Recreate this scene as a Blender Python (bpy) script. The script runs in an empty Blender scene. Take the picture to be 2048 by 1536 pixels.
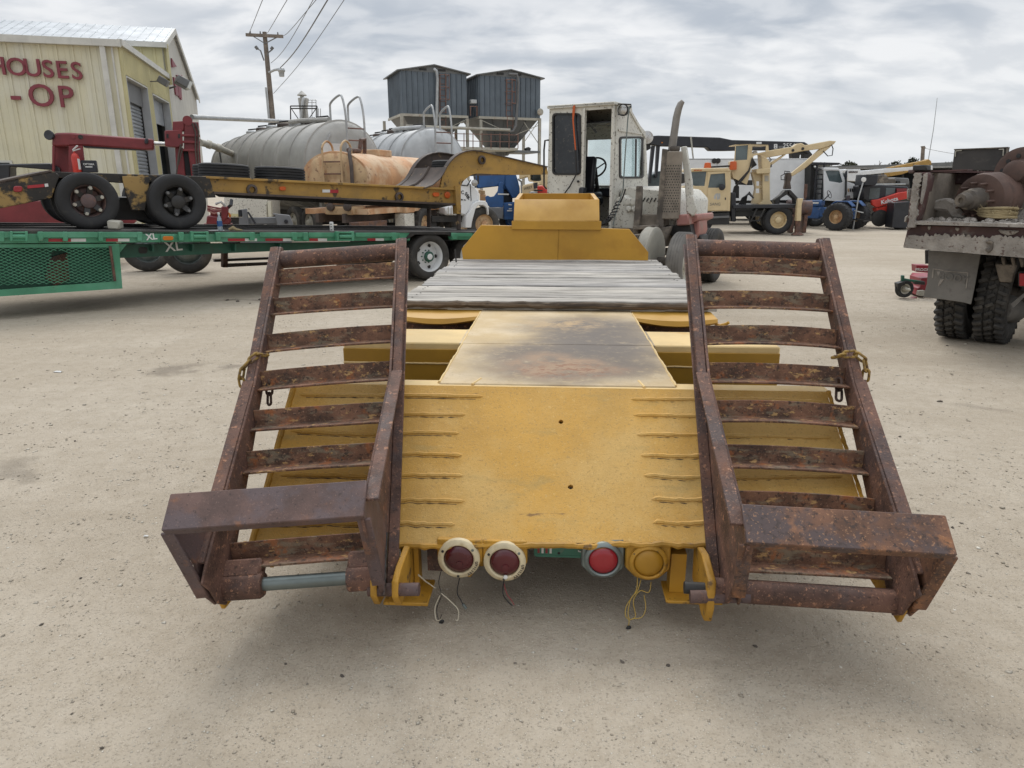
import bpy, bmesh, math, random
import numpy as np
from mathutils import Vector, Matrix, Euler, geometry, noise as mnoise
R = math.radians
PI = math.pi
rnd = random.Random(7)
S = bpy.context.scene
COL = S.collection

# ---------------------------------------------------------------- camera
F_PX, CX, CY, EYE = 1420.0, 1024.0, 768.0, 1.70
PITCH = math.atan(398 / 1420)
cam_d = bpy.data.cameras.new('camera')
cam = bpy.data.objects.new('camera', cam_d)
COL.objects.link(cam)
S.camera = cam
cam_d.sensor_width = 36.0
cam_d.lens = 36.0 * F_PX / 2048
cam_d.clip_start, cam_d.clip_end = 0.05, 5000
cam.location = (0, 0, EYE)
cam.rotation_euler = (PI / 2 - PITCH, 0, 0)
S.render.resolution_x, S.render.resolution_y = 1024, 768

# ---------------------------------------------------------------- sky and sun
SUN_EL, SUN_AZ = R(49), R(-8)          # azimuth from +Y towards +X
W = bpy.data.worlds.new('World')
S.world = W
W.use_nodes = True
sun_d = bpy.data.lights.new('sun', 'SUN')
sun_d.energy, sun_d.angle, sun_d.color = 1.5, R(26), (1.0, 0.97, 0.92)
sun = bpy.data.objects.new('sun', sun_d)
COL.objects.link(sun)
sd = Vector((math.sin(SUN_AZ) * math.cos(SUN_EL), math.cos(SUN_AZ) * math.cos(SUN_EL), math.sin(SUN_EL)))
sun.rotation_euler = sd.to_track_quat('Z', 'Y').to_euler()
sun.location = sd * 50
S.view_settings.view_transform = 'Standard'
S.view_settings.look = 'None'
S.view_settings.exposure = 0.0
S.view_settings.gamma = 1.0
S.view_settings.use_curve_mapping = False


class G:
    """node graph helper"""
    def __init__(s, tree):
        s.t = tree
        tree.nodes.clear()

    def n(s, typ, ins=None, **props):
        nd = s.t.nodes.new(typ)
        for k, v in props.items():
            setattr(nd, k, v)
        for k, v in (ins or {}).items():
            s.put(nd, k, v)
        return nd

    def put(s, nd, k, v):
        sk = nd.inputs[k]
        if isinstance(v, bpy.types.NodeSocket):
            s.t.links.new(v, sk)
        elif isinstance(v, bpy.types.Node):
            s.t.links.new(v.outputs[0], sk)
        else:
            if sk.type == 'RGBA' and len(v) == 3:
                v = (*v, 1)
            sk.default_value = v

    def math(s, op, a, b=0.0, c=None, clamp=False):
        ins = {0: a, 1: b}
        if c is not None:
            ins[2] = c
        return s.n('ShaderNodeMath', ins, operation=op, use_clamp=clamp).outputs[0]

    def vmath(s, op, a, b=(0, 0, 0)):
        return s.n('ShaderNodeVectorMath', {0: a, 1: b}, operation=op)

    def noise(s, vec, scale, detail=4, rough=0.55, dist=0.0):
        return s.n('ShaderNodeTexNoise', {'Vector': vec, 'Scale': scale, 'Detail': detail, 'Roughness': rough, 'Distortion': dist}).outputs[0]

    def ramp(s, fac, lo, hi, a=0.0, b=1.0):
        return s.n('ShaderNodeMapRange', {0: fac, 1: lo, 2: hi, 3: a, 4: b}, interpolation_type='SMOOTHSTEP').outputs[0]

    def mix(s, fac, a, b, mode='MIX'):
        nd = s.n('ShaderNodeMix', data_type='RGBA', blend_type=mode, clamp_factor=True)
        s.put(nd, 0, fac)
        s.put(nd, 6, a)
        s.put(nd, 7, b)
        return nd.outputs[2]

    def scalev(s, vec, sc):
        return s.n('ShaderNodeMapping', {'Vector': vec, 'Scale': sc}).outputs[0]


def lin(r, g, b):
    return tuple(((c / 255 + 0.055) / 1.055) ** 2.4 if c > 10 else c / 255 / 12.92 for c in (r, g, b))


def build_world():
    g = G(W.node_tree)
    tc = g.n('ShaderNodeTexCoord').outputs['Generated']
    sky = g.n('ShaderNodeTexSky', sky_type='NISHITA', sun_disc=False, sun_elevation=SUN_EL, sun_rotation=SUN_AZ, air_density=1.0, dust_density=2.0)
    sep = g.n('ShaderNodeSeparateXYZ', {0: tc})
    z = g.math('MAXIMUM', sep.outputs[2], 0.0)
    den = g.math('ADD', z, 0.30)
    cx = g.math('DIVIDE', sep.outputs[0], den)
    cy = g.math('DIVIDE', sep.outputs[1], den)
    p = g.n('ShaderNodeCombineXYZ', {0: cx, 1: cy, 2: 0.0}).outputs[0]
    p1 = g.vmath('ADD', g.scalev(p, (0.75, 1.0, 1)), (1.7, 0.6, 0)).outputs[0]
    big = g.noise(p1, 2.1, 5, 0.5, 0.4)
    p2 = g.vmath('ADD', g.scalev(p, (0.8, 1.25, 1)), (7.3, 2.1, 0)).outputs[0]
    mid = g.noise(p2, 5.5, 7, 0.52, 0.3)
    m1 = g.ramp(big, 0.40, 0.60)
    m2 = g.ramp(mid, 0.38, 0.62)
    k = g.math('ADD', g.math('MULTIPLY', m1, 0.55), g.math('MULTIPLY', m2, 0.45), clamp=True)
    cloud = g.mix(k, (5.0, 5.5, 6.2), (9.3, 9.4, 9.55))
    hor = g.ramp(z, 0.0, 0.15, 1.0, 0.0)
    cloud = g.mix(g.math('MULTIPLY', hor, 0.75), cloud, (8.6, 8.95, 9.3))
    up = g.ramp(z, 0.30, 1.0, 1.0, 1.95)      # overcast skies brighten towards the zenith
    cloud = g.mix(1.0, cloud, g.n('ShaderNodeCombineXYZ', {0: up, 1: up, 2: up}).outputs[0], 'MULTIPLY')
    colr = g.mix(0.93, sky.outputs[0], cloud)
    bg = g.n('ShaderNodeBackground', {0: colr, 1: 0.097})
    g.n('ShaderNodeOutputWorld', {0: bg})


build_world()


# ---------------------------------------------------------------- materials
def principled(g, **ins):
    nd = g.n('ShaderNodeBsdfPrincipled')
    for k, v in ins.items():
        g.put(nd, k.replace('_', ' '), v)
    g.n('ShaderNodeOutputMaterial', {0: nd})
    return nd


def wm(name, col, var=0.12, rough=0.6, metal=0.0, spots=(), bump=(), stretch=(1, 1, 1), vscale=2.5, rvar=0.1, coat=0.0, dust=None, emit=None, alpha=None, trans=0.0):
    """weathered paint or metal: base colour with cloudy variation, layers of stains, grain relief.
    spots: (colour, scale, lo, hi, stretch or None, strength, roughness)"""
    m = bpy.data.materials.new(name)
    m.use_nodes = True
    g = G(m.node_tree)
    tc = g.n('ShaderNodeTexCoord').outputs['Object']
    vec = tc if stretch == (1, 1, 1) else g.scalev(tc, stretch)
    n1 = g.noise(vec, vscale, 5, 0.6)
    dark = tuple(c * (1 - var * 1.6) for c in col)
    light = tuple(min(1, c * (1 + var)) for c in col)
    c = g.mix(g.ramp(n1, 0.3, 0.7), dark, light)
    rg = g.math('ADD', g.math('MULTIPLY', n1, rvar * 2), rough - rvar, clamp=True)
    mt = metal
    for i, sp in enumerate(spots):
        scol, sc, lo, hi = sp[:4]
        st = sp[4] if len(sp) > 4 and sp[4] else (1, 1, 1)
        k = sp[5] if len(sp) > 5 else 1.0
        off = g.vmath('ADD', g.scalev(tc, st), (3.7 * i + 1.3, 5.1 * i, 2.9 * i)).outputs[0]
        nn = g.noise(off, sc, 7, 0.62)
        msk = g.math('MULTIPLY', g.ramp(nn, lo, hi), k)
        c = g.mix(msk, c, scol)
        if len(sp) > 6:
            rg = g.n('ShaderNodeMix', {0: msk, 2: rg, 3: sp[6]}, data_type='FLOAT').outputs[0]
            if metal:
                mt = g.math('SUBTRACT', mt, msk, clamp=True)
    if dust:
        nz = g.n('ShaderNodeSeparateXYZ', {0: g.n('ShaderNodeNewGeometry').outputs['Normal']}).outputs[2]
        dm = g.math('MULTIPLY', g.ramp(nz, 0.35, 0.95), g.ramp(g.noise(tc, 3.0, 6, 0.65), 0.25, 0.7))
        c = g.mix(g.math('MULTIPLY', dm, dust[1]), c, dust[0])
    ins = dict(Base_Color=c, Roughness=rg, Metallic=mt)
    if coat:
        ins['Coat_Weight'] = coat
    if trans:
        ins['Transmission_Weight'] = trans
    if emit:
        ins['Emission_Color'] = emit[0]
        ins['Emission_Strength'] = emit[1]
    nd = principled(g, **ins)
    last = None
    for sc, st, d in bump:
        b = g.n('ShaderNodeBump', {'Height': g.noise(vec, sc, 5, 0.6), 'Strength': st, 'Distance': d})
        if last:
            g.put(b, 'Normal', last)
        last = b.outputs[0]
    if last:
        g.put(nd, 'Normal', last)
    return m


M = {}
DUST = (0.36, 0.30, 0.22)
MUD = (0.24, 0.20, 0.155)
M['rust'] = wm('rust', (0.125, 0.064, 0.045), 0.35, 0.75, 0.0, [((0.072, 0.048, 0.044), 4, 0.48, 0.62, None, 0.8, 0.6), ((0.22, 0.088, 0.04), 9, 0.56, 0.68, None, 0.5), ((0.40, 0.20, 0.115), 42, 0.585, 0.655, None, 0.75), ((0.035, 0.02, 0.016), 60, 0.56, 0.66, None, 0.75), ((0.30, 0.17, 0.11), 110, 0.58, 0.66, None, 0.6)], [(140, 0.5, 0.004), (25, 0.3, 0.006)], vscale=6)
M['rust_rung'] = wm('rust_rung', (0.16, 0.078, 0.045), 0.4, 0.75, 0.0, [((0.20, 0.17, 0.115), 7, 0.52, 0.64, (1, 3, 3), 0.65), ((0.30, 0.10, 0.03), 12, 0.56, 0.66, None, 0.8), ((0.46, 0.28, 0.11), 19, 0.58, 0.66, (1, 2, 2), 0.85), ((0.03, 0.018, 0.014), 48, 0.53, 0.64, None, 0.8), ((0.36, 0.21, 0.13), 95, 0.58, 0.66, None, 0.6)], [(120, 0.6, 0.004)], vscale=7)
M['rust_foot'] = wm('rust_foot', (0.125, 0.073, 0.06), 0.25, 0.7, 0.0, [((0.095, 0.07, 0.075), 5, 0.45, 0.6, None, 0.7, 0.55), ((0.23, 0.10, 0.05), 8, 0.58, 0.68, None, 0.7), ((0.03, 0.02, 0.018), 70, 0.58, 0.68, None, 0.65), ((0.24, 0.15, 0.12), 120, 0.58, 0.68, None, 0.5)], [(110, 0.35, 0.003)], vscale=6)
M['rust_orange'] = wm('rust_orange', (0.155, 0.075, 0.043), 0.3, 0.72, 0.0, [((0.07, 0.05, 0.05), 4.5, 0.47, 0.58, None, 0.85, 0.55), ((0.31, 0.135, 0.055), 7, 0.52, 0.64, None, 0.75), ((0.04, 0.025, 0.02), 45, 0.53, 0.63, None, 0.8), ((0.42, 0.22, 0.11), 100, 0.57, 0.66, None, 0.6)], [(110, 0.35, 0.003)], vscale=5)
M['yellow'] = wm('yellow_paint', (0.47, 0.245, 0.022), 0.10, 0.5, 0.0, [((0.34, 0.16, 0.012), 3, 0.52, 0.7, None, 0.5), ((0.26, 0.15, 0.05), 30, 0.66, 0.74, None, 0.7)], [(60, 0.15, 0.003)], vscale=1.5, dust=((0.55, 0.38, 0.16), 0.35))
M['yellow_edge'] = wm('yellow_edge', (0.46, 0.24, 0.025), 0.2, 0.6, 0.0, [((0.12, 0.07, 0.03), 16, 0.57, 0.66, None, 0.85), ((0.03, 0.02, 0.015), 28, 0.64, 0.72, None, 0.8)], [(60, 0.5, 0.006)], vscale=4)
M['yellow_deck'] = wm('yellow_deck', (0.60, 0.33, 0.058), 0.10, 0.62, 0.0, [((0.62, 0.40, 0.13), 2.2, 0.42, 0.66, None, 0.75), ((0.40, 0.25, 0.07), 1.6, 0.55, 0.75, (1, .5, .5), 0.55), ((0.36, 0.22, 0.07), 110, 0.54, 0.66, None, 0.6), ((0.36, 0.26, 0.09), 5, 0.56, 0.72, (.6, 2, 2), 0.5), ((0.70, 0.47, 0.16), 70, 0.58, 0.70, None, 0.5), ((0.17, 0.095, 0.04), 9, 0.68, 0.74, (.5, 2.4, 2.4), 0.75), ((0.10, 0.06, 0.035), 46, 0.70, 0.76, None, 0.8)], [(240, 0.6, 0.003), (60, 0.3, 0.004), (9, 0.3, 0.014)], vscale=1.3)
M['yellow_pale'] = wm('yellow_pale', (0.66, 0.48, 0.22), 0.1, 0.7, 0.0, [((0.52, 0.30, 0.07), 4, 0.55, 0.72, None, 0.6), ((0.42, 0.30, 0.17), 60, 0.62, 0.72, None, 0.5)], [(200, 0.35, 0.002)], vscale=2)
M['yellow_dark'] = wm('yellow_olive', (0.36, 0.19, 0.012), 0.12, 0.6, 0.0, [((0.24, 0.13, 0.012), 3, 0.5, 0.7, None, 0.5)], [(60, 0.2, 0.003)], vscale=2)
M['black_iron'] = wm('black_iron', (0.022, 0.021, 0.02), 0.3, 0.55, 0.0, [((0.07, 0.055, 0.045), 6, 0.55, 0.7, None, 0.6)], [(60, 0.2, 0.003)])
M['rubber'] = wm('rubber', (0.022, 0.022, 0.023), 0.2, 0.75, 0.0, [((0.075, 0.07, 0.06), 5, 0.5, 0.75, None, 0.5)], [(80, 0.2, 0.002)])
M['rubber_dusty'] = wm('rubber_dusty', (0.05, 0.047, 0.043), 0.25, 0.85, 0.0, [((0.14, 0.125, 0.105), 4, 0.48, 0.7, None, 0.6)], [(80, 0.3, 0.003)])
M['steel'] = wm('grey_steel', (0.20, 0.23, 0.22), 0.2, 0.42, 0.6, [((0.12, 0.10, 0.085), 8, 0.6, 0.72, None, 0.6, 0.7)], [(80, 0.1, 0.002)])
M['lens_red'] = wm('lens_red', (0.085, 0.004, 0.010), 0.25, 0.28, 0.0, [((0.17, 0.10, 0.09), 11, 0.60, 0.78, None, 0.35)], [(70, 0.1, 0.002)], coat=0.4)
M['lens_bright'] = wm('lens_bright', (0.30, 0.010, 0.018), 0.12, 0.3, 0.0, [((0.36, 0.12, 0.08), 9, 0.6, 0.8, None, 0.4)], coat=0.4)
M['lens_amber'] = wm('lens_amber', (0.42, 0.215, 0.018), 0.12, 0.45, 0.0, [((0.30, 0.15, 0.02), 9, 0.55, 0.75, None, 0.5)])
M['ring'] = wm('lamp_ring', (0.60, 0.51, 0.33), 0.12, 0.5, 0.0, [((0.36, 0.25, 0.10), 20, 0.55, 0.7, None, 0.6), ((0.30, 0.2, 0.09), 70, 0.62, 0.72, None, 0.6)], vscale=12)
M['wire_black'] = wm('wire_black', (0.02, 0.018, 0.017), 0.2, 0.5)
M['wire_pale'] = wm('wire_pale', (0.62, 0.56, 0.43), 0.15, 0.5)
M['wire_yellow'] = wm('wire_yellow', (0.45, 0.30, 0.05), 0.15, 0.5)
M['plate_green'] = wm('plate_green', (0.055, 0.20, 0.135), 0.2, 0.45, 0.0, [((0.2, 0.22, 0.17), 20, 0.6, 0.72, None, 0.5)])
M['ink_white'] = wm('ink_white', (0.72, 0.72, 0.68), 0.08, 0.55)
M['ink_red'] = wm('ink_red', (0.30, 0.035, 0.04), 0.1, 0.5)
M['ink_dark'] = wm('ink_dark', (0.05, 0.03, 0.03), 0.1, 0.6)
M['chain'] = wm('chain_yellow', (0.27, 0.165, 0.035), 0.3, 0.6, 0.0, [((0.08, 0.04, 0.022), 30, 0.5, 0.6, None, 0.9)], [(100, 0.3, 0.002)], vscale=20)
M['chain_dark'] = wm('chain_dark', (0.07, 0.04, 0.028), 0.3, 0.65, 0.0, [((0.27, 0.165, 0.035), 30, 0.6, 0.68, None, 0.9)], [(100, 0.3, 0.002)], vscale=20)
M['grease'] = wm('grease', (0.018, 0.014, 0.012), 0.3, 0.35, 0.0, [((0.08, 0.045, 0.03), 20, 0.5, 0.65, None, 0.8, 0.8)], [(60, 0.6, 0.006)])


def neck_material():
    """dusty yellow plate with rubbed dark and rusty patches where the coupling slid"""
    m = bpy.data.materials.new('neck_plate')
    m.use_nodes = True
    g = G(m.node_tree)
    tc = g.n('ShaderNodeTexCoord').outputs['Object']
    warp = g.n('ShaderNodeTexNoise', {'Vector': tc, 'Scale': 4.0, 'Detail': 5.0}).outputs[1]
    wv = g.vmath('ADD', tc, g.vmath('SCALE', g.vmath('SUBTRACT', warp, (0.5, 0.5, 0.5)).outputs[0]).outputs[0])
    wv.inputs[1].links[0].from_node.inputs['Scale'].default_value = 0.34
    wv = wv.outputs[0]
    base = g.mix(g.ramp(g.noise(tc, 3.0, 6, 0.65), 0.35, 0.7), (0.50, 0.365, 0.185), (0.60, 0.475, 0.30))
    base = g.mix(g.math('MULTIPLY', g.ramp(g.noise(tc, 60, 4, 0.6), 0.58, 0.7), 0.5), base, (0.36, 0.25, 0.13))

    def ell(cx, cy, rx, ry, soft=0.45):
        d = g.vmath('MULTIPLY', g.vmath('SUBTRACT', wv, (cx, cy, 0)).outputs[0], (1 / rx, 1 / ry, 0)).outputs[0]
        ln = g.n('ShaderNodeVectorMath', {0: d}, operation='LENGTH').outputs[1]
        return g.ramp(ln, 1.0 + soft, 1.0 - soft)
    fine = g.ramp(g.noise(tc, 14, 7, 0.72), 0.12, 0.52)
    d1 = g.math('MULTIPLY', ell(0.05, 1.08, 0.50, 0.50), g.math('MULTIPLY', fine, 0.92))
    d2 = g.math('MULTIPLY', ell(0.22, 1.95, 0.42, 0.42, 0.6), g.math('MULTIPLY', fine, 0.92))
    d3 = g.math('MULTIPLY', ell(0.27, 1.50, 0.32, 0.46, 0.7), g.math('MULTIPLY', fine, 0.88))
    c = g.mix(d1, base, (0.115, 0.09, 0.072))
    c = g.mix(d2, c, (0.11, 0.09, 0.075))
    c = g.mix(d3, c, (0.115, 0.095, 0.08))
    r1 = g.math('MULTIPLY', ell(0.0, 0.95, 0.30, 0.24), g.ramp(g.noise(tc, 7, 6, 0.65), 0.35, 0.6))
    c = g.mix(g.math('MULTIPLY', r1, 0.75), c, (0.36, 0.225, 0.125))
    r2 = g.math('MULTIPLY', ell(0.03, 0.88, 0.22, 0.14, 0.6), g.ramp(g.noise(tc, 22, 6, 0.7), 0.45, 0.62))
    c = g.mix(g.math('MULTIPLY', r2, 0.9), c, (0.21, 0.09, 0.04))
    p2 = g.math('MULTIPLY', ell(0.0, 2.05, 0.24, 0.16, 0.7), g.ramp(g.noise(tc, 9, 6, 0.7), 0.4, 0.62))
    c = g.mix(g.math('MULTIPLY', p2, 0.8), c, (0.46, 0.31, 0.15))
    nd = principled(g, Base_Color=c, Roughness=0.68)
    b = g.n('ShaderNodeBump', {'Height': g.noise(tc, 150, 5, 0.65), 'Strength': 0.4, 'Distance': 0.003})
    b2 = g.n('ShaderNodeBump', {'Height': g.noise(tc, 10, 4, 0.6), 'Strength': 0.25, 'Distance': 0.01, 'Normal': b.outputs[0]})
    g.put(nd, 'Normal', b2.outputs[0])
    return m


M['neck'] = neck_material()


def wood_material():
    m = bpy.data.materials.new('weathered_wood')
    m.use_nodes = True
    g = G(m.node_tree)
    tc = g.n('ShaderNodeTexCoord').outputs['Object']
    rn = g.n('ShaderNodeObjectInfo').outputs['Random']
    off = g.n('ShaderNodeCombineXYZ', {0: g.math('MULTIPLY', rn, 37.0), 1: g.math('MULTIPLY', rn, 91.0), 2: 0.0}).outputs[0]
    v = g.vmath('ADD', tc, off).outputs[0]
    gr = g.noise(g.scalev(v, (1.6, 34, 34)), 1.0, 8, 0.65, 0.4)
    fib = g.noise(g.scalev(v, (7, 160, 160)), 1.0, 5, 0.7)
    pat = g.noise(g.scalev(v, (1.0, 4, 4)), 1.6, 5, 0.6)
    c = g.mix(g.ramp(gr, 0.32, 0.68), (0.17, 0.16, 0.145), (0.53, 0.505, 0.465))
    c = g.mix(g.math('MULTIPLY', g.ramp(pat, 0.45, 0.7), 0.7), c, (0.66, 0.63, 0.57))
    c = g.mix(g.math('MULTIPLY', g.ramp(fib, 0.58, 0.72), 0.75), c, (0.10, 0.085, 0.075))
    c = g.mix(g.math('MULTIPLY', g.ramp(g.noise(g.scalev(v, (2, 9, 9)), 2.2, 6, 0.7), 0.60, 0.72), 0.7), c, (0.14, 0.105, 0.075))
    tint = g.mix(rn, (0.80, 0.80, 0.82), (1.0, 0.97, 0.92))
    c = g.mix(1.0, c, tint, 'MULTIPLY')
    nd = principled(g, Base_Color=c, Roughness=0.85)
    b = g.n('ShaderNodeBump', {'Height': gr, 'Strength': 0.7, 'Distance': 0.012})
    b2 = g.n('ShaderNodeBump', {'Height': fib, 'Strength': 0.5, 'Distance': 0.004, 'Normal': b.outputs[0]})
    g.put(nd, 'Normal', b2.outputs[0])
    return m


M['wood'] = wood_material()
M['wood_rot'] = wm('rotten_wood', (0.15, 0.11, 0.075), 0.35, 0.9, 0.0, [((0.05, 0.037, 0.028), 3, 0.5, 0.62, (1, 14, 14), 0.85), ((0.30, 0.24, 0.17), 3, 0.56, 0.68, (1, 10, 10), 0.7)], [(30, 0.8, 0.012)], stretch=(1, 12, 12), vscale=3)


# ---------------------------------------------------------------- mesh builder
class B:
    def __init__(s):
        s.v, s.f = [], []

    def add(s, vs, fs):
        o = len(s.v)
        s.v += [tuple(v) for v in vs]
        s.f += [tuple(i + o for i in f) for f in fs]
        return s

    def box(s, c, size, rot=None):
        hx, hy, hz = (d / 2 for d in size)
        vs = [Vector((x, y, z)) for x in (-hx, hx) for y in (-hy, hy) for z in (-hz, hz)]
        if rot is not None:
            m = rot if isinstance(rot, Matrix) else Euler(rot).to_matrix()
            vs = [m @ v for v in vs]
        c = Vector(c)
        return s.add([v + c for v in vs], [(0, 1, 3, 2), (4, 6, 7, 5), (0, 4, 5, 1), (2, 3, 7, 6), (0, 2, 6, 4), (1, 5, 7, 3)])

    def span(s, lo, hi):
        return s.box([(a + b) / 2 for a, b in zip(lo, hi)], [abs(b - a) for a, b in zip(lo, hi)])

    def bar(s, p0, p1, w, h, up=(0, 0, 1)):
        p0, p1 = Vector(p0), Vector(p1)
        d = (p1 - p0)
        y = d.normalized()
        x = y.cross(Vector(up))
        if x.length < 1e-4:
            x = y.cross(Vector((0, 1, 0)))
        x.normalize()
        z = x.cross(y)
        m = Matrix((x, y, z)).transposed()
        return s.box((p0 + p1) / 2, (w, d.length, h), m)

    def tube(s, pts, r, n=8, cap=True, closed=False):
        pts = [Vector(p) for p in pts]
        N = len(pts)
        rs = r if isinstance(r, (list, tuple)) else [r] * N
        rings, prev = [], None
        for i, p in enumerate(pts):
            a = pts[i - 1] if (i or closed) else p
            b = pts[(i + 1) % N] if (i < N - 1 or closed) else p
            t = (b - a).normalized()
            if prev is None:
                u = t.cross(Vector((0, 0, 1)))
                if u.length < 1e-3:
                    u = t.cross(Vector((1, 0, 0)))
            else:
                u = prev - t * prev.dot(t)
            u.normalize()
            prev = u
            w = t.cross(u)
            rings.append([p + (u * math.cos(2 * PI * k / n) + w * math.sin(2 * PI * k / n)) * rs[i] for k in range(n)])
        vs = [v for rg in rings for v in rg]
        fs = []
        for i in range(N if closed else N - 1):
            j = (i + 1) % N
            for k in range(n):
                q = (k + 1) % n
                fs.append((i * n + k, i * n + q, j * n + q, j * n + k))
        if cap and not closed:
            fs.append(tuple(range(n))[::-1])
            fs.append(tuple((N - 1) * n + k for k in range(n)))
        return s.add(vs, fs)

    def cyl(s, p0, p1, r0, r1=None, n=24, cap=True):
        return s.tube([p0, p1], [r0, r0 if r1 is None else r1], n, cap)

    def lathe(s, prof, c=(0, 0, 0), axis=(0, 0, 1), n=32, close=False, arc=2 * PI, cap=True):
        """prof: (radius, height) along the axis"""
        a = Vector(axis).normalized()
        u = a.cross(Vector((0, 0, 1)))
        if u.length < 1e-3:
            u = Vector((1, 0, 0))
        u.normalize()
        w = a.cross(u)
        c = Vector(c)
        full = abs(arc - 2 * PI) < 1e-6
        m = n if full else n + 1
        vs = [c + a * h + (u * math.cos(arc * k / n) + w * math.sin(arc * k / n)) * r for r, h in prof for k in range(m)]
        fs = []
        L = len(prof)
        for i in range(L if close else L - 1):
            j = (i + 1) % L
            for k in range(n):
                q = (k + 1) % m if full else k + 1
                fs.append((i * m + k, i * m + q, j * m + q, j * m + k))
        if full and not close and cap:
            if prof[0][0] > 1e-5:
                fs.append(tuple(range(m))[::-1])
            if prof[-1][0] > 1e-5:
                fs.append(tuple((L - 1) * m + k for k in range(m)))
        return s.add(vs, fs)

    def prism(s, outer, d0, d1, plane='xz', holes=(), mat=None):
        """outline extruded between d0 and d1 along the axis left out of plane; mat maps the result"""
        loops = [list(outer)] + [list(h) for h in holes]
        flat = [p for lp in loops for p in lp]

        def to3(p, d):
            return {'xz': Vector((p[0], d, p[1])), 'xy': Vector((p[0], p[1], d)), 'yz': Vector((d, p[0], p[1]))}[plane]
        vs = [to3(p, d0) for p in flat] + [to3(p, d1) for p in flat]
        if mat is not None:
            vs = [mat @ v for v in vs]
        n = len(flat)
        fs = []
        if holes:
            tri = geometry.tessellate_polygon([[Vector((p[0], p[1], 0)) for p in lp] for lp in loops])
            fs += [tuple(t) for t in tri] + [tuple(i + n for i in t[::-1]) for t in tri]
        else:
            fs += [tuple(range(n)), tuple(range(2 * n - 1, n - 1, -1))]
        o = 0
        for lp in loops:
            k = len(lp)
            for i in range(k):
                j = (i + 1) % k
                fs.append((o + i, o + j, o + j + n, o + i + n))
            o += k
        return s.add(vs, fs)

    def xf(s, m):
        s.v = [tuple(m @ Vector(v)) for v in s.v]
        return s

    def build(s, name, mat, parent=None, bevel=0.0, smooth=38, seg=1, **props):
        me = bpy.data.meshes.new(name)
        me.from_pydata(s.v, [], s.f)
        bm = bmesh.new()
        bm.from_mesh(me)
        bmesh.ops.recalc_face_normals(bm, faces=bm.faces)
        if bevel:
            es = [e for e in bm.edges if e.is_manifold and e.calc_face_angle(0) > 0.6]
            bmesh.ops.bevel(bm, geom=es, offset=bevel, segments=seg, profile=0.5, affect='EDGES', clamp_overlap=True)
        bm.to_mesh(me)
        bm.free()
        me.shade_smooth()
        me.set_sharp_from_angle(angle=R(smooth))
        return link(name, me, mat, parent, **props)


def link(name, me, mat, parent=None, **props):
    if mat is not None:
        me.materials.clear()
        me.materials.append(M[mat] if isinstance(mat, str) else mat)
    o = bpy.data.objects.new(name, me)
    COL.objects.link(o)
    if parent is not None:
        o.parent = parent
    for k, v in props.items():
        o[k] = v
    return o


def thing(name, label, cat, loc=(0, 0, 0), rz=0.0, group=None, rot=None):
    o = bpy.data.objects.new(name, None)
    o.empty_display_size = 0.2
    COL.objects.link(o)
    o.location = loc
    o.rotation_euler = rot if rot is not None else (0, 0, rz)
    o['label'], o['category'] = label, cat
    if group:
        o['group'] = group
    return o


def tag(o, label, cat, group=None):
    o['label'], o['category'] = label, cat
    if group:
        o['group'] = group
    return o


def same(o, parent=None, loc=None, rot=None):
    """another object on the same mesh"""
    c = o.copy()
    COL.objects.link(c)
    c.parent = parent if parent is not None else o.parent
    if loc is not None:
        c.location = loc
    if rot is not None:
        c.rotation_euler = rot
    return c


def dup(root, loc=None, rz=None, label=None, scale=None):
    """a copy of a thing with copies of its parts and sub-parts"""
    c = root.copy()
    COL.objects.link(c)
    if loc is not None:
        c.location = loc
    if rz is not None:
        c.rotation_euler = (0, 0, rz)
    if label:
        c['label'] = label
    if scale:
        c.scale = (scale,) * 3
    for ch in root.children:
        d = ch.copy()
        COL.objects.link(d)
        d.parent = c
        for gc in ch.children:
            e = gc.copy()
            COL.objects.link(e)
            e.parent = d
    return c


def text(s, size, name, mat, parent=None, depth=0.004, weight=0.0, loc=(0, 0, 0), rot=(PI / 2, 0, 0), sx=1.0, **props):
    cu = bpy.data.curves.new(name, 'FONT')
    cu.body, cu.size, cu.extrude, cu.offset = s, size, depth / 2, weight
    cu.align_x, cu.align_y = 'CENTER', 'CENTER'
    cu.resolution_u = 4
    t = bpy.data.objects.new(name, cu)
    COL.objects.link(t)
    dg = bpy.context.evaluated_depsgraph_get()
    dg.update()
    me = bpy.data.meshes.new_from_object(t.evaluated_get(dg))
    bpy.data.objects.remove(t)
    o = link(name, me, mat, parent, **props)
    o.location, o.rotation_euler, o.scale = loc, rot, (sx, 1, 1)
    return o


def smooth_path(pts, k=5):
    P = [Vector(p) for p in pts]
    out = []
    for i in range(len(P) - 1):
        a, b, c, d = P[max(i - 1, 0)], P[i], P[i + 1], P[min(i + 2, len(P) - 1)]
        for j in range(k):
            t = j / k
            out.append(0.5 * ((2 * b) + (c - a) * t + (2 * a - 5 * b + 4 * c - d) * t * t + (3 * b - a - 3 * c + d) * t ** 3))
    return out + [P[-1]]


def ray(u, v):
    a, b = (u - CX) / F_PX, (CY - v) / F_PX
    c, s = math.cos(PITCH), math.sin(PITCH)
    return Vector((a, c + b * s, -s + b * c))


def at(u, v, Y):
    """the world point at ground distance Y that the photograph shows at (u, v)"""
    r = ray(u, v)
    return Vector((0, 0, EYE)) + r * (Y / r.y)


def gnd(u, v, z=0.0):
    r = ray(u, v)
    return Vector((0, 0, EYE)) + r * ((z - EYE) / r.z)


def arc2(cx, cy, r, a0, a1, n):
    return [(cx + r * math.cos(R(a0 + (a1 - a0) * i / n)), cy + r * math.sin(R(a0 + (a1 - a0) * i / n))) for i in range(n + 1)]


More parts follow.
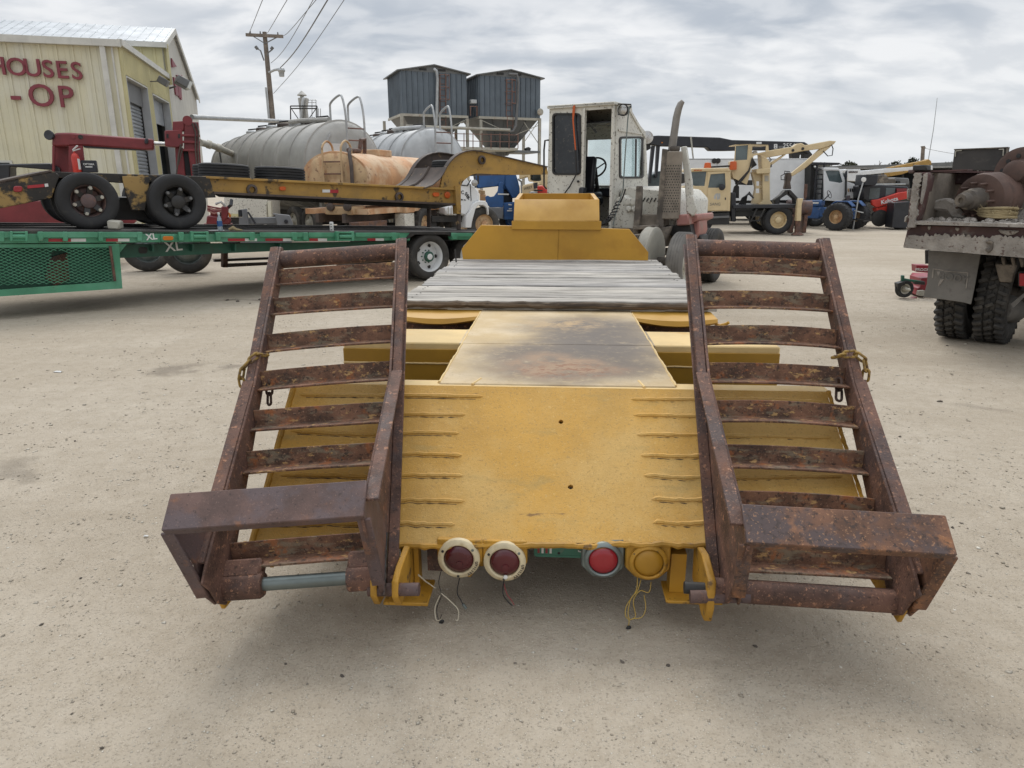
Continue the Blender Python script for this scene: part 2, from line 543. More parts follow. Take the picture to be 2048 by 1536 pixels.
def rrect(x0, y0, x1, y1, r, n=4):
    return arc2(x1 - r, y0 + r, r, -90, 0, n) + arc2(x1 - r, y1 - r, r, 0, 90, n) + arc2(x0 + r, y1 - r, r, 90, 180, n) + arc2(x0 + r, y0 + r, r, 180, 270, n)



EYEV = Vector((0, 0, EYE))


class Fr:
    """a vehicle's own frame: local x along it, y away from the viewer's side, z up"""
    def __init__(s, loc, rz=0.0, ry=0.0):
        s.loc, s.rot = Vector(loc), (0, ry, rz)
        s.m = Matrix.Translation(s.loc) @ Euler(s.rot).to_matrix().to_4x4()
        s.i = s.m.inverted()
        s.o = s.i @ EYEV

    def on(s, u, v, y=0.0):
        d = s.i.to_3x3() @ ray(u, v)
        return s.o + d * ((y - s.o.y) / d.y)

    def onx(s, u, v, x=0.0):
        d = s.i.to_3x3() @ ray(u, v)
        return s.o + d * ((x - s.o.x) / d.x)

    def yz(s, pts, x=0.0):
        return [(p.y, p.z) for p in (s.onx(u, v, x) for u, v in pts)]

    def side(s, pts, x0, x1, name, mat, parent, bevel=0.0, holes=(), **k):
        return B().prism(s.yz(pts, x0), x0, x1, 'yz', holes=[s.yz(h, x0) for h in holes]).build(name, mat, parent, bevel=bevel, **k)

    def xz(s, pts, y=0.0):
        return [(p.x, p.z) for p in (s.on(u, v, y) for u, v in pts)]

    def thing(s, name, label, cat, group=None):
        return thing(name, label, cat, s.loc, group=group, rot=s.rot)

    def slab(s, pts, y0, y1, name, mat, parent, bevel=0.0, holes=(), **k):
        """outline seen at (u, v) on the plane local y = y0, with thickness to y1"""
        return B().prism(s.xz(pts, y0), y0, y1, holes=[s.xz(h, y0) for h in holes]).build(name, mat, parent, bevel=bevel, **k)

    def pipe(s, pts, r, name, mat, parent, n=8, **k):
        return B().tube([s.on(*p) for p in pts], r, n).build(name, mat, parent, **k)
# ---------------------------------------------------------------- ground
def ground_material():
    m = bpy.data.materials.new('gravel_ground')
    m.use_nodes = True
    g = G(m.node_tree)
    tc = g.n('ShaderNodeTexCoord').outputs['Object']
    big = g.noise(tc, 0.22, 5, 0.6, 0.4)
    trk = g.noise(g.n('ShaderNodeMapping', {'Vector': tc, 'Scale': (0.25, 1.5, 1), 'Rotation': (0, 0, R(-14))}).outputs[0], 1.1, 6, 0.6, 0.5)
    mid = g.noise(tc, 2.6, 6, 0.65)
    fine = g.noise(tc, 55, 5, 0.7)
    rut = g.noise(g.n('ShaderNodeMapping', {'Vector': tc, 'Scale': (0.10, 2.6, 1), 'Rotation': (0, 0, R(24))}).outputs[0], 1.0, 5, 0.6, 0.9)
    rut2 = g.noise(g.n('ShaderNodeMapping', {'Vector': tc, 'Scale': (2.4, 0.12, 1), 'Rotation': (0, 0, R(12))}).outputs[0], 1.0, 5, 0.6, 0.9)
    c = g.mix(g.ramp(big, 0.35, 0.68), (0.395, 0.349, 0.285), (0.480, 0.437, 0.372))
    c = g.mix(g.math('MULTIPLY', g.ramp(trk, 0.46, 0.7), 0.55), c, (0.33, 0.287, 0.228))
    c = g.mix(g.math('MULTIPLY', g.ramp(mid, 0.5, 0.75), 0.45), c, (0.515, 0.47, 0.398))
    c = g.mix(g.math('MULTIPLY', g.ramp(fine, 0.52, 0.70), 0.32), c, (0.29, 0.248, 0.192))
    c = g.mix(g.math('MULTIPLY', g.ramp(rut, 0.50, 0.75), 0.18), c, (0.525, 0.482, 0.41))
    c = g.mix(g.math('MULTIPLY', g.ramp(rut2, 0.50, 0.75), 0.30), c, (0.335, 0.292, 0.235))
    mot = g.noise(tc, 9, 7, 0.72)
    c = g.mix(g.math('MULTIPLY', g.ramp(mot, 0.40, 0.66), 0.42), c, (0.315, 0.270, 0.208))
    grit = g.noise(tc, 190, 3, 0.7)
    c = g.mix(g.math('MULTIPLY', g.ramp(grit, 0.50, 0.66), 0.26), c, (0.55, 0.505, 0.43))
    vo = g.n('ShaderNodeTexVoronoi', {'Vector': tc, 'Scale': 85.0, 'Randomness': 1.0})
    ston = g.ramp(vo.outputs['Distance'], 0.36, 0.20)
    pick = g.ramp(g.n('ShaderNodeSeparateColor', {0: vo.outputs['Color']}).outputs[0], 0.62, 0.68)
    c = g.mix(g.math('MULTIPLY', g.math('MULTIPLY', ston, pick), 0.6), c, (0.58, 0.54, 0.46))
    vo2 = g.n('ShaderNodeTexVoronoi', {'Vector': tc, 'Scale': 24.0})
    pk2 = g.ramp(g.n('ShaderNodeSeparateColor', {0: vo2.outputs['Color']}).outputs[1], 0.9, 0.93)
    s2 = g.ramp(vo2.outputs['Distance'], 0.26, 0.14)
    c = g.mix(g.math('MULTIPLY', g.math('MULTIPLY', s2, pk2), 0.22), c, (0.22, 0.19, 0.155))
    # oily damp patches
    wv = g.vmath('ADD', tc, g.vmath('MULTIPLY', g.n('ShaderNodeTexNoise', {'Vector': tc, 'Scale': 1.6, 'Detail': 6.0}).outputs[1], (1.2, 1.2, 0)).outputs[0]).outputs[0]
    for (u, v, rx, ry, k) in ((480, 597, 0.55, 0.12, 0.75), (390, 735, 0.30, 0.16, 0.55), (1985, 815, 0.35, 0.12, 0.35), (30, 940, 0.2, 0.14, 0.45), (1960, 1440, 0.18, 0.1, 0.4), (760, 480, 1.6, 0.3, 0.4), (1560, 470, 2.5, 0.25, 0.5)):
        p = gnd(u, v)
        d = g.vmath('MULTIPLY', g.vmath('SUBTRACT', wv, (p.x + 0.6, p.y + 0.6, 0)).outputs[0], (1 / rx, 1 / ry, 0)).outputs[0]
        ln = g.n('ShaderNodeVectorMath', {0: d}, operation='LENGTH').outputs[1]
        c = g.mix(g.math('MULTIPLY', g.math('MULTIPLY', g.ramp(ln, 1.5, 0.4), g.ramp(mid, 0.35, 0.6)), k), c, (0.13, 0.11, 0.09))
    c = g.mix(1.0, c, (1.03, 0.995, 0.945), 'MULTIPLY')
    nd = principled(g, Base_Color=c, Roughness=0.92)
    nd.inputs['Specular IOR Level'].default_value = 0.25
    b = g.n('ShaderNodeBump', {'Height': g.noise(tc, 17, 6, 0.7), 'Strength': 0.8, 'Distance': 0.014})
    h2 = g.math('ADD', g.math('MULTIPLY', fine, 0.6), g.math('MULTIPLY', ston, 0.5))
    b2 = g.n('ShaderNodeBump', {'Height': h2, 'Strength': 0.7, 'Distance': 0.009, 'Normal': b.outputs[0]})
    g.put(nd, 'Normal', b2.outputs[0])
    return m


M['ground'] = ground_material()


def gheight(x, y):
    r = math.hypot(x, y)
    k = 1.0 if r < 25 else max(0.0, 1 - (r - 25) / 60)
    h = mnoise.fractal(Vector((x * 0.45, y * 0.7, 3.1)), 1.0, 2.1, 3) * 0.018
    h += mnoise.fractal(Vector((x * 2.6, y * 2.6, 9.0)), 0.9, 2.0, 3) * 0.008
    return h * k - 0.012


def build_ground():
    rings = [0.0] + [0.35 * (1.046 ** i) for i in range(205)]
    n = 240
    vs, fs = [(0, 0, gheight(0, 0))], []
    for r in rings[1:]:
        for k in range(n):
            a = 2 * PI * k / n
            x, y = r * math.cos(a), r * math.sin(a)
            vs.append((x, y, gheight(x, y) if r < 90 else -0.012))
    for k in range(n):
        fs.append((0, 1 + k, 1 + (k + 1) % n))
    for i in range(len(rings) - 2):
        a, b = 1 + i * n, 1 + (i + 1) * n
        for k in range(n):
            q = (k + 1) % n
            fs.append((a + k, b + k, b + q, a + q))
    me = bpy.data.meshes.new('ground')
    me.from_pydata(vs, [], fs)
    me.shade_smooth()
    link('ground', me, 'ground', kind='structure')


build_ground()


def build_gravel():
    """loose stones lying on the hard packed yard"""
    rg = np.random.default_rng(3)
    n = 70000
    # more stones close by, thinning with distance
    r = 1.0 * np.exp(rg.random(n) * math.log(17.0))
    az = (rg.random(n) - 0.5) * R(104)
    x, y = r * np.sin(az), r * np.cos(az)
    size = 0.0018 + 0.004 * rg.random(n) ** 3 + (rg.random(n) < 0.03) * rg.random(n) * 0.007
    size *= np.clip(r / 3.0, 0.8, 1.7)
    base = np.array([(1, 0, 0), (0, 1, 0), (-1, 0, 0), (0, -1, 0), (0, 0, 1), (0, 0, -1), (.6, .6, .45), (-.6, .55, .5)], float)
    oct_f = np.array([(0, 6, 4), (6, 1, 4), (1, 7, 4), (7, 2, 4), (2, 3, 4), (3, 0, 4), (0, 5, 1), (1, 5, 2), (2, 5, 3), (3, 5, 0), (0, 1, 6), (1, 2, 7)], int)
    V = np.repeat(base[None], n, 0) * (0.65 + 0.7 * rg.random((n, 8, 1)))
    V[..., 2] *= 0.40
    ca, sa = np.cos(rg.random(n) * 6.3)[:, None], np.sin(rg.random(n) * 6.3)[:, None]
    X = V[..., 0] * ca - V[..., 1] * sa
    Y = V[..., 0] * sa + V[..., 1] * ca
    V = np.stack([X, Y, V[..., 2]], -1) * size[:, None, None]
    z = np.array([gheight(float(a), float(b)) for a, b in zip(x, y)])
    V += np.stack([x, y, z + size * 0.05], -1)[:, None, :]
    Fc = (oct_f[None] + (np.arange(n) * 8)[:, None, None]).reshape(-1, 3)
    me = bpy.data.meshes.new('gravel')
    me.vertices.add(n * 8)
    me.vertices.foreach_set('co', V.reshape(-1).astype(np.float32))
    nf = len(Fc)
    me.loops.add(nf * 3)
    me.loops.foreach_set('vertex_index', Fc.reshape(-1).astype(np.int32))
    me.polygons.add(nf)
    me.polygons.foreach_set('loop_start', np.arange(0, nf * 3, 3, dtype=np.int32))
    me.update(calc_edges=True)
    tone = rg.random(n)
    pal = np.where((tone < 0.05)[:, None], np.array([0.24, 0.21, 0.17]), np.where((tone < 0.42)[:, None], np.array([0.35, 0.305, 0.24]), np.where((tone < 0.85)[:, None], np.array([0.44, 0.40, 0.33]), np.array([0.57, 0.535, 0.46]))))
    pal = pal * (0.85 + 0.3 * rg.random((n, 1)))
    ca_ = me.color_attributes.new('tone', 'FLOAT_COLOR', 'POINT')
    rgba = np.ones((n * 8, 4), np.float32)
    rgba[:, :3] = np.repeat(pal, 8, 0)
    ca_.data.foreach_set('color', rgba.reshape(-1))
    m = bpy.data.materials.new('loose_stone')
    m.use_nodes = True
    g = G(m.node_tree)
    at_ = g.n('ShaderNodeAttribute', attribute_name='tone')
    nd = principled(g, Base_Color=at_.outputs[0], Roughness=0.9)
    nd.inputs['Specular IOR Level'].default_value = 0.25
    link('gravel', me, m, kind='stuff')


build_gravel()
M['crack_brown'] = wm('crack_brown', (0.20, 0.12, 0.045), 0.4, 0.8, 0.0, [((0.05, 0.032, 0.02), 30, 0.46, 0.58, None, 0.9)])


# ---------------------------------------------------------------- the yellow lowbed trailer
YAW = -math.atan(86 / 1420 * math.cos(PITCH))
TR_LOC = (0.168, 2.51, 0)
trailer = thing('lowbed_trailer', 'long yellow low trailer with grey plank deck and dented steel tail seen from behind', 'trailer', TR_LOC, YAW)
TZ = 0.82


def jag(x):
    return mnoise.noise(Vector((x * 9, 2.2, 0))) * 0.010 + mnoise.noise(Vector((x * 31, 7.2, 0))) * 0.006


def wheel(parent_name, R_t, w, rim_r, mat_t='rubber', mat_r='steel', parent=None, loc=(0, 0, 0), axis=(1, 0, 0), dish=0.06, holes=5, hub=0.11, tread=36, studs=10, mat_h=None, groove=0.010, deep=None):
    """tyre and rim as parts; axis points to the outer side"""
    t = B()
    hw = w / 2
    prof = [(rim_r, -hw * 0.72), (rim_r + 0.02, -hw * 0.86), (R_t * 0.82, -hw), (R_t * 0.95, -hw * 0.93), (R_t - 0.004, -hw * 0.76)]
    for k in range(4):
        a = -hw * 0.68 + hw * 1.36 * k / 4
        b = a + hw * 1.36 / 4
        prof += [(R_t, a + 0.006), (R_t, b - 0.006), (R_t - groove, b - 0.004), (R_t - groove, b + 0.004)]
    prof += [(R_t - 0.004, hw * 0.76), (R_t * 0.95, hw * 0.93), (R_t * 0.82, hw), (rim_r + 0.02, hw * 0.86), (rim_r, hw * 0.72)]
    t.lathe(prof, (0, 0, 0), axis, 48, close=True)
    to = t.build('tyre', mat_t, parent, smooth=50)
    to.location = loc
    r = B()
    d = hw * 0.72 if deep is None else deep
    r.lathe([(rim_r + 0.012, hw * 0.80), (rim_r + 0.012, hw * 0.70), (rim_r - 0.005, hw * 0.66), (rim_r - 0.03, hw * 0.2), (rim_r - 0.035, d - dish - 0.02), (hub * 1.7, d - dish), (hub * 1.5, d - dish + 0.012), (hub * 1.02, d - dish + 0.015), (hub, d - dish + 0.02), (hub * 0.95, d - dish + 0.11), (hub * 0.55, d - dish + 0.13), (0, d - dish + 0.13)], (0, 0, 0), axis, 40, cap=False)
    ro = r.build('rim', mat_r, parent, smooth=40)
    ro.location = loc
    a = Vector(axis).normalized()
    u = a.cross(Vector((0, 0, 1))).normalized()
    ww = a.cross(u)
    for k in range(studs):
        q = a * (d - dish + 0.01) + (u * math.cos(2 * PI * k / studs) + ww * math.sin(2 * PI * k / studs)) * hub * 1.28
        st = B().cyl(q, q + a * 0.03, 0.013, 0.010, 6)
        so = st.build('stud', mat_h or mat_r, ro)
    for k in range(holes):
        an = 2 * PI * (k + 0.5) / holes
        rad = (hub * 1.6 + rim_r - 0.02) / 2
        q = (u * math.cos(an) + ww * math.sin(an)) * rad
        k_ = (rad - hub * 1.7) / (rim_r - 0.035 - hub * 1.7)
        base = d - dish - 0.02 * k_
        ho = B().lathe([(0.034, 0), (0.034, 0.006), (0.0, 0.0065)], q + a * (base - 0.001), axis, 16)
        ho.build('hand_hole', 'black_iron', ro)
    return to, ro


def build_trailer():
    T = trailer
    # sloping tail plate: ragged rear edge, two drain holes, slightly twisted
    th, W2 = 0.022, 1.235
    nx = 60
    xs = [-W2 + 2 * W2 * i / nx for i in range(nx + 1)]
    xs[0], xs[-1] = -1.235, 1.205

    def zrear(x):
        return 0.352 + 0.040 * x

    def ptail(x, s):      # s 0 at the rear edge .. 1 at the top
        k = jag(x) * (1 - s) * 1.0
        wob = mnoise.noise(Vector((x * 2.1, s * 3.0, 4.4))) * 0.008 * math.sin(PI * min(1, s))
        y = 0.0 + 0.575 * s - k
        z = zrear(x) * (1 - s) + TZ * s + k * -0.6 + wob
        return y, z
    ns = 26
    hs = [(0.028, 0.765), (0.045, 0.315)]          # drain holes, x and s
    b = B()
    top, cut = [], set()
    for j in range(ns + 1):
        for i in range(nx + 1):
            xx = xs[i] * (1 - 0.012 * j / ns)
            y, z = ptail(xs[i], j / ns)
            top.append((xx, y, z))
    hole_cells = []
    vs = list(top) + [(x, y + th * 0.64, z - th * 0.77) for x, y, z in top]
    n = len(top)
    fs = []
    for (hx, hsv) in hs:
        hole_cells.append((min(range(nx), key=lambda i: abs((xs[i] + xs[i + 1]) / 2 - hx)), int(hsv * ns)))
    for j in range(ns):
        for i in range(nx):
            a, c = j * (nx + 1) + i, (j + 1) * (nx + 1) + i
            if (i, j) in hole_cells:
                # an eight-sided drain hole cut in this cell
                q = [Vector(vs[a]), Vector(vs[a + 1]), Vector(vs[c + 1]), Vector(vs[c])]
                mid = sum(q, Vector()) / 4
                rim, low = [], []
                per = [q[0], (q[0] + q[1]) / 2, q[1], (q[1] + q[2]) / 2, q[2], (q[2] + q[3]) / 2, q[3], (q[3] + q[0]) / 2]
                for p in per:
                    d = p - mid
                    rim.append(mid + d.normalized() * 0.0105 * (1 + 0.2 * rnd.random()))
                o = len(vs)
                vs += [tuple(p) for p in rim] + [tuple(p + Vector((0, th * 0.64, -th * 0.77))) for p in rim] + [tuple(p) for p in per[1::2]]
                ring = [a, o + 16, a + 1, o + 17, c + 1, o + 18, c, o + 19]
                for k in range(8):
                    k2 = (k + 1) % 8
                    fs.append((ring[k], ring[k2], o + k2, o + k))
                    fs.append((o + k, o + k2, o + 8 + k2, o + 8 + k))
                continue
            fs.append((a, a + 1, c + 1, c))
            fs.append((a + n, c + n, c + 1 + n, a + 1 + n))
    edge = [i for i in range(nx + 1)] + [j * (nx + 1) + nx for j in range(1, ns + 1)] + [ns * (nx + 1) + i for i in range(nx - 1, -1, -1)] + [j * (nx + 1) for j in range(ns - 1, 0, -1)]
    for k in range(len(edge)):
        a, c = edge[k], edge[(k + 1) % len(edge)]
        fs.append((a, c, c + n, a + n))
    b.add(vs, fs)
    b.build('tail_plate', 'yellow_deck', T, smooth=50)
    # thick torn paint and weld along the rear edge
    pts = []
    for i in range(121):
        x = -1.22 + 2.42 * i / 120
        y, z = ptail(x, 0)
        pts.append((x, y - 0.004 + 0.005 * mnoise.noise(Vector((x * 22, 0, 5))), z - 0.010 + 0.006 * mnoise.noise(Vector((x * 17, 3, 0)))))
    b = B().tube(pts, [0.012 + 0.006 * mnoise.noise(Vector((p[0] * 26, 1, 1))) for p in pts], 7)
    b.build('edge_weld', 'yellow_edge', T)
    # weld beads where traction bars were cut off
    rows = (0.925, 0.80, 0.665, 0.525, 0.395, 0.245, 0.115)
    ends = ((-.33, .33), (-.40, .335), (-.42, .345), (-.40, .355), (-.385, .36), (-.37, .385), (-.40, .385))
    for s_, (xl, xr) in zip(rows, ends):
        for x0, x1 in ((-1.17, xl), (xr, 1.16)):
            pts, rad = [], []
            m = int((x1 - x0) / 0.016)
            for i in range(m + 1):
                x = x0 + (x1 - x0) * i / m
                y, z = ptail(x, s_ + 0.012 * mnoise.noise(Vector((x * 3, s_ * 9, 0))))
                f = 0.0092 + 0.0048 * mnoise.noise(Vector((x * 30, s_ * 50, 0)))
                if i in (0, m):
                    f = 0.002
                pts.append((x, y, z - 0.001))
                rad.append(max(0.002, f))
            B().tube(pts, rad, 6).build('weld_bead', 'yellow_deck', T)
            pts2 = [(p[0], p[1] - 0.011, p[2] - 0.010) for p in pts[2:-2]]
            B().tube(pts2, [max(0.0010, r_ * 0.26 + 0.0028 * mnoise.noise(Vector((p[0] * 40, 8, 2)))) for r_, p in zip(rad[2:-2], pts2)], 5).build('weld_bead', 'crack_brown', T)
    # edge beads along the sides of the tail
    for sgn in (-1, 1):
        pts = []
        for j in range(40):
            y, z = ptail(sgn * 1.22, j / 39)
            pts.append((sgn * 1.215 * (1 - 0.012 * j / 39) + 0.004 * mnoise.noise(Vector((j * .9, sgn, 0))), y, z))
        B().tube(pts, [0.009 + 0.004 * mnoise.noise(Vector((j * 1.3, sgn, 2))) for j in range(40)], 6).build('weld_bead', 'yellow_edge', T)
    # rear frame below the tail: ribs and a cross wall
    for x in (-1.19, -0.62, -0.30, 0.36, 0.62, 1.17):
        zr = zrear(x)
        B().prism([(0.05, zr - 0.02), (0.58, 0.775), (0.58, 0.42), (0.10, zr - 0.16)], x - 0.008, x + 0.008, 'yz').build('tail_rib', 'yellow_dark', T)
    B().span((-1.2, 0.50, 0.40), (1.2, 0.53, 0.74)).build('tail_bulkhead', 'yellow_dark', T)
    # flat ledge over the tail top and the central neck plate
    B().span((-1.215, 0.577, TZ - 0.03), (1.215, 0.675, TZ - 0.002)).build('ledge_plate', 'yellow_pale', T, bevel=0.004)
    B().span((-0.54, 0.60, TZ - 0.24), (0.54, 2.62, TZ + 0.004)).build('neck_beam', 'neck', T, bevel=0.006)
    for x in (-0.54, 0.54):
        pts = [(x + 0.004 * mnoise.noise(Vector((i * .7, x, 0))), 0.62 + i * 0.045, TZ + 0.002) for i in range(43)]
        B().tube(pts, [0.007 + 0.003 * mnoise.noise(Vector((i * 1.1, x, 2))) for i in range(43)], 6).build('weld_bead', 'yellow_pale', T)
    for x in (-0.385, 0.395):
        pts = [(x + 0.03 * (i / 8) * (1 if x < 0 else -0.5), 0.59 + i * 0.013, TZ + 0.003) for i in range(9)]
        B().tube(pts, 0.006, 6).build('weld_bead', 'yellow_pale', T)
    # box beam across, between the wheel pairs
    B().span((-1.235, 1.45, TZ - 0.28), (-0.542, 1.85, TZ + 0.006)).build('cross_beam', 'yellow_pale', T, bevel=0.008)
    B().span((0.542, 1.45, TZ - 0.28), (1.255, 1.85, TZ + 0.006)).build('cross_beam', 'yellow_pale', T, bevel=0.008)
    B().span((-0.56, 1.448, TZ - 0.02), (0.56, 1.853, TZ + 0.0065)).build('cross_cap', 'neck', T, bevel=0.004)
    for x0, x1 in ((-1.233, -0.545), (0.545, 1.252)):
        B().span((x0, 1.436, TZ - 0.275), (x1, 1.449, TZ - 0.03)).build('beam_face', 'yellow_dark', T, bevel=0.003)
        pts = [(x0 + (x1 - x0) * i / 40, 1.434, TZ - 0.112 + 0.002 * mnoise.noise(Vector((i * .8, x0, 0)))) for i in range(41)]
        B().tube(pts, 0.0055, 6).build('weld_bead', 'yellow_pale', T)
    # drooping lip plates under the first plank, and the dark pocket below them
    for sgn in (-1, 1):
        n_ = 16
        b = B()
        vs, fs = [], []
        for i in range(n_ + 1):
            x = sgn * (0.54 + 0.565 * i / n_)
            sag = -0.03 * math.sin(PI * i / n_) - 0.006 * i / n_
            vs += [(x, 2.60, TZ + 0.004), (x, 2.36 - 0.02 * math.sin(PI * i / n_), TZ - 0.002 + sag * 0.5), (x, 2.345 - 0.02 * math.sin(PI * i / n_), TZ - 0.02 + sag), (x, 2.36, TZ - 0.035 + sag), (x, 2.60, TZ - 0.03)]
        for i in range(n_):
            for k in range(5):
                q = (k + 1) % 5
                fs.append((i * 5 + k, i * 5 + q, i * 5 + 5 + q, i * 5 + 5 + k))
        fs += [(0, 1, 2, 3, 4), tuple(n_ * 5 + k for k in range(5))]
        b.add(vs, fs).build('lip_plate', 'yellow', T, smooth=40)
        B().span((sgn * 0.56, 2.50, TZ - 0.30), (sgn * 1.08, 2.53, TZ - 0.04)).build('pocket_wall', 'rust', T)
    hook = [(1.09, 2.40, TZ - 0.03), (1.11, 2.38, TZ - 0.05), (1.13, 2.36, TZ - 0.05), (1.16, 2.34, TZ - 0.035), (1.175, 2.33, TZ - 0.02)]
    B().tube(hook, [0.012, 0.014, 0.014, 0.012, 0.010], 8).build('tie_hook', 'yellow', T)
    # side rails under the deck
    for sgn in (-1, 1):
        B().span((sgn * 1.02, 2.53, TZ - 0.26), (sgn * 1.10, 5.5, TZ + 0.0)).build('side_beam', 'yellow', T, bevel=0.005)
        B().span((sgn * 0.45, 2.62, TZ - 0.3), (sgn * 0.53, 5.5, TZ + 0.002)).build('main_beam', 'yellow_dark', T)
    # weathered planks, each its own
    y = 2.575
    k = 0
    while y < 5.42:
        w = 0.185 + rnd.uniform(-0.03, 0.03)
        x0, x1 = -1.135 + rnd.uniform(-0.025, 0.02), 1.135 + rnd.uniform(-0.02, 0.03)
        h = 0.066 + rnd.uniform(-0.006, 0.007)
        nseg = 30
        vs, fs = [], []
        for i in range(nseg + 1):
            x = x0 + (x1 - x0) * i / nseg
            e = 0.006 * mnoise.noise(Vector((x * 4, y * 9, 1)))
            e2 = 0.006 * mnoise.noise(Vector((x * 4, y * 9, 8)))
            zt = TZ + 0.008 + h + 0.005 * mnoise.noise(Vector((x * 1.2, y * 7, 3)))
            if k == 0 and x > 0.55:
                zt -= 0.012 * abs(mnoise.noise(Vector((x * 9, 2, 3))))
            r_ = 0.005
            y0, y1 = y + e, y + w - 0.010 + e2
            vs += [(x, y0, TZ + 0.010), (x, y0, zt - r_), (x, y0 + r_, zt), (x, (y0 + y1) / 2, zt - 0.002), (x, y1 - r_, zt), (x, y1, zt - r_), (x, y1, TZ + 0.010)]
        for i in range(nseg):
            for q in range(7):
                q2 = (q + 1) % 7
                fs.append((i * 7 + q, i * 7 + q2, i * 7 + 7 + q2, i * 7 + 7 + q))
        fs += [tuple(range(7)), tuple(nseg * 7 + q for q in range(7))]
        p = B().add(vs, fs).build('plank', 'wood', T, smooth=60)
        for sx in (-1, 1):
            for dy in (0.3, 0.7):
                if rnd.random() < 0.45:
                    q = Vector((sx * (1.06 + rnd.uniform(-.015, .015)), y + w * dy, TZ + 0.008 + h))
                    B().lathe([(0.007, 0), (0.007, 0.002), (0.0, 0.003)], q, (0, 0, 1), 8).build('bolt_head', 'black_iron', p)
        y += w + 0.004
        k += 1
    pts = [(-1.12 + 2.2 * i / 60, 2.572 + 0.006 * mnoise.noise(Vector((i * .6, 0, 0))), TZ + 0.045 + 0.010 * mnoise.noise(Vector((i * .23, 4, 0)))) for i in range(61)]
    B().tube(pts, [0.024 + 0.008 * mnoise.noise(Vector((i * .5, 7, 1))) for i in range(61)], 8).build('plank_edge', 'wood_rot', T)
    B().cyl((-1.09, 5.30, TZ + .05), (-1.10, 5.30, TZ + 0.20), 0.008).build('stake_pin', 'black_iron', T)
    # head board with clipped corners, and the open topped box on it
    hb = B().prism([(-1.035, TZ + 0.02), (1.02, TZ - 0.02), (1.02, TZ + 0.165), (0.80, TZ + 0.415), (-0.83, TZ + 0.455), (-1.055, TZ + 0.19)], 5.50, 5.53)
    hb.build('head_board', 'yellow', T, bevel=0.004)
    for x0, x1, zt in ((-0.47, 0.47, 1.575),):
        zb, zm = TZ + 0.44, TZ + 0.50
        vs = [(x0 - .02, 5.495, zb), (x1 + .02, 5.495, zb), (x1 + .015, 5.475, zm), (x0 - .015, 5.475, zm)]
        # lower skirt
        B().prism([(x0 - .02, zb - .03), (x1 + .02, zb - .035), (x1 + .02, zm), (x0 - .02, zm)], 5.470, 5.498).build('box_skirt', 'yellow', T, bevel=0.003)
        # sloped rear wall, side walls, far wall, floor
        B().add([(x0, 5.472, zm + .002), (x1, 5.472, zm + .002), (x1 - .0, 5.66, 1.545), (x0 + .0, 5.66, 1.545), (x0, 5.502, zm + .002), (x1, 5.502, zm + .002), (x1, 5.685, 1.545), (x0, 5.685, 1.545)],
                [(0, 1, 2, 3), (4, 7, 6, 5), (3, 2, 6, 7), (0, 3, 7, 4), (1, 5, 6, 2), (0, 4, 5, 1)]).build('box_wall', 'yellow', T, bevel=0.003)
        for xa in (x0, x1 - 0.05):
            B().prism([(5.50, zm), (5.688, 1.548), (6.75, 1.600), (6.75, zm)], xa, xa + 0.05, 'yz').build('box_wall', 'yellow', T, bevel=0.003)
        B().span((x0 + .05, 6.70, zm), (x1 - .05, 6.75, 1.60)).build('box_wall', 'yellow', T, bevel=0.003)
        B().span((x0 + .05, 5.62, zm), (x1 - .05, 6.69, zm + 0.04)).build('box_floor', 'yellow_dark', T)
    # gooseneck running forward over the tractor
    B().span((-0.42, 5.54, TZ - 0.2), (0.42, 6.4, TZ + 0.42)).build('gooseneck', 'yellow_dark', T)
    B().span((-0.40, 6.4, TZ + 0.16), (0.40, 9.2, TZ + 0.42)).build('gooseneck', 'yellow_dark', T)
    # seam on the head board
    B().tube([(0.02, 5.497, TZ + 0.03), (0.03, 5.497, TZ + 0.42)], 0.003, 5).build('seam', 'yellow_dark', T)
    # wheels: two axles, dual tyres each side
    Rt = 0.352
    for yy in (1.04, 2.18):
        B().cyl((-1.15, yy, Rt), (1.15, yy, Rt), 0.06).build('axle', 'black_iron', T)
        for sgn in (-1, 1):
            for xx in (0.70, 1.02):
                wheel('w', Rt, 0.22, 0.20, 'rubber_dusty', 'ring', T, (sgn * xx, yy, Rt - 0.004), (sgn, 0, 0), studs=0, holes=0)
    # hinge brackets of the ramps
    for x in (-0.585, -0.665):
        B().prism([(-0.10, 0.165), (0.08, 0.13), (0.10, 0.31), (0.0, 0.325), (-0.16, 0.32), (-0.235, 0.30), (-0.245, 0.24), (-0.20, 0.18)], x - 0.012, x + 0.012, 'yz').build('hinge_bracket', 'yellow_edge', T, bevel=0.003)
    B().span((-0.68, -0.06, 0.085), (-0.50, 0.12, 0.10)).build('bracket_foot', 'yellow_edge', T, bevel=0.003)
    B().span((-0.57, 0.04, 0.10), (-0.55, 0.10, 0.32)).build('bracket_gusset', 'yellow', T)
    for x in (0.56,):
        B().prism([(-0.215, 0.165), (-0.165, 0.16), (0.03, 0.20), (0.045, 0.35), (-0.10, 0.375), (-0.235, 0.34), (-0.24, 0.23)], x - 0.014, x + 0.014, 'yz').build('hinge_bracket', 'yellow_edge', T, bevel=0.004)
    B().span((0.44, -0.03, 0.115), (0.66, 0.12, 0.128)).build('bracket_foot', 'yellow_edge', T, bevel=0.003)
    B().span((0.46, 0.03, 0.13), (0.52, 0.10, 0.30)).build('bracket_gusset', 'yellow', T)
    B().span((-0.52, 0.07, 0.17), (-0.42, 0.15, 0.33)).build('rusty_pocket', 'rust', T)
    for x0, x1, z in ((-0.69, -0.50, 0.175), (0.49, 0.70, 0.19)):
        B().cyl((x0, -0.215, z + 0.075), (x1, -0.215, z + 0.085), 0.024).build('hinge_pin', 'rust_foot', T)
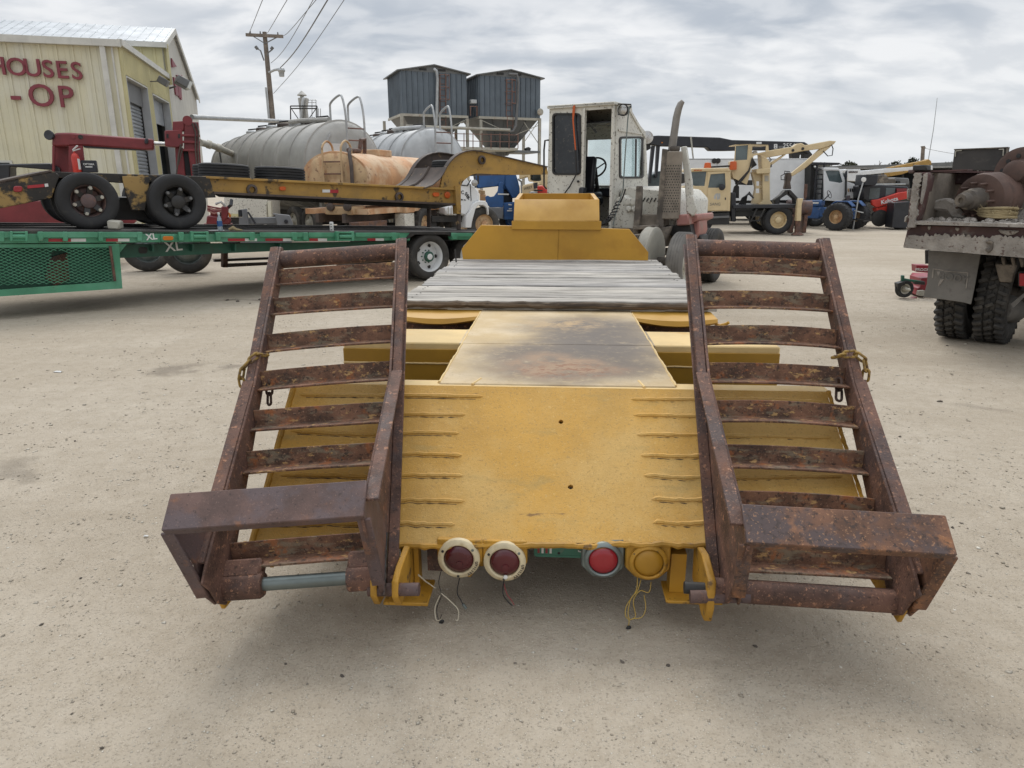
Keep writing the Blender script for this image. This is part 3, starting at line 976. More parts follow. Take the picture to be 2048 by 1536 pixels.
    B().prism([(-0.22, 0.15), (-0.02, 0.15), (0.06, 0.20), (0.02, 0.31), (-0.20, 0.305), (-0.25, 0.22)], -1.262, -1.244, 'yz').build('hinge_bracket', 'yellow_edge', T, bevel=0.004)
    B().prism([(-0.22, 0.19), (0.02, 0.22), (0.04, 0.30), (0.0, 0.37), (-0.20, 0.34), (-0.25, 0.26)], 1.226, 1.244, 'yz').build('hinge_bracket', 'yellow_edge', T, bevel=0.004)
    B().cyl((1.245, -0.215, 0.28), (1.29, -0.215, 0.28), 0.024).build('hinge_pin', 'rust_foot', T)

    # lamps
    def lamp(x, z, lens, ring_mat, plain=False, y=-0.012):
        ro, ri = (0.0835, 0.060) if not plain else (0.075, 0.058)
        b = B().lathe([(ri - 0.002, -0.004), (ri, 0.012), (ri + 0.005, 0.016), (ro - 0.006, 0.013), (ro, 0.006), (ro, -0.012)], (x, y, z), (0, -1, 0), 48)
        b.f = [f for f in b.f if len(f) == 4]
        o = b.build('tail_lamp', ring_mat, T, smooth=40)
        B().lathe([(ri, 0.0), (ri * 0.9, 0.012), (ri * 0.55, 0.018), (ri * 0.3, 0.0195), (0, 0.020)], (x, y, z), (0, -1, 0), 40).build('lens', lens, o, smooth=60)
        if not plain:
            B().lathe([(0.0145, 0.018), (0.0135, 0.0235), (0.0, 0.0245)], (x + 0.004, y, z - 0.016), (0, -1, 0), 20).build('lens_boss', lens, o, smooth=60)
            for an in (150, 38, 268):
                px, pz = x + 0.0715 * math.cos(R(an)), z + 0.0715 * math.sin(R(an))
                B().lathe([(0.0055, 0.0125), (0.0055, 0.0165), (0, 0.0167)], (px, y, pz), (0, -1, 0), 10).build('screw', 'black_iron' if an != 38 else 'steel', o)
            wd = 'UTILITY'
            for i, ch in enumerate(wd):
                an = R(-8 - i * 8.2)
                px, pz = x + 0.0715 * math.cos(an), z + 0.0715 * math.sin(an)
                text(ch, 0.0155, 'letter', 'ink_dark', o, 0.0015, 0.0004, (px, y - 0.0155, pz), (PI / 2, -(an + PI / 2) + PI, 0))
        return o
    Lz = 0.272
    for x0, x1 in ((-0.465, -0.285), (-0.283, -0.108)):
        zt = 0.352
        cxm = (x0 + x1) / 2
        B().prism([(x0, Lz + 0.0), (x0 + 0.05, Lz - 0.072), (x1 - 0.05, Lz - 0.085), (x1, Lz - 0.01), (x1, zt), (x0, zt)], -0.004, 0.05).build('lamp_box', 'yellow_edge', T, bevel=0.004)
    lamp(-0.378, Lz + 0.006, 'lens_red', 'ring')
    b2 = lamp(-0.196, Lz - 0.002, 'lens_red', 'ring')
    B().lathe([(0.009, 0.016), (0.008, 0.022), (0, 0.025)], (-0.192, -0.012, Lz - 0.062), (0, -1, 0), 12).build('bulb_cap', 'ink_white', b2)
    for x0, x1, mt in ((0.105, 0.272, 'steel'), (0.276, 0.452, 'yellow_edge')):
        B().prism([(x0, Lz - 0.02), (x0 + 0.045, Lz - 0.066), (x1 - 0.045, Lz - 0.07), (x1, Lz - 0.025), (x1, 0.368), (x0, 0.362)], 0.0, 0.05).build('lamp_box', mt, T, bevel=0.006)
    lamp(0.190, Lz + 0.015, 'lens_bright', 'steel', True, -0.006)
    lamp(0.366, Lz + 0.010, 'lens_amber', 'yellow_edge', True, -0.006)
    # licence plate peeping out under the edge
    pl = B().prism(rrect(-0.085, 0.258, 0.225, 0.41, 0.012), 0.115, 0.118).build('licence_plate', 'plate_green', T, bevel=0.001)
    pl.location = (0, 0, -0.036)
    B().prism(rrect(-0.082, 0.261, 0.222, 0.407, 0.010), 0.1135, 0.116, holes=[rrect(-0.074, 0.269, 0.214, 0.399, 0.008)]).build('plate_rim', 'plate_green', pl)
    for i in range(4):
        B().span((-0.070 + i * 0.0165, 0.1125, 0.277), (-0.061 + i * 0.0165, 0.1145, 0.31)).build('plate_mark', 'ink_red' if i % 2 == 0 else 'ink_white', pl)
    text('SEMI', 0.062, 'lettering', 'ink_white', pl, 0.002, 0.0, (0.155, 0.1135, 0.305), kind='stuff')
    B().lathe([(0.006, 0), (0, 0.002)], (0.018, 0.1145, 0.278), (0, -1, 0), 10).build('screw', 'black_iron', pl)
    # wires hanging from the lamps
    def wire(pts, mat, r=0.0022, plug=None):
        q = []
        P = [Vector(p) for p in pts]
        for i in range(len(P) - 1):
            p0, p1, p2, p3 = P[max(i - 1, 0)], P[i], P[i + 1], P[min(i + 2, len(P) - 1)]
            for k in range(6):
                t = k / 6
                q.append(0.5 * ((2 * p1) + (p2 - p0) * t + (2 * p0 - 5 * p1 + 4 * p2 - p3) * t * t + (3 * p1 - p0 - 3 * p2 + p3) * t ** 3))
        q.append(P[-1])
        o = B().tube(q, r, 6).build('wire', mat, T)
        if plug:
            e = P[-1]
            B().box(e - Vector((0, 0, 0.012)), (0.016, 0.012, 0.021), (0.2, 0.5, 0.3)).build('plug', plug, o, bevel=0.003)
    wire([(-.44, .03, .25), (-.465, .01, .16), (-.455, 0, .10), (-.475, 0, .04), (-.465, -.02, .00), (-.45, -.03, -.028 + .06)], 'wire_black', 0.0017)
    wire([(-.46, .0, .10), (-.48, -.01, .05), (-.475, -.02, .00), (-.452, -.03, -.02 + .03)], 'wire_pale', 0.0021, 'black_iron')
    wire([(-.455, .0, .11), (-.42, -.01, .085), (-.385, -.02, .05), (-.385, -.03, .01), (-.395, -.03, -.01 + .02)], 'wire_pale', 0.0022)
    wire([(-.375, .02, .20), (-.39, .0, .12), (-.375, -.01, .09), (-.365, -.02, .075)], 'wire_black')
    B().cyl((-.365, -.02, .077), (-.352, -.022, .058), 0.006).build('wire_ferrule', 'steel', T)
    wire([(-.20, .02, .19), (-.205, 0, .12), (-.185, -.01, .09), (-.165, -.02, .077)], 'wire_black', 0.003)
    wire([(-.208, .02, .18), (-.19, 0, .12), (-.17, -.01, .095), (-.158, -.02, .08)], 'ink_red', 0.0018)
    wire([(.33, .02, .20), (.325, 0, .15), (.29, -.01, .09), (.285, -.02, .05), (.30, -.02, .03), (.30, -.02, .005)], 'wire_yellow', 0.0019, 'black_iron')
    wire([(.345, .02, .19), (.33, 0, .15), (.305, -.01, .12), (.295, -.02, .06), (.305, -.02, .03)], 'wire_yellow', 0.0017)
    wire([(.385, .02, .18), (.375, 0, .145), (.34, 0, .15), (.315, -.01, .11), (.325, -.02, .05), (.305, -.02, .03)], 'wire_yellow', 0.0017)
    wire([(.36, .02, .12), (.365, -.01, .08), (.35, -.02, .045), (.31, -.02, .035)], 'wire_yellow', 0.0017)
    wire([(-.55, .02, .18), (-.52, 0, .165), (-.50, -.02, .165)], 'wire_pale', 0.0028)
    wire([(-.55, .02, .175), (-.50, 0, .15), (-.475, -.02, .145)], 'wire_pale', 0.0022)


build_trailer()


# ---------------------------------------------------------------- loading ramps
def build_ramp(loc, th, phi, label, foot_mat, rail_mat, rung_mat, hinge, foot_s, foot_n, foot_dx, mirror):
    """local axes: x across, y along the ramp upwards, z out of the ramp towards the viewer"""
    t = thing('loading_ramp', label, 'ramp', group='rusty ladder ramps hinged to the trailer tail')
    mt = Matrix.Translation(Vector(loc)) @ Matrix.Diagonal((0.93, 0.93, 0.93, 1)) @ Matrix.Rotation(th, 4, 'X') @ Matrix.Rotation(-phi, 4, 'Z')
    t.matrix_world = trailer.matrix_basis @ mt
    hw, L = 0.315, 1.875
    x_out = 1 if loc[0] > 0 else -1
    hs_ = 0.033 if hinge == 'sleeves' else 0.015
    for sgn in (-1, 1):
        x = sgn * hw
        xo = sgn * (hw + 0.058)
        # rail: web plate plus flange facing the viewer
        gn = foot_n - 0.012 if sgn * x_out < 0 else 0.20      # the inner gusset rises to the foot
        gs = foot_s + 0.06 if sgn * x_out < 0 else 0.05
        web = [(-0.03, -0.045), (L + 0.045, -0.035), (L + 0.055, 0.02), (L + 0.03, 0.05), (0.98, 0.062), (gs, gn), (gs - 0.08, gn), (-0.03, 0.12), (-0.05, 0.03)]
        B().prism(web, x, x + sgn * 0.012, 'yz').build('side_rail', rail_mat, t, bevel=0.003)
        B().span((x + sgn * 0.013, 0.90, 0.038), (xo, L + 0.035, 0.052)).build('rail_flange', rail_mat, t, bevel=0.004)
        B().span((x + sgn * 0.013, 0.0, -0.044), (xo, L + 0.04, -0.030)).build('rail_flange', rail_mat, t, bevel=0.003)
        d = Vector((0, 1.03 - 0.14, 0.055 - foot_n + 0.01))
        B().bar((x + sgn * 0.037, 1.0, 0.058), (x + sgn * 0.037, gs, gn + 0.002), 0.052, 0.013).build('gusset_flange', rail_mat, t, bevel=0.003)
    # foot: heavy angle across both gussets
    f0, f1 = foot_dx
    prof = [(foot_s, foot_n), (foot_s + 0.135, foot_n - 0.004), (foot_s + 0.135, foot_n + 0.008), (foot_s - 0.012, foot_n + 0.012), (foot_s - 0.012, foot_n - 0.032), (foot_s, foot_n - 0.032)]
    B().prism(prof, f0, f1, 'yz').build('foot', foot_mat, t, bevel=0.004)
    for xx, dx in ((f0 + 0.002, 0.05), (f1 - 0.014, -0.0)):
        side = [(foot_s, foot_n - 0.002), (foot_s + 0.133, foot_n - 0.004), (foot_s + 0.155, 0.20), (foot_s + 0.12, 0.03), (-0.05, 0.02), (-0.045, 0.10), (foot_s - 0.05, 0.22)]
        b = B().prism(side, xx, xx + 0.012, 'yz')
        b.v = [(x_ + dx * max(0, (foot_n - z_) / foot_n), y_, z_) for x_, y_, z_ in b.v]
        b.build('foot_side', foot_mat, t, bevel=0.003)
        fl = B().bar((xx + .006, foot_s - .006, foot_n - .02), (xx + .006 + dx * .6, -0.045, 0.10), 0.05, 0.012, (0, 1, 0))
        fl.build('foot_leg', foot_mat, t, bevel=0.003)
    # rungs: angle irons bowed outwards by use
    for k in range(8):
        s = 0.135 + 0.2235 * k + rnd.uniform(-.012, .012)
        bow = rnd.uniform(*((0.001, 0.006) if hinge == 'sleeves' else (0.005, 0.014))) if k > 0 else 0.002
        skew = rnd.uniform(-.008, .008)
        n = 14
        vs, fs = [], []
        for i in range(n + 1):
            u = i / n
            x = -hw + 2 * hw * u
            o = bow * (1 - (2 * u - 1) ** 2)
            sk = skew * (u - .5)
            # profile in (along, out): the lip lies flat, the web stands up the slope
            pr = [(-0.060, 0.026), (-0.054, 0.034), (0.0, -0.018), (0.054, 0.034), (0.060, 0.026), (0.0, -0.032)]
            vs += [(x, s + a + sk + o * 0.9, b + o * 0.5) for a, b in pr]
        m = 6
        for i in range(n):
            for q in range(m):
                q2 = (q + 1) % m
                fs.append((i * m + q, i * m + q2, i * m + m + q2, i * m + m + q))
        fs += [tuple(range(m)), tuple(n * m + q for q in range(m))]
        B().add(vs, fs).build('rung', rung_mat, t, bevel=0.002, smooth=30)
    B().cyl((-hw + 0.001, L - 0.02, 0.0), (hw - 0.001, L - 0.02, 0.0), 0.047, n=32).build('top_pipe', rail_mat, t)
    if hinge == 'sleeves':
        B().cyl((-hw + 0.05, hs_, -0.012), (hw - 0.05, hs_, -0.012), 0.028, n=24).build('hinge_rod', 'steel', t)
        for x0, x1 in ((-hw - 0.055, -hw + 0.15), (hw - 0.14, hw + 0.012)):
            o = B()
            pr = [(0.058 * math.cos(a) + hs_, 0.058 * math.sin(a) - 0.01) for a in [2 * PI * (i + .5) / 7 for i in range(7)]]
            pr = [(a + 0.008 * mnoise.noise(Vector((a * 30, b * 30, x0))), b) for a, b in pr]
            o.prism(pr, x0, x1, 'yz').build('hinge_sleeve', rail_mat, t, bevel=0.008)
            o2 = B().box(((x0 + x1) / 2, 0.055 + hs_, 0.005), (abs(x1 - x0) * 0.95, 0.08, 0.07)).build('hinge_block', rail_mat, t, bevel=0.010)
        pts = [(hw + 0.014 + 0.004 * mnoise.noise(Vector((i, 0, 0))), -0.06 + i * 0.02, 0.02 + 0.006 * mnoise.noise(Vector((i, 3, 0)))) for i in range(14)]
        B().tube(pts, [0.009 + 0.006 * mnoise.noise(Vector((i * 1.1, 7, 0))) for i in range(14)], 7).build('grease_smear', 'grease', t)
    else:
        b = B().lathe([(0.046, 0), (0.046, 2 * hw + 0.10), (0.035, 2 * hw + 0.10), (0.035, 0)], (-hw - 0.05, hs_, -0.01), (1, 0, 0), 36, close=True)
        b.build('hinge_pipe', foot_mat if False else 'rust', t)
        B().cyl((-hw - 0.16, hs_, -0.01), (-hw + 0.1, hs_, -0.01), 0.024).build('hinge_rod', 'black_iron', t)
    return t


ramp_l = build_ramp((-0.932, -0.230, 0.2585), R(39.6), R(-6.0), 'rust brown ladder ramp leaning crooked, with bare grey rod between two hinge sleeves', 'rust_foot', 'rust', 'rust_rung', 'sleeves', 0.095, 0.435, (-0.39, 0.332), 1)
ramp_r = build_ramp((0.914, -0.213, 0.272), R(40.5), R(2.0), 'rust brown ladder ramp with mottled orange foot bar and full width hinge pipe', 'rust_orange', 'rust', 'rust_rung', 'pipe', 0.05, 0.415, (-0.335, 0.36), 1)


def chain(pts, label, mats, start=0):
    t = thing('chain', label, 'chain', pts[0], group='chains tying the ramps')
    base = Vector(pts[0])
    P = [Vector(p) - base for p in pts]
    lens = [(P[i + 1] - P[i]).length for i in range(len(P) - 1)]
    tot = sum(lens)
    pitch = 0.046
    n = int(tot / pitch)

    def on(d):
        i = 0
        while i < len(lens) - 1 and d > lens[i]:
            d -= lens[i]
            i += 1
        return P[i].lerp(P[i + 1], min(1, d / lens[i]))
    for k in range(n):
        a, b = on(k * pitch), on((k + 1) * pitch)
        y = (b - a).normalized()
        x = y.cross(Vector((0.3, 0.5, 0.8))).normalized()
        z = x.cross(y)
        if k % 2:
            x, z = z, -x
        ang = rnd.uniform(-.35, .35)
        x, z = x * math.cos(ang) + z * math.sin(ang), z * math.cos(ang) - x * math.sin(ang)
        m = Matrix((x, y, z)).transposed().to_4x4()
        m.translation = (a + b) / 2
        loop = [(0.013 * math.cos(q), 0.019 * (1 if math.sin(q) >= 0 else -1) * 0.75 + 0.0135 * math.sin(q), 0) for q in [2 * PI * i / 16 for i in range(16)]]
        B().tube([m @ Vector(p) for p in loop], 0.0058, 7, closed=True).build('chain_link', mats[0] if k < len(mats) and mats else mats[-1], t) if False else B().tube([m @ Vector(p) for p in loop], 0.0058, 7, closed=True).build('chain_link', mats[k % len(mats)], t)
    return t


def rp(t, x, y, z):
    return t.matrix_world @ Vector((x, y, z))


bpy.context.view_layer.update()
chain([rp(ramp_l, -.29, 1.16, .045), rp(ramp_l, -.32, 1.15, .075), rp(ramp_l, -.36, 1.10, .078), rp(ramp_l, -.40, 1.06, .06), rp(ramp_l, -.405, 1.02, .0), rp(ramp_l, -.40, 1.0, -.09)],
      'short yellow chain looped over the crooked ramp rail', ['chain', 'chain', 'chain'])
chain([rp(ramp_l, -.285, 1.08, .0), rp(ramp_l, -.28, 1.03, -.02), rp(ramp_l, -.285, .985, -.05), rp(ramp_l, -.29, .95, -.08)],
      'rusty chain end with bolt hanging inside the crooked ramp rail', ['chain_dark', 'chain_dark'])
chain([rp(ramp_r, .26, 1.13, .045), rp(ramp_r, .30, 1.13, .072), rp(ramp_r, .35, 1.13, .082), rp(ramp_r, .395, 1.10, .065), rp(ramp_r, .405, 1.05, .02), rp(ramp_r, .40, 1.02, -.04)],
      'yellow chain wrapped over the ramp rail beside the open gravel', ['chain', 'chain', 'chain'])
chain([rp(ramp_r, .285, 1.04, .0), rp(ramp_r, .285, .99, -.02), rp(ramp_r, .28, .93, -.04)],
      'dark chain end hanging inside the rail of the pipe hinged ramp', ['chain_dark', 'chain_dark'])
# ---------------------------------------------------------------- background paints
M['wall_cream'] = wm('cream_sheet', (0.63, 0.59, 0.42), 0.05, 0.5, 0.0, [((0.64, 0.625, 0.52), 0.8, 0.42, 0.65, (1, 1, .35), 0.8), ((0.30, 0.26, 0.15), 7, 0.62, 0.78, (1, 1, .12), 0.35)], vscale=0.8)
M['wall_yellow'] = wm('yellow_sheet', (0.56, 0.51, 0.285), 0.08, 0.5, 0.0, [((0.40, 0.34, 0.16), 5, 0.55, 0.75, (1, 1, .15), 0.4)], vscale=0.8)
M['wall_grey'] = wm('grey_sheet', (0.50, 0.48, 0.425), 0.08, 0.55, 0.0, [((0.32, 0.29, 0.24), 4, 0.52, 0.72, (1, 1, .12), 0.6)], vscale=0.6)
M['roof_white'] = wm('white_roof', (0.55, 0.58, 0.60), 0.1, 0.35, 0.2, [((0.36, 0.38, 0.40), 6, 0.55, 0.68, (1, 3, 3), 0.7)], vscale=2)
M['trim'] = wm('pale_trim', (0.58, 0.57, 0.52), 0.08, 0.5, 0.0, [((0.40, 0.38, 0.32), 8, 0.6, 0.75, (1, 1, .2), 0.5)])
M['shutter'] = wm('grey_shutter', (0.30, 0.315, 0.33), 0.1, 0.4, 0.2)
M['jamb'] = wm('grey_jamb', (0.42, 0.43, 0.44), 0.06, 0.5)
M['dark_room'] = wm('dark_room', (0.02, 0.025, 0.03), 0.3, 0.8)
M['letter_red'] = wm('letter_red', (0.21, 0.036, 0.05), 0.1, 0.5)
M['silo_blue'] = wm('silo_blue', (0.115, 0.14, 0.165), 0.12, 0.45, 0.2, [((0.17, 0.195, 0.215), 3, 0.5, 0.72, (3, 3, .2), 0.6), ((0.18, 0.12, 0.09), 6, 0.64, 0.78, (2, 2, .25), 0.5)], vscale=0.7)
M['silo_grey'] = wm('silo_grey', (0.16, 0.165, 0.165), 0.15, 0.5, 0.2, [((0.20, 0.15, 0.12), 2, 0.55, 0.75, None, 0.5)], vscale=0.7)
M['frame_pale'] = wm('frame_pale', (0.40, 0.38, 0.32), 0.12, 0.6, 0.0, [((0.25, 0.14, 0.09), 3, 0.55, 0.72, None, 0.6)])
M['rail_rust'] = wm('rail_rust', (0.19, 0.105, 0.08), 0.2, 0.7)
M['galv'] = wm('galvanised', (0.42, 0.43, 0.43), 0.12, 0.4, 0.4, [((0.28, 0.27, 0.25), 6, 0.55, 0.7, None, 0.5)])
M['tank_grey'] = wm('tank_grey', (0.37, 0.362, 0.335), 0.12, 0.5, 0.15, [((0.48, 0.465, 0.43), 1.2, 0.48, 0.7, (1, 1, .4), 0.7), ((0.25, 0.23, 0.195), 2.5, 0.54, 0.72, (1, 1, .25), 0.55)], vscale=1)
M['tank_pale'] = wm('tank_pale', (0.42, 0.43, 0.43), 0.12, 0.4, 0.3, [((0.56, 0.57, 0.56), 1.6, 0.48, 0.68, (1, 1, .3), 0.7), ((0.25, 0.25, 0.24), 3, 0.55, 0.72, (1, 1, .2), 0.6)], vscale=1)
M['tank_rust'] = wm('tank_rust', (0.50, 0.265, 0.125), 0.15, 0.65, 0.0, [((0.60, 0.45, 0.29), 1.5, 0.42, 0.62, None, 0.8), ((0.38, 0.15, 0.055), 2.2, 0.52, 0.70, (2, 2, .6), 0.6), ((0.17, 0.07, 0.035), 7, 0.6, 0.7, None, 0.8)], vscale=1.4)
M['cap_rust'] = wm('cap_rust', (0.52, 0.36, 0.20), 0.15, 0.65, 0.0, [((0.36, 0.17, 0.075), 2.6, 0.5, 0.66, (1, 1, .4), 0.8), ((0.16, 0.075, 0.045), 8, 0.58, 0.68, None, 0.8)], vscale=1.4)
M['wood_pole'] = wm('wood_pole', (0.20, 0.165, 0.135), 0.2, 0.85, 0.0, [((0.10, 0.08, 0.065), 8, 0.5, 0.65, (1, 1, .1), 0.6)])
M['white_paint'] = wm('white_paint', (0.72, 0.73, 0.73), 0.05, 0.35, 0.0, [((0.5, 0.48, 0.43), 3, 0.6, 0.78, None, 0.4)])
M['white_dirty'] = wm('white_dirty', (0.62, 0.60, 0.53), 0.08, 0.5, 0.0, [((0.36, 0.31, 0.23), 2.5, 0.55, 0.75, (1, 1, .5), 0.5), ((0.12, 0.10, 0.075), 24, 0.575, 0.635, None, 0.85), ((0.16, 0.13, 0.10), 60, 0.60, 0.68, None, 0.7)], vscale=1.5)
M['cream_paint'] = wm('cream_paint', (0.60, 0.475, 0.28), 0.06, 0.4, 0.0, [((0.42, 0.32, 0.18), 3, 0.58, 0.75, None, 0.4), ((0.22, 0.11, 0.05), 14, 0.67, 0.74, None, 0.7)])
M['blue_paint'] = wm('blue_paint', (0.025, 0.095, 0.26), 0.12, 0.4, 0.0, [((0.09, 0.14, 0.24), 4, 0.58, 0.75, None, 0.5)])
M['blue_tractor'] = wm('blue_tractor', (0.03, 0.085, 0.22), 0.15, 0.45, 0.0, [((0.15, 0.16, 0.18), 6, 0.58, 0.72, None, 0.5)])
M['red_paint'] = wm('red_paint', (0.19, 0.026, 0.03), 0.12, 0.42, 0.0, [((0.12, 0.02, 0.022), 2.5, 0.5, 0.7, None, 0.6), ((0.26, 0.06, 0.055), 9, 0.6, 0.75, None, 0.4)])
M['red_bright'] = wm('red_bright', (0.50, 0.035, 0.022), 0.08, 0.4)
M['red_faded'] = wm('red_faded', (0.36, 0.165, 0.14), 0.12, 0.6, 0.0, [((0.30, 0.22, 0.18), 6, 0.5, 0.68, None, 0.7)])
M['green_paint'] = wm('green_paint', (0.068, 0.26, 0.15), 0.12, 0.42, 0.0, [((0.13, 0.34, 0.235), 2.4, 0.48, 0.7, None, 0.6), ((0.10, 0.09, 0.065), 9, 0.64, 0.75, None, 0.6)])
M['green_dark'] = wm('green_dark', (0.02, 0.10, 0.065), 0.15, 0.5, 0.0, [((0.05, 0.06, 0.05), 4, 0.55, 0.72, None, 0.6)])
M['black_paint'] = wm('black_paint', (0.018, 0.019, 0.024), 0.2, 0.42, 0.0, [((0.06, 0.055, 0.05), 5, 0.58, 0.75, None, 0.5)])
M['deck_dark'] = wm('deck_dark', (0.075, 0.07, 0.065), 0.25, 0.8, 0.0, [((0.16, 0.145, 0.125), 3, 0.5, 0.7, (.3, 2, 1), 0.7)])
M['glass_dark'] = wm('tinted_glass', (0.025, 0.028, 0.032), 0.3, 0.12, 0.0, [((0.12, 0.11, 0.095), 18, 0.56, 0.70, None, 0.55, 0.6)])
M['glass_clear'] = wm('green_glass', (0.80, 0.90, 0.90), 0.05, 0.05, 0.0, (), trans=0.94)
M['glass_sky'] = wm('cab_glass', (0.09, 0.115, 0.12), 0.2, 0.08)
M['amber'] = wm('amber_lens', (0.55, 0.16, 0.01), 0.1, 0.3)
M['orange_lens'] = wm('orange_lens', (0.55, 0.10, 0.015), 0.1, 0.3)
M['yellow_worn'] = wm('yellow_worn', (0.40, 0.235, 0.055), 0.12, 0.6, 0.0, [((0.27, 0.17, 0.06), 3, 0.48, 0.7, (1, 1, 2), 0.6), ((0.035, 0.028, 0.022), 4.5, 0.56, 0.66, None, 0.9), ((0.10, 0.05, 0.03), 16, 0.62, 0.70, None, 0.8)], [(50, 0.3, 0.004)], vscale=2)
M['yellow_black'] = wm('yellow_black', (0.028, 0.024, 0.02), 0.2, 0.65, 0.0, [((0.36, 0.23, 0.075), 3.2, 0.52, 0.60, None, 0.9), ((0.14, 0.09, 0.045), 12, 0.58, 0.68, None, 0.8)], [(50, 0.4, 0.005)], vscale=3)
M['brown_iron'] = wm('brown_iron', (0.075, 0.055, 0.045), 0.25, 0.65, 0.0, [((0.30, 0.20, 0.09), 9, 0.62, 0.70, None, 0.8), ((0.03, 0.025, 0.022), 5, 0.55, 0.7, None, 0.7)], [(60, 0.3, 0.004)])
M['mud'] = wm('dried_mud', (0.235, 0.20, 0.16), 0.2, 0.92, 0.0, [((0.14, 0.12, 0.095), 5, 0.52, 0.7, None, 0.6)], [(40, 0.6, 0.01)])
M['mud_iron'] = wm('muddy_iron', (0.10, 0.085, 0.07), 0.25, 0.8, 0.0, [((0.25, 0.21, 0.165), 3.5, 0.45, 0.62, None, 0.85), ((0.06, 0.04, 0.035), 14, 0.6, 0.7, None, 0.7)], [(50, 0.4, 0.006)])
M['mud_grey'] = wm('mud_grey', (0.17, 0.16, 0.145), 0.15, 0.9, 0.0, [((0.26, 0.245, 0.22), 3, 0.5, 0.7, None, 0.6), ((0.11, 0.10, 0.09), 12, 0.56, 0.7, None, 0.6)], [(90, 0.5, 0.004)])
M['chrome'] = wm('worn_chrome', (0.55, 0.54, 0.52), 0.1, 0.28, 0.9, [((0.24, 0.20, 0.16), 8, 0.5, 0.68, (1, 1, .4), 0.7, 0.7)])
M['grey_paint'] = wm('grey_paint', (0.165, 0.17, 0.18), 0.1, 0.5)
M['tape_red'] = wm('tape_red', (0.36, 0.022, 0.03), 0.1, 0.4)
M['tape_white'] = wm('tape_white', (0.66, 0.66, 0.64), 0.08, 0.4)
M['rope'] = wm('rope', (0.34, 0.27, 0.15), 0.3, 0.95)
M['plastic_clear'] = wm('plastic_clear', (0.60, 0.68, 0.74), 0.05, 0.15, trans=0.6)
M['lamp_grey'] = wm('lamp_grey', (0.14, 0.14, 0.14), 0.1, 0.5)
M['lamp_glass'] = wm('lamp_glass', (0.62, 0.62, 0.58), 0.05, 0.15)


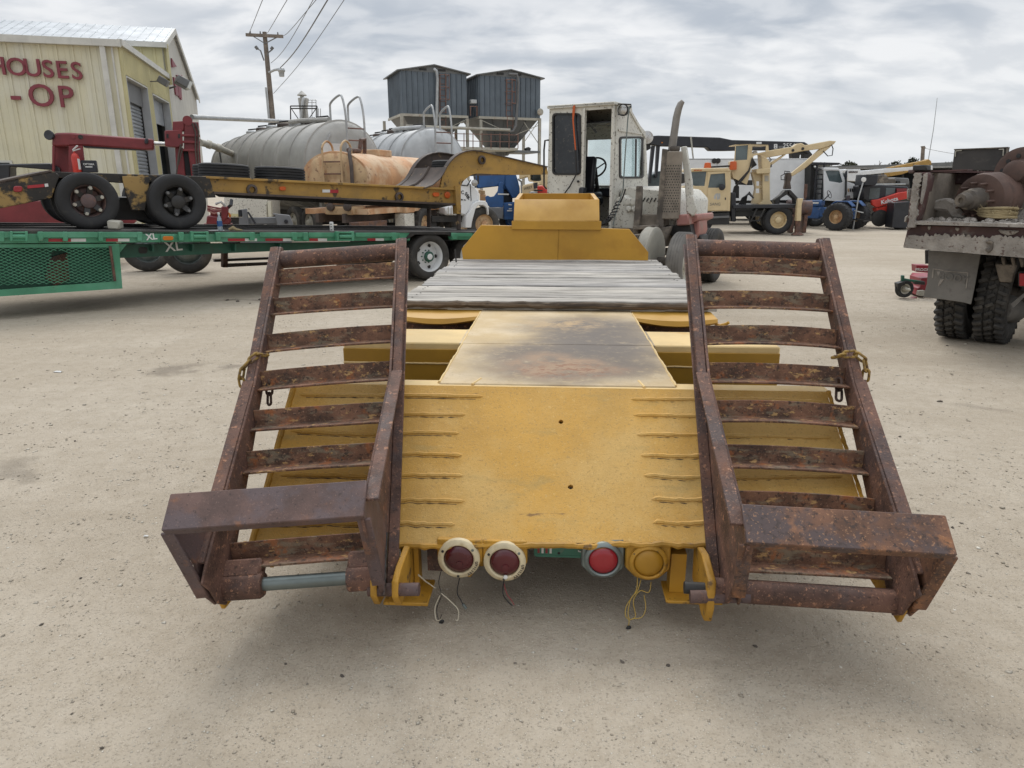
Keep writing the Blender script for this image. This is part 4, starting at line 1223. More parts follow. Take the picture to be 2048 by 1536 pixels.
# ---------------------------------------------------------------- warehouse
def build_warehouse():
    c = at(236, 83, 21.6)
    EH = c.z
    fr = Fr((c.x, c.y, 0), R(14.5))
    t = fr.thing('warehouse', 'cream metal sided warehouse with dark red wall lettering and two roller doors', 'building')
    # front wall of ribbed sheets, each its own
    pw = 0.405
    for i in range(12):
        x1 = -0.04 - i * pw
        x0 = x1 - pw + 0.004
        B().prism([(x0, 0.0), (x0 + 0.05, 0.0), (x0 + 0.062, -0.032), (x0 + 0.098, -0.032), (x0 + 0.11, 0.0), (x0 + 0.25, 0.0), (x0 + 0.258, -0.008), (x0 + 0.275, -0.008), (x0 + 0.283, 0.0), (x1, 0.0), (x1, 0.05), (x0, 0.05)], 0.0, EH - 0.12, 'xy').build('wall_sheet', 'wall_cream', t)
    B().span((-0.20, -0.05, 0), (-0.155, -0.002, EH - 0.12)).build('corner_trim', 'trim', t)
    # down pipe
    B().span((-0.47, -0.13, 0.3), (-0.33, -0.034, EH - 0.12)).build('down_pipe', 'trim', t, bevel=0.01)
    B().span((-0.485, -0.14, 2.9), (-0.315, -0.03, 2.95)).build('pipe_band', 'trim', t)
    # gutter and fascia
    B().prism([(-0.16, EH - 0.15), (-0.16, EH + 0.03), (0.02, EH + 0.06), (0.02, EH - 0.15)], -12, 0.06, 'yz').build('gutter', 'trim', t)
    B().prism([(0.0, EH - 0.10), (0.0, EH + 0.07), (6.75, EH + 0.07), (6.75, EH - 0.10)], -0.02, 0.10, 'yz').build('rake_trim', 'trim', t)
    B().prism([(-12, 0.02), (0.0, 0.02), (0, 6.7), (-12, 6.7)], EH - 0.10, EH + 0.04, 'xy').build('roof', 'roof_white', t)
    # side wall with two recessed doors: fine ribs
    doors = ((0.36, 3.02, 4.72), (3.72, 6.45, 4.62))

    def ribs(y0, y1, z0, z1):
        pts = []
        y = y0
        while y < y1 - 0.09:
            pts += [(0.0, y), (0.0, y + 0.06), (0.022, y + 0.072), (0.022, y + 0.098), (0.0, y + 0.11)]
            y += 0.12
        pts += [(0.0, y1), (-0.06, y1), (-0.06, y0)]
        B().prism(pts, z0, z1, 'xy').build('wall_sheet', 'wall_yellow', t)
    ribs(0.05, 0.355, 0, EH - .1)
    ribs(3.03, 3.71, 0, EH - .1)
    ribs(6.46, 6.68, 0, EH - .1)
    ribs(0.36, 3.02, 4.74, EH - .1)
    ribs(3.72, 6.45, 4.64, EH - .1)
    for k, (y0, y1, zt) in enumerate(doors):
        B().span((-0.30, y1 - 0.04, 0), (0.015, y1, zt)).build('door_jamb', 'jamb', t)
        B().span((-0.30, y0, 0), (0.01, y0 + 0.03, zt)).build('door_jamb', 'jamb', t)
        B().span((-0.30, y0 + .03, zt - 0.04), (0.012, y1 - .04, zt)).build('door_head', 'trim', t)
        B().span((-0.32, y1 - 0.12, 0), (-0.22, y1 - 0.045, zt - .05)).build('door_track', 'black_iron', t)
        if k == 0:
            d = B().span((-0.30, y0 + .035, zt - 0.62), (-0.16, y1 - .125, zt - .045)).build('shutter_hood', 'lamp_grey', t)
            z = 0.0
            sh = B().span((-0.285, y0 + .04, 0), (-0.275, y1 - .13, zt - .63)).build('roller_shutter', 'shutter', t)
            while z < zt - 0.72:
                B().prism([(-0.273, z), (-0.245, z + 0.03), (-0.245, z + 0.075), (-0.273, z + 0.105)], y0 + .045, y1 - .135, 'xy' if False else 'xz').xf(Matrix.Identity(4)).build('slat', 'shutter', sh)
                z += 0.11
        else:
            B().span((-0.28, y0 + .04, zt - 0.85), (-0.22, y1 - .13, zt - .05)).build('roller_shutter', 'shutter', t)
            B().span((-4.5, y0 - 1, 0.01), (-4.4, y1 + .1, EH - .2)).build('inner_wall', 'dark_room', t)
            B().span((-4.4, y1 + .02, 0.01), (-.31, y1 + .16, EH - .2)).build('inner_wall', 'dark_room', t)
    # letters
    for ch, x, z, sz in (('H', -3.05, 4.775, .63), ('O', -2.58, 4.765, .63), ('U', -2.20, 4.755, .63), ('S', -1.83, 4.74, .63), ('E', -1.49, 4.73, .63), ('S', -1.13, 4.715, .63), ('-', -2.73, 4.07, .9), ('O', -2.10, 4.045, .82), ('P', -1.50, 4.03, .80)):
        text(ch, sz, 'letter', 'letter_red', t, 0.07, 0.006, (x, -0.075, z), (PI / 2, 0, 0))
    # window at the far side, half seen
    B().span((-3.85, -0.045, 1.5), (-3.12, -0.002, 2.36)).build('window_frame', 'trim', t)
    B().span((-3.8, -0.055, 1.55), (-3.18, -0.046, 2.30)).build('window_pane', 'glass_dark', t)
    # flood lights on brackets
    for (y, z, mt, sz) in ((3.5, 4.95, 'lamp_grey', 0.28),):
        B().bar((0.0, y, z), (0.28, y - .02, z + .02), 0.03, 0.03).build('lamp_arm', 'lamp_grey', t)
        fl = B().box((0.42, y, z + 0.02), (0.30, 0.34, 0.22), (0, R(32), 0)).build('flood_light', 'lamp_grey', t, bevel=0.02)

    # ------------- the taller hall behind it
    y0, yr, y1, z0, zr, z1 = 6.72, 9.0, 13.2, 6.62, 7.5, 5.45
    fr2 = Fr((c.x, c.y, 0), R(14.5))
    h = fr2.thing('gabled_hall', 'taller hall with pale ribbed roof and a red emblem on its stained end wall', 'building')
    B().prism([(y0, 0), (y0, z0), (yr, zr), (y1, z1), (y1, 0)], -0.06, 0.0, 'yz').build('end_wall', 'wall_grey', h)
    pts = []
    x = -13.0
    while x < -0.1:
        pts += [(x, y0), (x + .3, y0), (x + .32, y0 - .03), (x + .38, y0 - .03), (x + .40, y0)]
        x += 0.44
    pts += [(-.0, y0), (-.0, y0 + .05), (-13, y0 + .05)]
    B().prism(pts, EH - .3, z0, 'xy').build('front_wall', 'wall_yellow', h)
    for (ya, za, yb, zb) in ((y0 - .18, z0 - .03, yr, zr), (y1 + .1, z1 - .03, yr, zr)):
        d = Vector((0, yb - ya, zb - za)).normalized()
        nn = Vector((0, -d.z, d.y)) if d.y > 0 else Vector((0, d.z, -d.y))
        B().add([(-13, ya, za), (0.10, ya, za), (0.10, yb, zb), (-13, yb, zb), (-13, ya, za + .07), (0.10, ya, za + .07), (0.10, yb, zb + .07), (-13, yb, zb + .07)], [(0, 1, 2, 3), (4, 7, 6, 5), (0, 4, 5, 1), (1, 5, 6, 2), (2, 6, 7, 3), (3, 7, 4, 0)]).build('roof', 'roof_white', h)
        x = -12.9
        while x < 0.05:
            b = B().bar((x, ya, za + .075), (x, yb, zb + .075), 0.05, 0.022)
            b.build('roof_rib', 'roof_white', h)
            x += 0.30
    B().prism([(y0 - .16, z0 - .17), (yr, zr - .13), (y1 + .1, z1 - .17), (y1 + .1, z1 + .03), (yr, zr + .075), (y0 - .16, z0 + .04)], 0.10, 0.13, 'yz').build('gable_trim', 'trim', h)
    B().prism([(y0 - .28, z0 - .15), (y0 - .28, z0 + .02), (y0 - .16, z0 + .02), (y0 - .16, z0 - .15)], -13, .12, 'yz').build('gutter', 'trim', h)
    # emblem on the end wall, cut from dark red sheet
    def epts(L):
        return [(p.y, p.z) for p in (fr2.i @ at_plane(u, v) for u, v in L)]

    def at_plane(u, v):
        d = fr2.i.to_3x3() @ ray(u, v)
        k = (0.001 - fr2.o.x) / d.x
        return fr2.m @ (fr2.o + d * k)
    Zs = lambda L: [(200 + a / 4.955, 40 + b_ / 4.955) for a, b_ in L]
    for L in ([(698, 378), (748, 462), (706, 470)], [(718, 565), (748, 580), (770, 755), (740, 740)], [(752, 575), (770, 600), (785, 770), (775, 768)], [(772, 620), (793, 650), (802, 792), (788, 785)], [(772, 560), (800, 545), (852, 650), (845, 675), (790, 600)], [(748, 545), (775, 545), (790, 590), (765, 600)]):
        P2 = epts(Zs(L))
        B().prism(P2, 0.004, 0.05, 'yz').build('emblem_piece', 'letter_red', h)
    p = fr2.on(335, 148, 6.70)
    B().bar((0, 6.9, 5.15), (0.25, 6.75, 5.2), 0.05, 0.05).build('lamp_arm', 'lamp_grey', h)
    B().box((0.50, 6.85, 5.35), (0.50, 0.5, 0.30), (0, R(28), R(20))).build('flood_light', 'lamp_grey', h, bevel=0.03)
    B().box((0.70, 6.78, 5.24), (0.10, 0.46, 0.26), (0, R(28), R(20))).build('flood_glass', 'lamp_glass', h)


build_warehouse()


# ---------------------------------------------------------------- silos on a steel frame
def build_silos():
    fr = Fr((at(800, 300, 50).x, 50, 0), R(21))

    def ladder(u, v0, v1, y, parent, cage=True, du=3.4):
        a, b_ = fr.on(u - du, v0, y), fr.on(u - du, v1, y)
        w = 0.42
        o = B().bar(a, b_, 0.05, 0.05).build('ladder_rail', 'rail_rust', parent)
        B().bar(a + Vector((w, 0, 0)), b_ + Vector((w, 0, 0)), 0.05, 0.05).build('ladder_rail', 'rail_rust', parent)
        z = b_.z
        while z < a.z:
            B().bar((a.x, a.y, z), (a.x + w, a.y, z), 0.03, 0.03).build('ladder_rung', 'rail_rust', o)
            z += 0.36
        if cage:
            z = b_.z + 0.8
            while z < a.z:
                B().tube([(a.x - .1, a.y, z), (a.x - .12, a.y - .4, z), (a.x + w / 2, a.y - .62, z), (a.x + w + .12, a.y - .4, z), (a.x + w + .1, a.y, z)], 0.025, 5).build('cage_hoop', 'rail_rust', o)
                z += 0.75
            for q in (-.1, w / 2, w + .1):
                yq = a.y - (.62 if q == w / 2 else .4)
                B().bar((a.x + q, yq, b_.z + .8), (a.x + q, yq, a.z), 0.03, 0.03).build('cage_bar', 'rail_rust', o)
    specs = (('silo', 'blue grey square hopper bin with gable roof beside the grey tanks', 800, 933, (142, 148), (226, 232), 870, 131, 868, 877),
             ('silo', 'blue grey square hopper bin with gable roof nearest the white cab', 958, 1081, (151, 157), (232, 237), 1021, 141, 1035, 1012))
    for si, (nm, lb, ul, ur, (vl, vr), (bl, br), ua, va, up, uld) in enumerate(specs):
        t = fr.thing(nm, lb, 'silo', 'square bins on the steel frame')
        y0 = 0.0 if si == 0 else 0.0
        A, D = fr.on(ul, vl, y0), fr.on(ur, vr, y0)
        zt = (A.z + D.z) / 2
        zb = (fr.on(ul, bl, y0).z + fr.on(ur, br, y0).z) / 2
        x0, x1 = A.x, D.x
        dep = (x1 - x0) * 0.92
        xa, za = (x0 + x1) / 2, zt + 0.42
        # ribbed wall sheets
        n = 12
        for i in range(n):
            a = x0 + (x1 - x0) * i / n
            b_ = x0 + (x1 - x0) * (i + 1) / n
            B().prism([(a, y0), (a + .03, y0 - .05), (a + .08, y0 - .05), (a + .11, y0), (b_ - .006, y0), (b_ - .006, y0 + .04), (a, y0 + .04)], zb, zt, 'xy').build('wall_sheet', 'silo_blue', t)
        for i in range(11):
            a = y0 + dep * i / 11
            b_ = y0 + dep * (i + 1) / 11
            B().prism([(x0, a + .04), (x0 - .05, a + .06), (x0 - .05, a + .11), (x0, a + .14), (x0, b_ - .006), (x0 + .04, b_ - .006), (x0 + .04, a + .04)], zb, zt, 'xy').build('wall_sheet', 'silo_blue', t)
        B().prism([(x1 - .04, y0 + .05), (x1, y0 + .05), (x1, y0 + dep), (x1 - .04, y0 + dep)], zb, zt, 'xy').build('wall_sheet', 'silo_blue', t)
        B().prism([(x0, zt), (x1, zt), (xa, za)], y0 - .02, y0 + .03).build('gable_sheet', 'silo_grey', t)
        for du in (-.75, .55):
            B().span((xa + du - .25, y0 - .06, zt + .10), (xa + du + .25, y0 - .022, zt + .22)).build('vent', 'black_iron', t)
        for xs, xe in ((x0 - .25, xa), (x1 + .25, xa)):
            ze = zt - .03
            B().add([(xs, y0 - .2, ze), (xe, y0 - .2, za), (xe, y0 + dep + .2, za), (xs, y0 + dep + .2, ze), (xs, y0 - .2, ze + .07), (xe, y0 - .2, za + .07), (xe, y0 + dep + .2, za + .07), (xs, y0 + dep + .2, ze + .07)], [(0, 1, 2, 3), (4, 7, 6, 5), (0, 4, 5, 1), (1, 5, 6, 2), (2, 6, 7, 3), (3, 7, 4, 0)]).build('roof', 'silo_grey', t)
        # hopper
        hz = zb - 2.5
        q = 0.45
        xm, ym = (x0 + x1) / 2, y0 + dep / 2
        vs = [(x0 + .05, y0 + .05, zb), (x1 - .05, y0 + .05, zb), (x1 - .05, y0 + dep, zb), (x0 + .05, y0 + dep, zb), (xm - q, ym - q, hz), (xm + q, ym - q, hz), (xm + q, ym + q, hz), (xm - q, ym + q, hz)]
        B().add(vs, [(0, 1, 5, 4), (1, 2, 6, 5), (2, 3, 7, 6), (3, 0, 4, 7), (3, 2, 1, 0), (4, 5, 6, 7)]).build('hopper', 'silo_grey', t)
        for i in range(1, 5):
            f = i / 5
            pA = Vector(vs[0]).lerp(Vector(vs[1]), f) + Vector((0, -.03, 0))
            pB = Vector(vs[4]).lerp(Vector(vs[5]), f) + Vector((0, -.03, 0))
            B().bar(pA, pB, 0.05, 0.05).build('hopper_rib', 'silo_grey', t)
        # ring beam
        B().span((x0 - .06, y0 - .07, zb - .16), (x1 + .06, y0 + .0, zb)).build('ring_beam', 'frame_pale', t)
        B().span((x0 - .07, y0 + .0, zb - .16), (x0 + .0, y0 + dep, zb)).build('ring_beam', 'frame_pale', t)
        # loading pipe
        if si == 0:
            fr.pipe([(868, 138, -.25), (873, 142, -.35), (875, 158, -.35), (873, 250, -.35), (866, 256, -.35)], 0.10, 'loading_pipe', 'galv', t)
        else:
            fr.pipe([(1018, 148, -.25), (1034, 149, -.35), (1037, 165, -.35), (1032, 250, -.35), (1026, 262, -.35), (1018, 264, -.35)], 0.09, 'loading_pipe', 'lamp_grey', t)
        ladder(uld + (6 if si == 0 else 4), va + 18, 225 if si == 0 else 232, -.05, t)
        ladder(uld + (6 if si == 0 else 6), 232, 262, -.05, t, False)
    f = fr.thing('bin_stand', 'pale steel frame carrying the two square bins', 'stand')
    for u, v0, y in ((803, 229, 0.0), (934, 235, 0.0), (961, 237, 0.0), (1079, 237, 0.0), (768, 240, 3.9), (911, 236, 4.0), (1047, 236, 4.0)):
        a = fr.on(u, v0, y)
        B().span((a.x - .09, y - .12, 0), (a.x + .09, y + .06, a.z - .08)).build('post', 'frame_pale', f)
    for (u0, v0, u1, v1) in ((934, 238, 885, 262), (962, 240, 1010, 262), (1079, 240, 1048, 285), (1048, 245, 1079, 290), (1079, 250, 1030, 270)):
        a, b_ = fr.on(u0, v0, .02), fr.on(u1, v1, .02)
        B().bar(a, b_, 0.04, 0.04).build('brace', 'frame_pale', f)
    fr.slab([(860, 292), (1036, 296), (1036, 301), (860, 297)], -.9, 3.2, 'platform', 'frame_pale', f)
    fr.slab([(1030, 300), (1080, 302), (1080, 306), (1030, 305)], -.3, 2.5, 'platform', 'silo_grey', f)
    for v in (267, 281):
        a, b_ = fr.on(890, v, -.9), fr.on(1036, v + 3, -.9)
        B().bar(a, b_, 0.045, 0.045).build('handrail', 'rail_rust', f)
    for u in range(892, 1040, 18):
        a, b_ = fr.on(u, 266, -.9), fr.on(u, 297, -.9)
        B().bar(a, b_, 0.05, 0.05).build('rail_post', 'rail_rust', f)
    fr.pipe([(812, 252, -.6), (1020, 260, -.6)], 0.10, 'transfer_pipe', 'frame_pale', f)
    # catwalk box between the bins, motor on top
    fr.slab([(940, 213), (942, 213), (942, 232), (940, 232)], -.1, -.05, 'rail_post', 'rail_rust', f)
    fr.slab([(953, 213), (955, 213), (955, 232), (953, 232)], -.1, -.05, 'rail_post', 'rail_rust', f)
    fr.slab([(940, 211.5), (955, 212), (955, 213.6), (940, 213.4)], -.11, -.04, 'handrail', 'rail_rust', f)
    fr.slab([(942, 199), (954, 199), (954, 207), (942, 207)], -.2, .2, 'motor', 'galv', f, bevel=.03)
    B().lathe([(0, -.05), (.20, -.05), (.24, .05), (.20, .12), (0, .12)], fr.on(1080, 224, -.3), (0, -1, 0), 20).build('flood_light', 'frame_pale', f)
    fr.slab([(1052, 297), (1058, 294), (1062, 297), (1061, 301), (1054, 301)], -.2, .2, 'motor', 'black_iron', f)


build_silos()


# ---------------------------------------------------------------- cyclone beyond the grey tank
def build_cyclone():
    fr = Fr((at(605, 300, 62).x, 62, 0))
    t = fr.thing('dust_cyclone', 'small grey cyclone hopper with a capped top rising behind the big tank', 'hopper')
    fr.slab([(595, 195), (613, 195), (610, 215), (614, 247), (600, 247), (598, 215)], 0, 0.8, 'body', 'tank_grey', t, bevel=.05)
    B().lathe([(0.02, .45), (.38, .12), (.38, .06), (0, .06)], fr.on(604, 193, .4), (0, 0, 1), 12).build('cap', 'tank_grey', t)
    B().lathe([(.16, 0), (.16, .25)], fr.on(604, 194, .4) - Vector((0, 0, .05)), (0, 0, 1), 12).build('neck', 'tank_grey', t)
    fr.pipe([(608, 196, -.1), (606, 200, -.2), (601, 246, -.2)], 0.12, 'chute', 'tank_pale', t)
    for u in (581, 634):
        fr.pipe([(u, 212, -.3), (u + .5, 260, -.3)], 0.05, 'post', 'black_iron', t)
    for v in (212, 217):
        fr.pipe([(581, v, -.3), (634, v, -.3)], 0.05, 'handrail', 'black_iron', t)
    fr.pipe([(582, 216, -.3), (598, 240, -.3)], 0.035, 'brace', 'black_iron', t)
    fr.pipe([(633, 216, -.3), (616, 240, -.3)], 0.035, 'brace', 'black_iron', t)
    for v in (200, 205):
        fr.pipe([(616, v, .3), (632, v, .3)], 0.03, 'handrail', 'galv', t)
    for u in (624, 632, 637, 641):
        fr.pipe([(u, 200 if u < 635 else 217, .3), (u, 250, .3)], 0.03, 'post', 'galv', t)


build_cyclone()


# ---------------------------------------------------------------- utility pole and lines
def build_pole():
    fr = Fr((at(556, 372, 45).x, 45, 0))
    t = fr.thing('utility_pole', 'leaning grey wooden utility pole with crossarm and lamp', 'utility pole')
    top, base = fr.on(529, 64), fr.on(563, 425)
    base.z = -0.5
    B().tube([base, base.lerp(top, .5), top], [0.20, 0.165, 0.125], 12).build('pole', 'wood_pole', t)
    d = Vector((-.17, -.18, 0))
    B().tube([base + d, base.lerp(top, .72) + d], 0.06, 8).build('conduit', 'galv', t)
    a, b_ = fr.on(492, 69.5, -.15), fr.on(566, 73, -.15)
    B().bar(a, b_, 0.14, 0.16).build('crossarm', 'wood_pole', t)
    for u in (501, 521, 556):
        p = a.lerp(b_, (u - 492) / 74)
        B().cyl(p + Vector((0, 0, .07)), p + Vector((0, 0, .22)), 0.05, 0.03, 8).build('insulator', 'lamp_grey', t)
    for u, v in ((507, 73), (553, 75)):
        B().bar(fr.on(u, v, -.14), fr.on(530, 87, -.14), 0.04, 0.05).build('brace', 'lamp_grey', t)
    for pts in (([(511, 93), (516, 98), (521, 101), (528, 121)]), ([(546, 94), (542, 101), (537, 105), (535, 112)])):
        fr.pipe([(u, v, -.2) for u, v in pts], 0.04, 'fuse_arm', 'lamp_grey', t)
        p = fr.on(*pts[0], -.2)
        B().cyl(p, fr.on(pts[0][0] + (4 if pts[0][0] < 530 else -4), pts[0][1] + 5, -.2), 0.09, n=8).build('fuse', 'lamp_grey', t)
    fr.pipe([(538, 145, -.15), (549, 140, -.3), (563, 137.5, -.5)], 0.07, 'lamp_arm', 'galv', t)
    B().lathe([(.0, .28), (.17, .22), (.22, .1), (.2, .06), (.16, .0), (.14, -.22), (0, -.22)], fr.on(563, 145, -.5), (0, 0, 1), 16).build('lamp_shade', 'galv', t)
    lines = (((498, 66), (525, 0)), ((535, 66), (574, 0)), ((567, 70), (632, 0)), ((542, 126), (626, 0)), ((560, 136), (655, 0)), ((547, 187), (688, 0)))
    names = ('thin power line from the left end of the crossarm', 'thin power line from beside the pole top', 'sagging power line from the right end of the crossarm',
             'service wire from the pole below the fuses', 'dark cable from the street lamp arm', 'lowest cable leaving the pole under its lamp')
    for k, ((u0, v0), (u1, v1)) in enumerate(lines):
        p0 = at(u0, v0, 44.8)
        p1 = at(u1, v1, 30)
        s = (u1 - u0) / max(1, v0 - v1)
        p2 = at(u1 + s * 520, -420, 16)
        pts = []
        for i in range(25):
            q = i / 24 * 2
            pts.append(p0 * ((q - 1) * (q - 2) / 2) - p1 * (q * (q - 2)) + p2 * (q * (q - 1) / 2))
        sg = (2.2, 2.0, 4, 7.0, 6, 6)[k] * 0.05
        pts = [p - Vector((0, 0, sg * math.sin(PI * min(1, i / 12)))) for i, p in enumerate(pts)]
        o = B().tube([p - p0 for p in pts], 0.014 if k != 4 else 0.026, 5).build('power_line', 'lamp_grey')
        o.location = p0
        tag(o, names[k], 'power line', 'lines running to the utility pole')
    # pale feed pipes from the hall towards the tanks
    a, b_ = at(384, 234, 28), at(575, 243, 38)
    o = B().tube([Vector((0, 0, 0)), b_ - a], 0.09, 12).build('feed_pipe', 'galv')
    o.location = a
    tag(o, 'long thin grey pipe crossing the sky from the hall to the big tank', 'pipe')
    P = [at(400, 285, 24.5), at(418, 289, 25), at(438, 296, 26), at(470, 310, 28)]
    t2 = thing('hose_pipe', 'fat pale pipe with collars entering the big grey tank', 'pipe', P[0])
    B().tube([p - P[0] for p in P], 0.11, 12).build('pipe', 'frame_pale', t2)
    for p in P[1:3]:
        B().cyl(p - P[0] - Vector((.06, .03, -.02)), p - P[0] + Vector((.06, .03, -.02)), 0.14, n=14).build('collar', 'frame_pale', t2)
    p = P[2] - P[0]
    B().cyl(p, p - Vector((-.05, 0, .9)), 0.025, n=6).build('support_rod', 'black_iron', t2)


build_pole()


# ---------------------------------------------------------------- grey bulk tanks
def bulk_tank(label, P0, P1, rad, mat, nb, panel):
    ax = (P1 - P0)
    L = ax.length
    t = thing('tank_trailer', label, 'tank trailer', (P0.x, P0.y, 0), math.atan2(ax.y, ax.x), 'grey bulk tank trailers')
    zc = P0.z
    # local x runs from the near end backwards
    prof = [(0.0, -.34), (rad * .35, -.31), (rad * .7, -.20), (rad * .90, -.07), (rad * .97, 0.02), (rad, 0.12), (rad * 1.0, L * .35), (rad * 1.02, L * .5), (rad * 0.98, L * .7), (rad * .86, L * .93), (rad * .80, L), (rad * .6, L + .22), (rad * .3, L + .3), (0, L + .32)]
    B().lathe(prof, (0, 0, zc), (1, 0, 0), 48).build('tank_shell', mat, t, smooth=50)

    def rr(x):
        for (r0, h0), (r1, h1) in zip(prof, prof[1:]):
            if h0 <= x <= h1:
                return r0 + (r1 - r0) * (x - h0) / (h1 - h0)
        return rad
    for k in range(nb):
        x = 0.10 + (L - .2) * k / (nb - 1)
        r = rr(x)
        B().lathe([(r - .02, -.04), (r + .035, -.03), (r + .035, .03), (r - .02, .04)], (x, 0, zc), (1, 0, 0), 48, close=True).build('band', mat, t)
    # end ladder with looped tops
    for s_ in (-.52, .12):
        pts = [(-.40, s_, zc - .9), (-.45, s_, zc + .6), (-.44, s_, zc + rad + .1), (-.30, s_, zc + rad + .62), (-.1, s_, zc + rad + .72), (.45, s_, zc + rad + .55), (.52, s_, zc + rad + .35), (.52, s_, zc + rad - .03)]
        B().tube(smooth_path(pts, 4), 0.035, 8).build('ladder_rail', 'galv', t)
    for k in range(6):
        z = zc - .7 + k * .36
        B().cyl((-.43, -.52, z), (-.43, .12, z), 0.022, n=8).build('ladder_rung', 'galv' if k < 4 else 'rail_rust', t)
    # walkway and rail on top
    B().tube([(.5, -.5, zc + rad - .04), (1.6, -.62, zc + rad - .12), (2.2, -.55, zc + rad + .05)], 0.035, 6).build('hand_bar', 'galv', t)
    for k in range(7):
        x = 1.4 + k * (L * .8 - 1.4) / 6
        B().lathe([(.24, 0), (.24, .12), (.20, .16), (0, .18)], (x, 0, zc + rr(x) - .03), (0, 0, 1), 16).build('hatch', 'brown_iron' if k % 2 else 'galv', t)
        B().tube([(x - .22, -.3, zc + rr(x)), (x - .1, -.2, zc + rr(x) + .22), (x + .15, .1, zc + rr(x) + .18)], 0.03, 6).build('hatch_clamp', 'black_iron', t)
    B().tube([(.4, .25, zc + rad + .03), (2.2, .3, zc + rad + .10), (3.1, .28, zc + rad + .12)], 0.075, 8).build('vent_pipe', mat, t)
    if panel:
        B().span((-.36, .30, zc + .08), (-.335, .95, zc + .63)).build('notice_panel', 'tape_white', t)
        B().bar((-.20, .55, zc + .95), (-.16, 1.05, zc + .1), 0.05, 0.05).build('end_bar', 'galv', t)
    # chassis
    for s_ in (-.45, .45):
        B().span((.1, s_ - .06, zc - rad - .35), (L, s_ + .06, zc - rad - .12)).build('chassis_rail', 'black_iron', t)
    for x in (.4, L * .5, L - .4):
        B().span((x - .08, -.75, zc - rad - .15), (x + .08, .75, zc - rad * .75)).build('saddle', mat, t)
    R_ = .5
    for x in (.7, 1.85):
        for s_ in (-1, 1):
            wheel('w', R_, .28, .29, 'rubber_dusty', 'frame_pale', t, (x, s_ * .95, R_), (0, s_, 0), studs=0, holes=4)
        B().cyl((x, -.9, R_), (x, .9, R_), .07).build('axle', 'black_iron', t)
    for s_ in (-.6, .6):
        B().span((.2, s_ - .04, R_), (.35, s_ + .04, zc - rad - .3)).build('hanger', 'black_iron', t)
    B().span((L - 1.6, -.5, 0.0), (L - 1.48, .5, zc - rad - .2)).build('landing_leg', 'frame_pale', t)
    return t


p0 = at(690, 330, 24.0)
p1 = at(476, 330, 30.5)
p1.z = p0.z
bulk_tank('dull grey banded bulk tank with a blank white panel on its end', p0, p1, 1.36, 'tank_grey', 9, True)
p0 = at(868, 330, 27.0)
p1 = at(722, 330, 34.0)
p1.z = p0.z
bulk_tank('shiny grey streaked bulk tank under the square bins', p0, p1, 1.28, 'tank_pale', 7, False)
# ---------------------------------------------------------------- helpers for traced vehicles
def ctr(fr, u, v, y, du):
    """centre and radius (from a pixel half width) on the plane local y = y"""
    c = fr.on(u, v, y)
    a, b_ = fr.on(u, v - du, y), fr.on(u, v + du, y)
    return c, (a - b_).length / 2


def blk(fr, u0, v0, u1, v1, y0, y1, name, mat, parent, bevel=0.0):
    return fr.slab([(u0, v0), (u1, v0), (u1, v1), (u0, v1)], y0, y1, name, mat, parent, bevel=bevel)


def zm(ox, oy, k):
    return lambda L: [(ox + a / k, oy + b_ / k) for a, b_ in L]


# ---------------------------------------------------------------- green flatbed trailer
p = gnd(862, 561)
GT = Fr((p.x, p.y, 0), R(38), R(2.5))


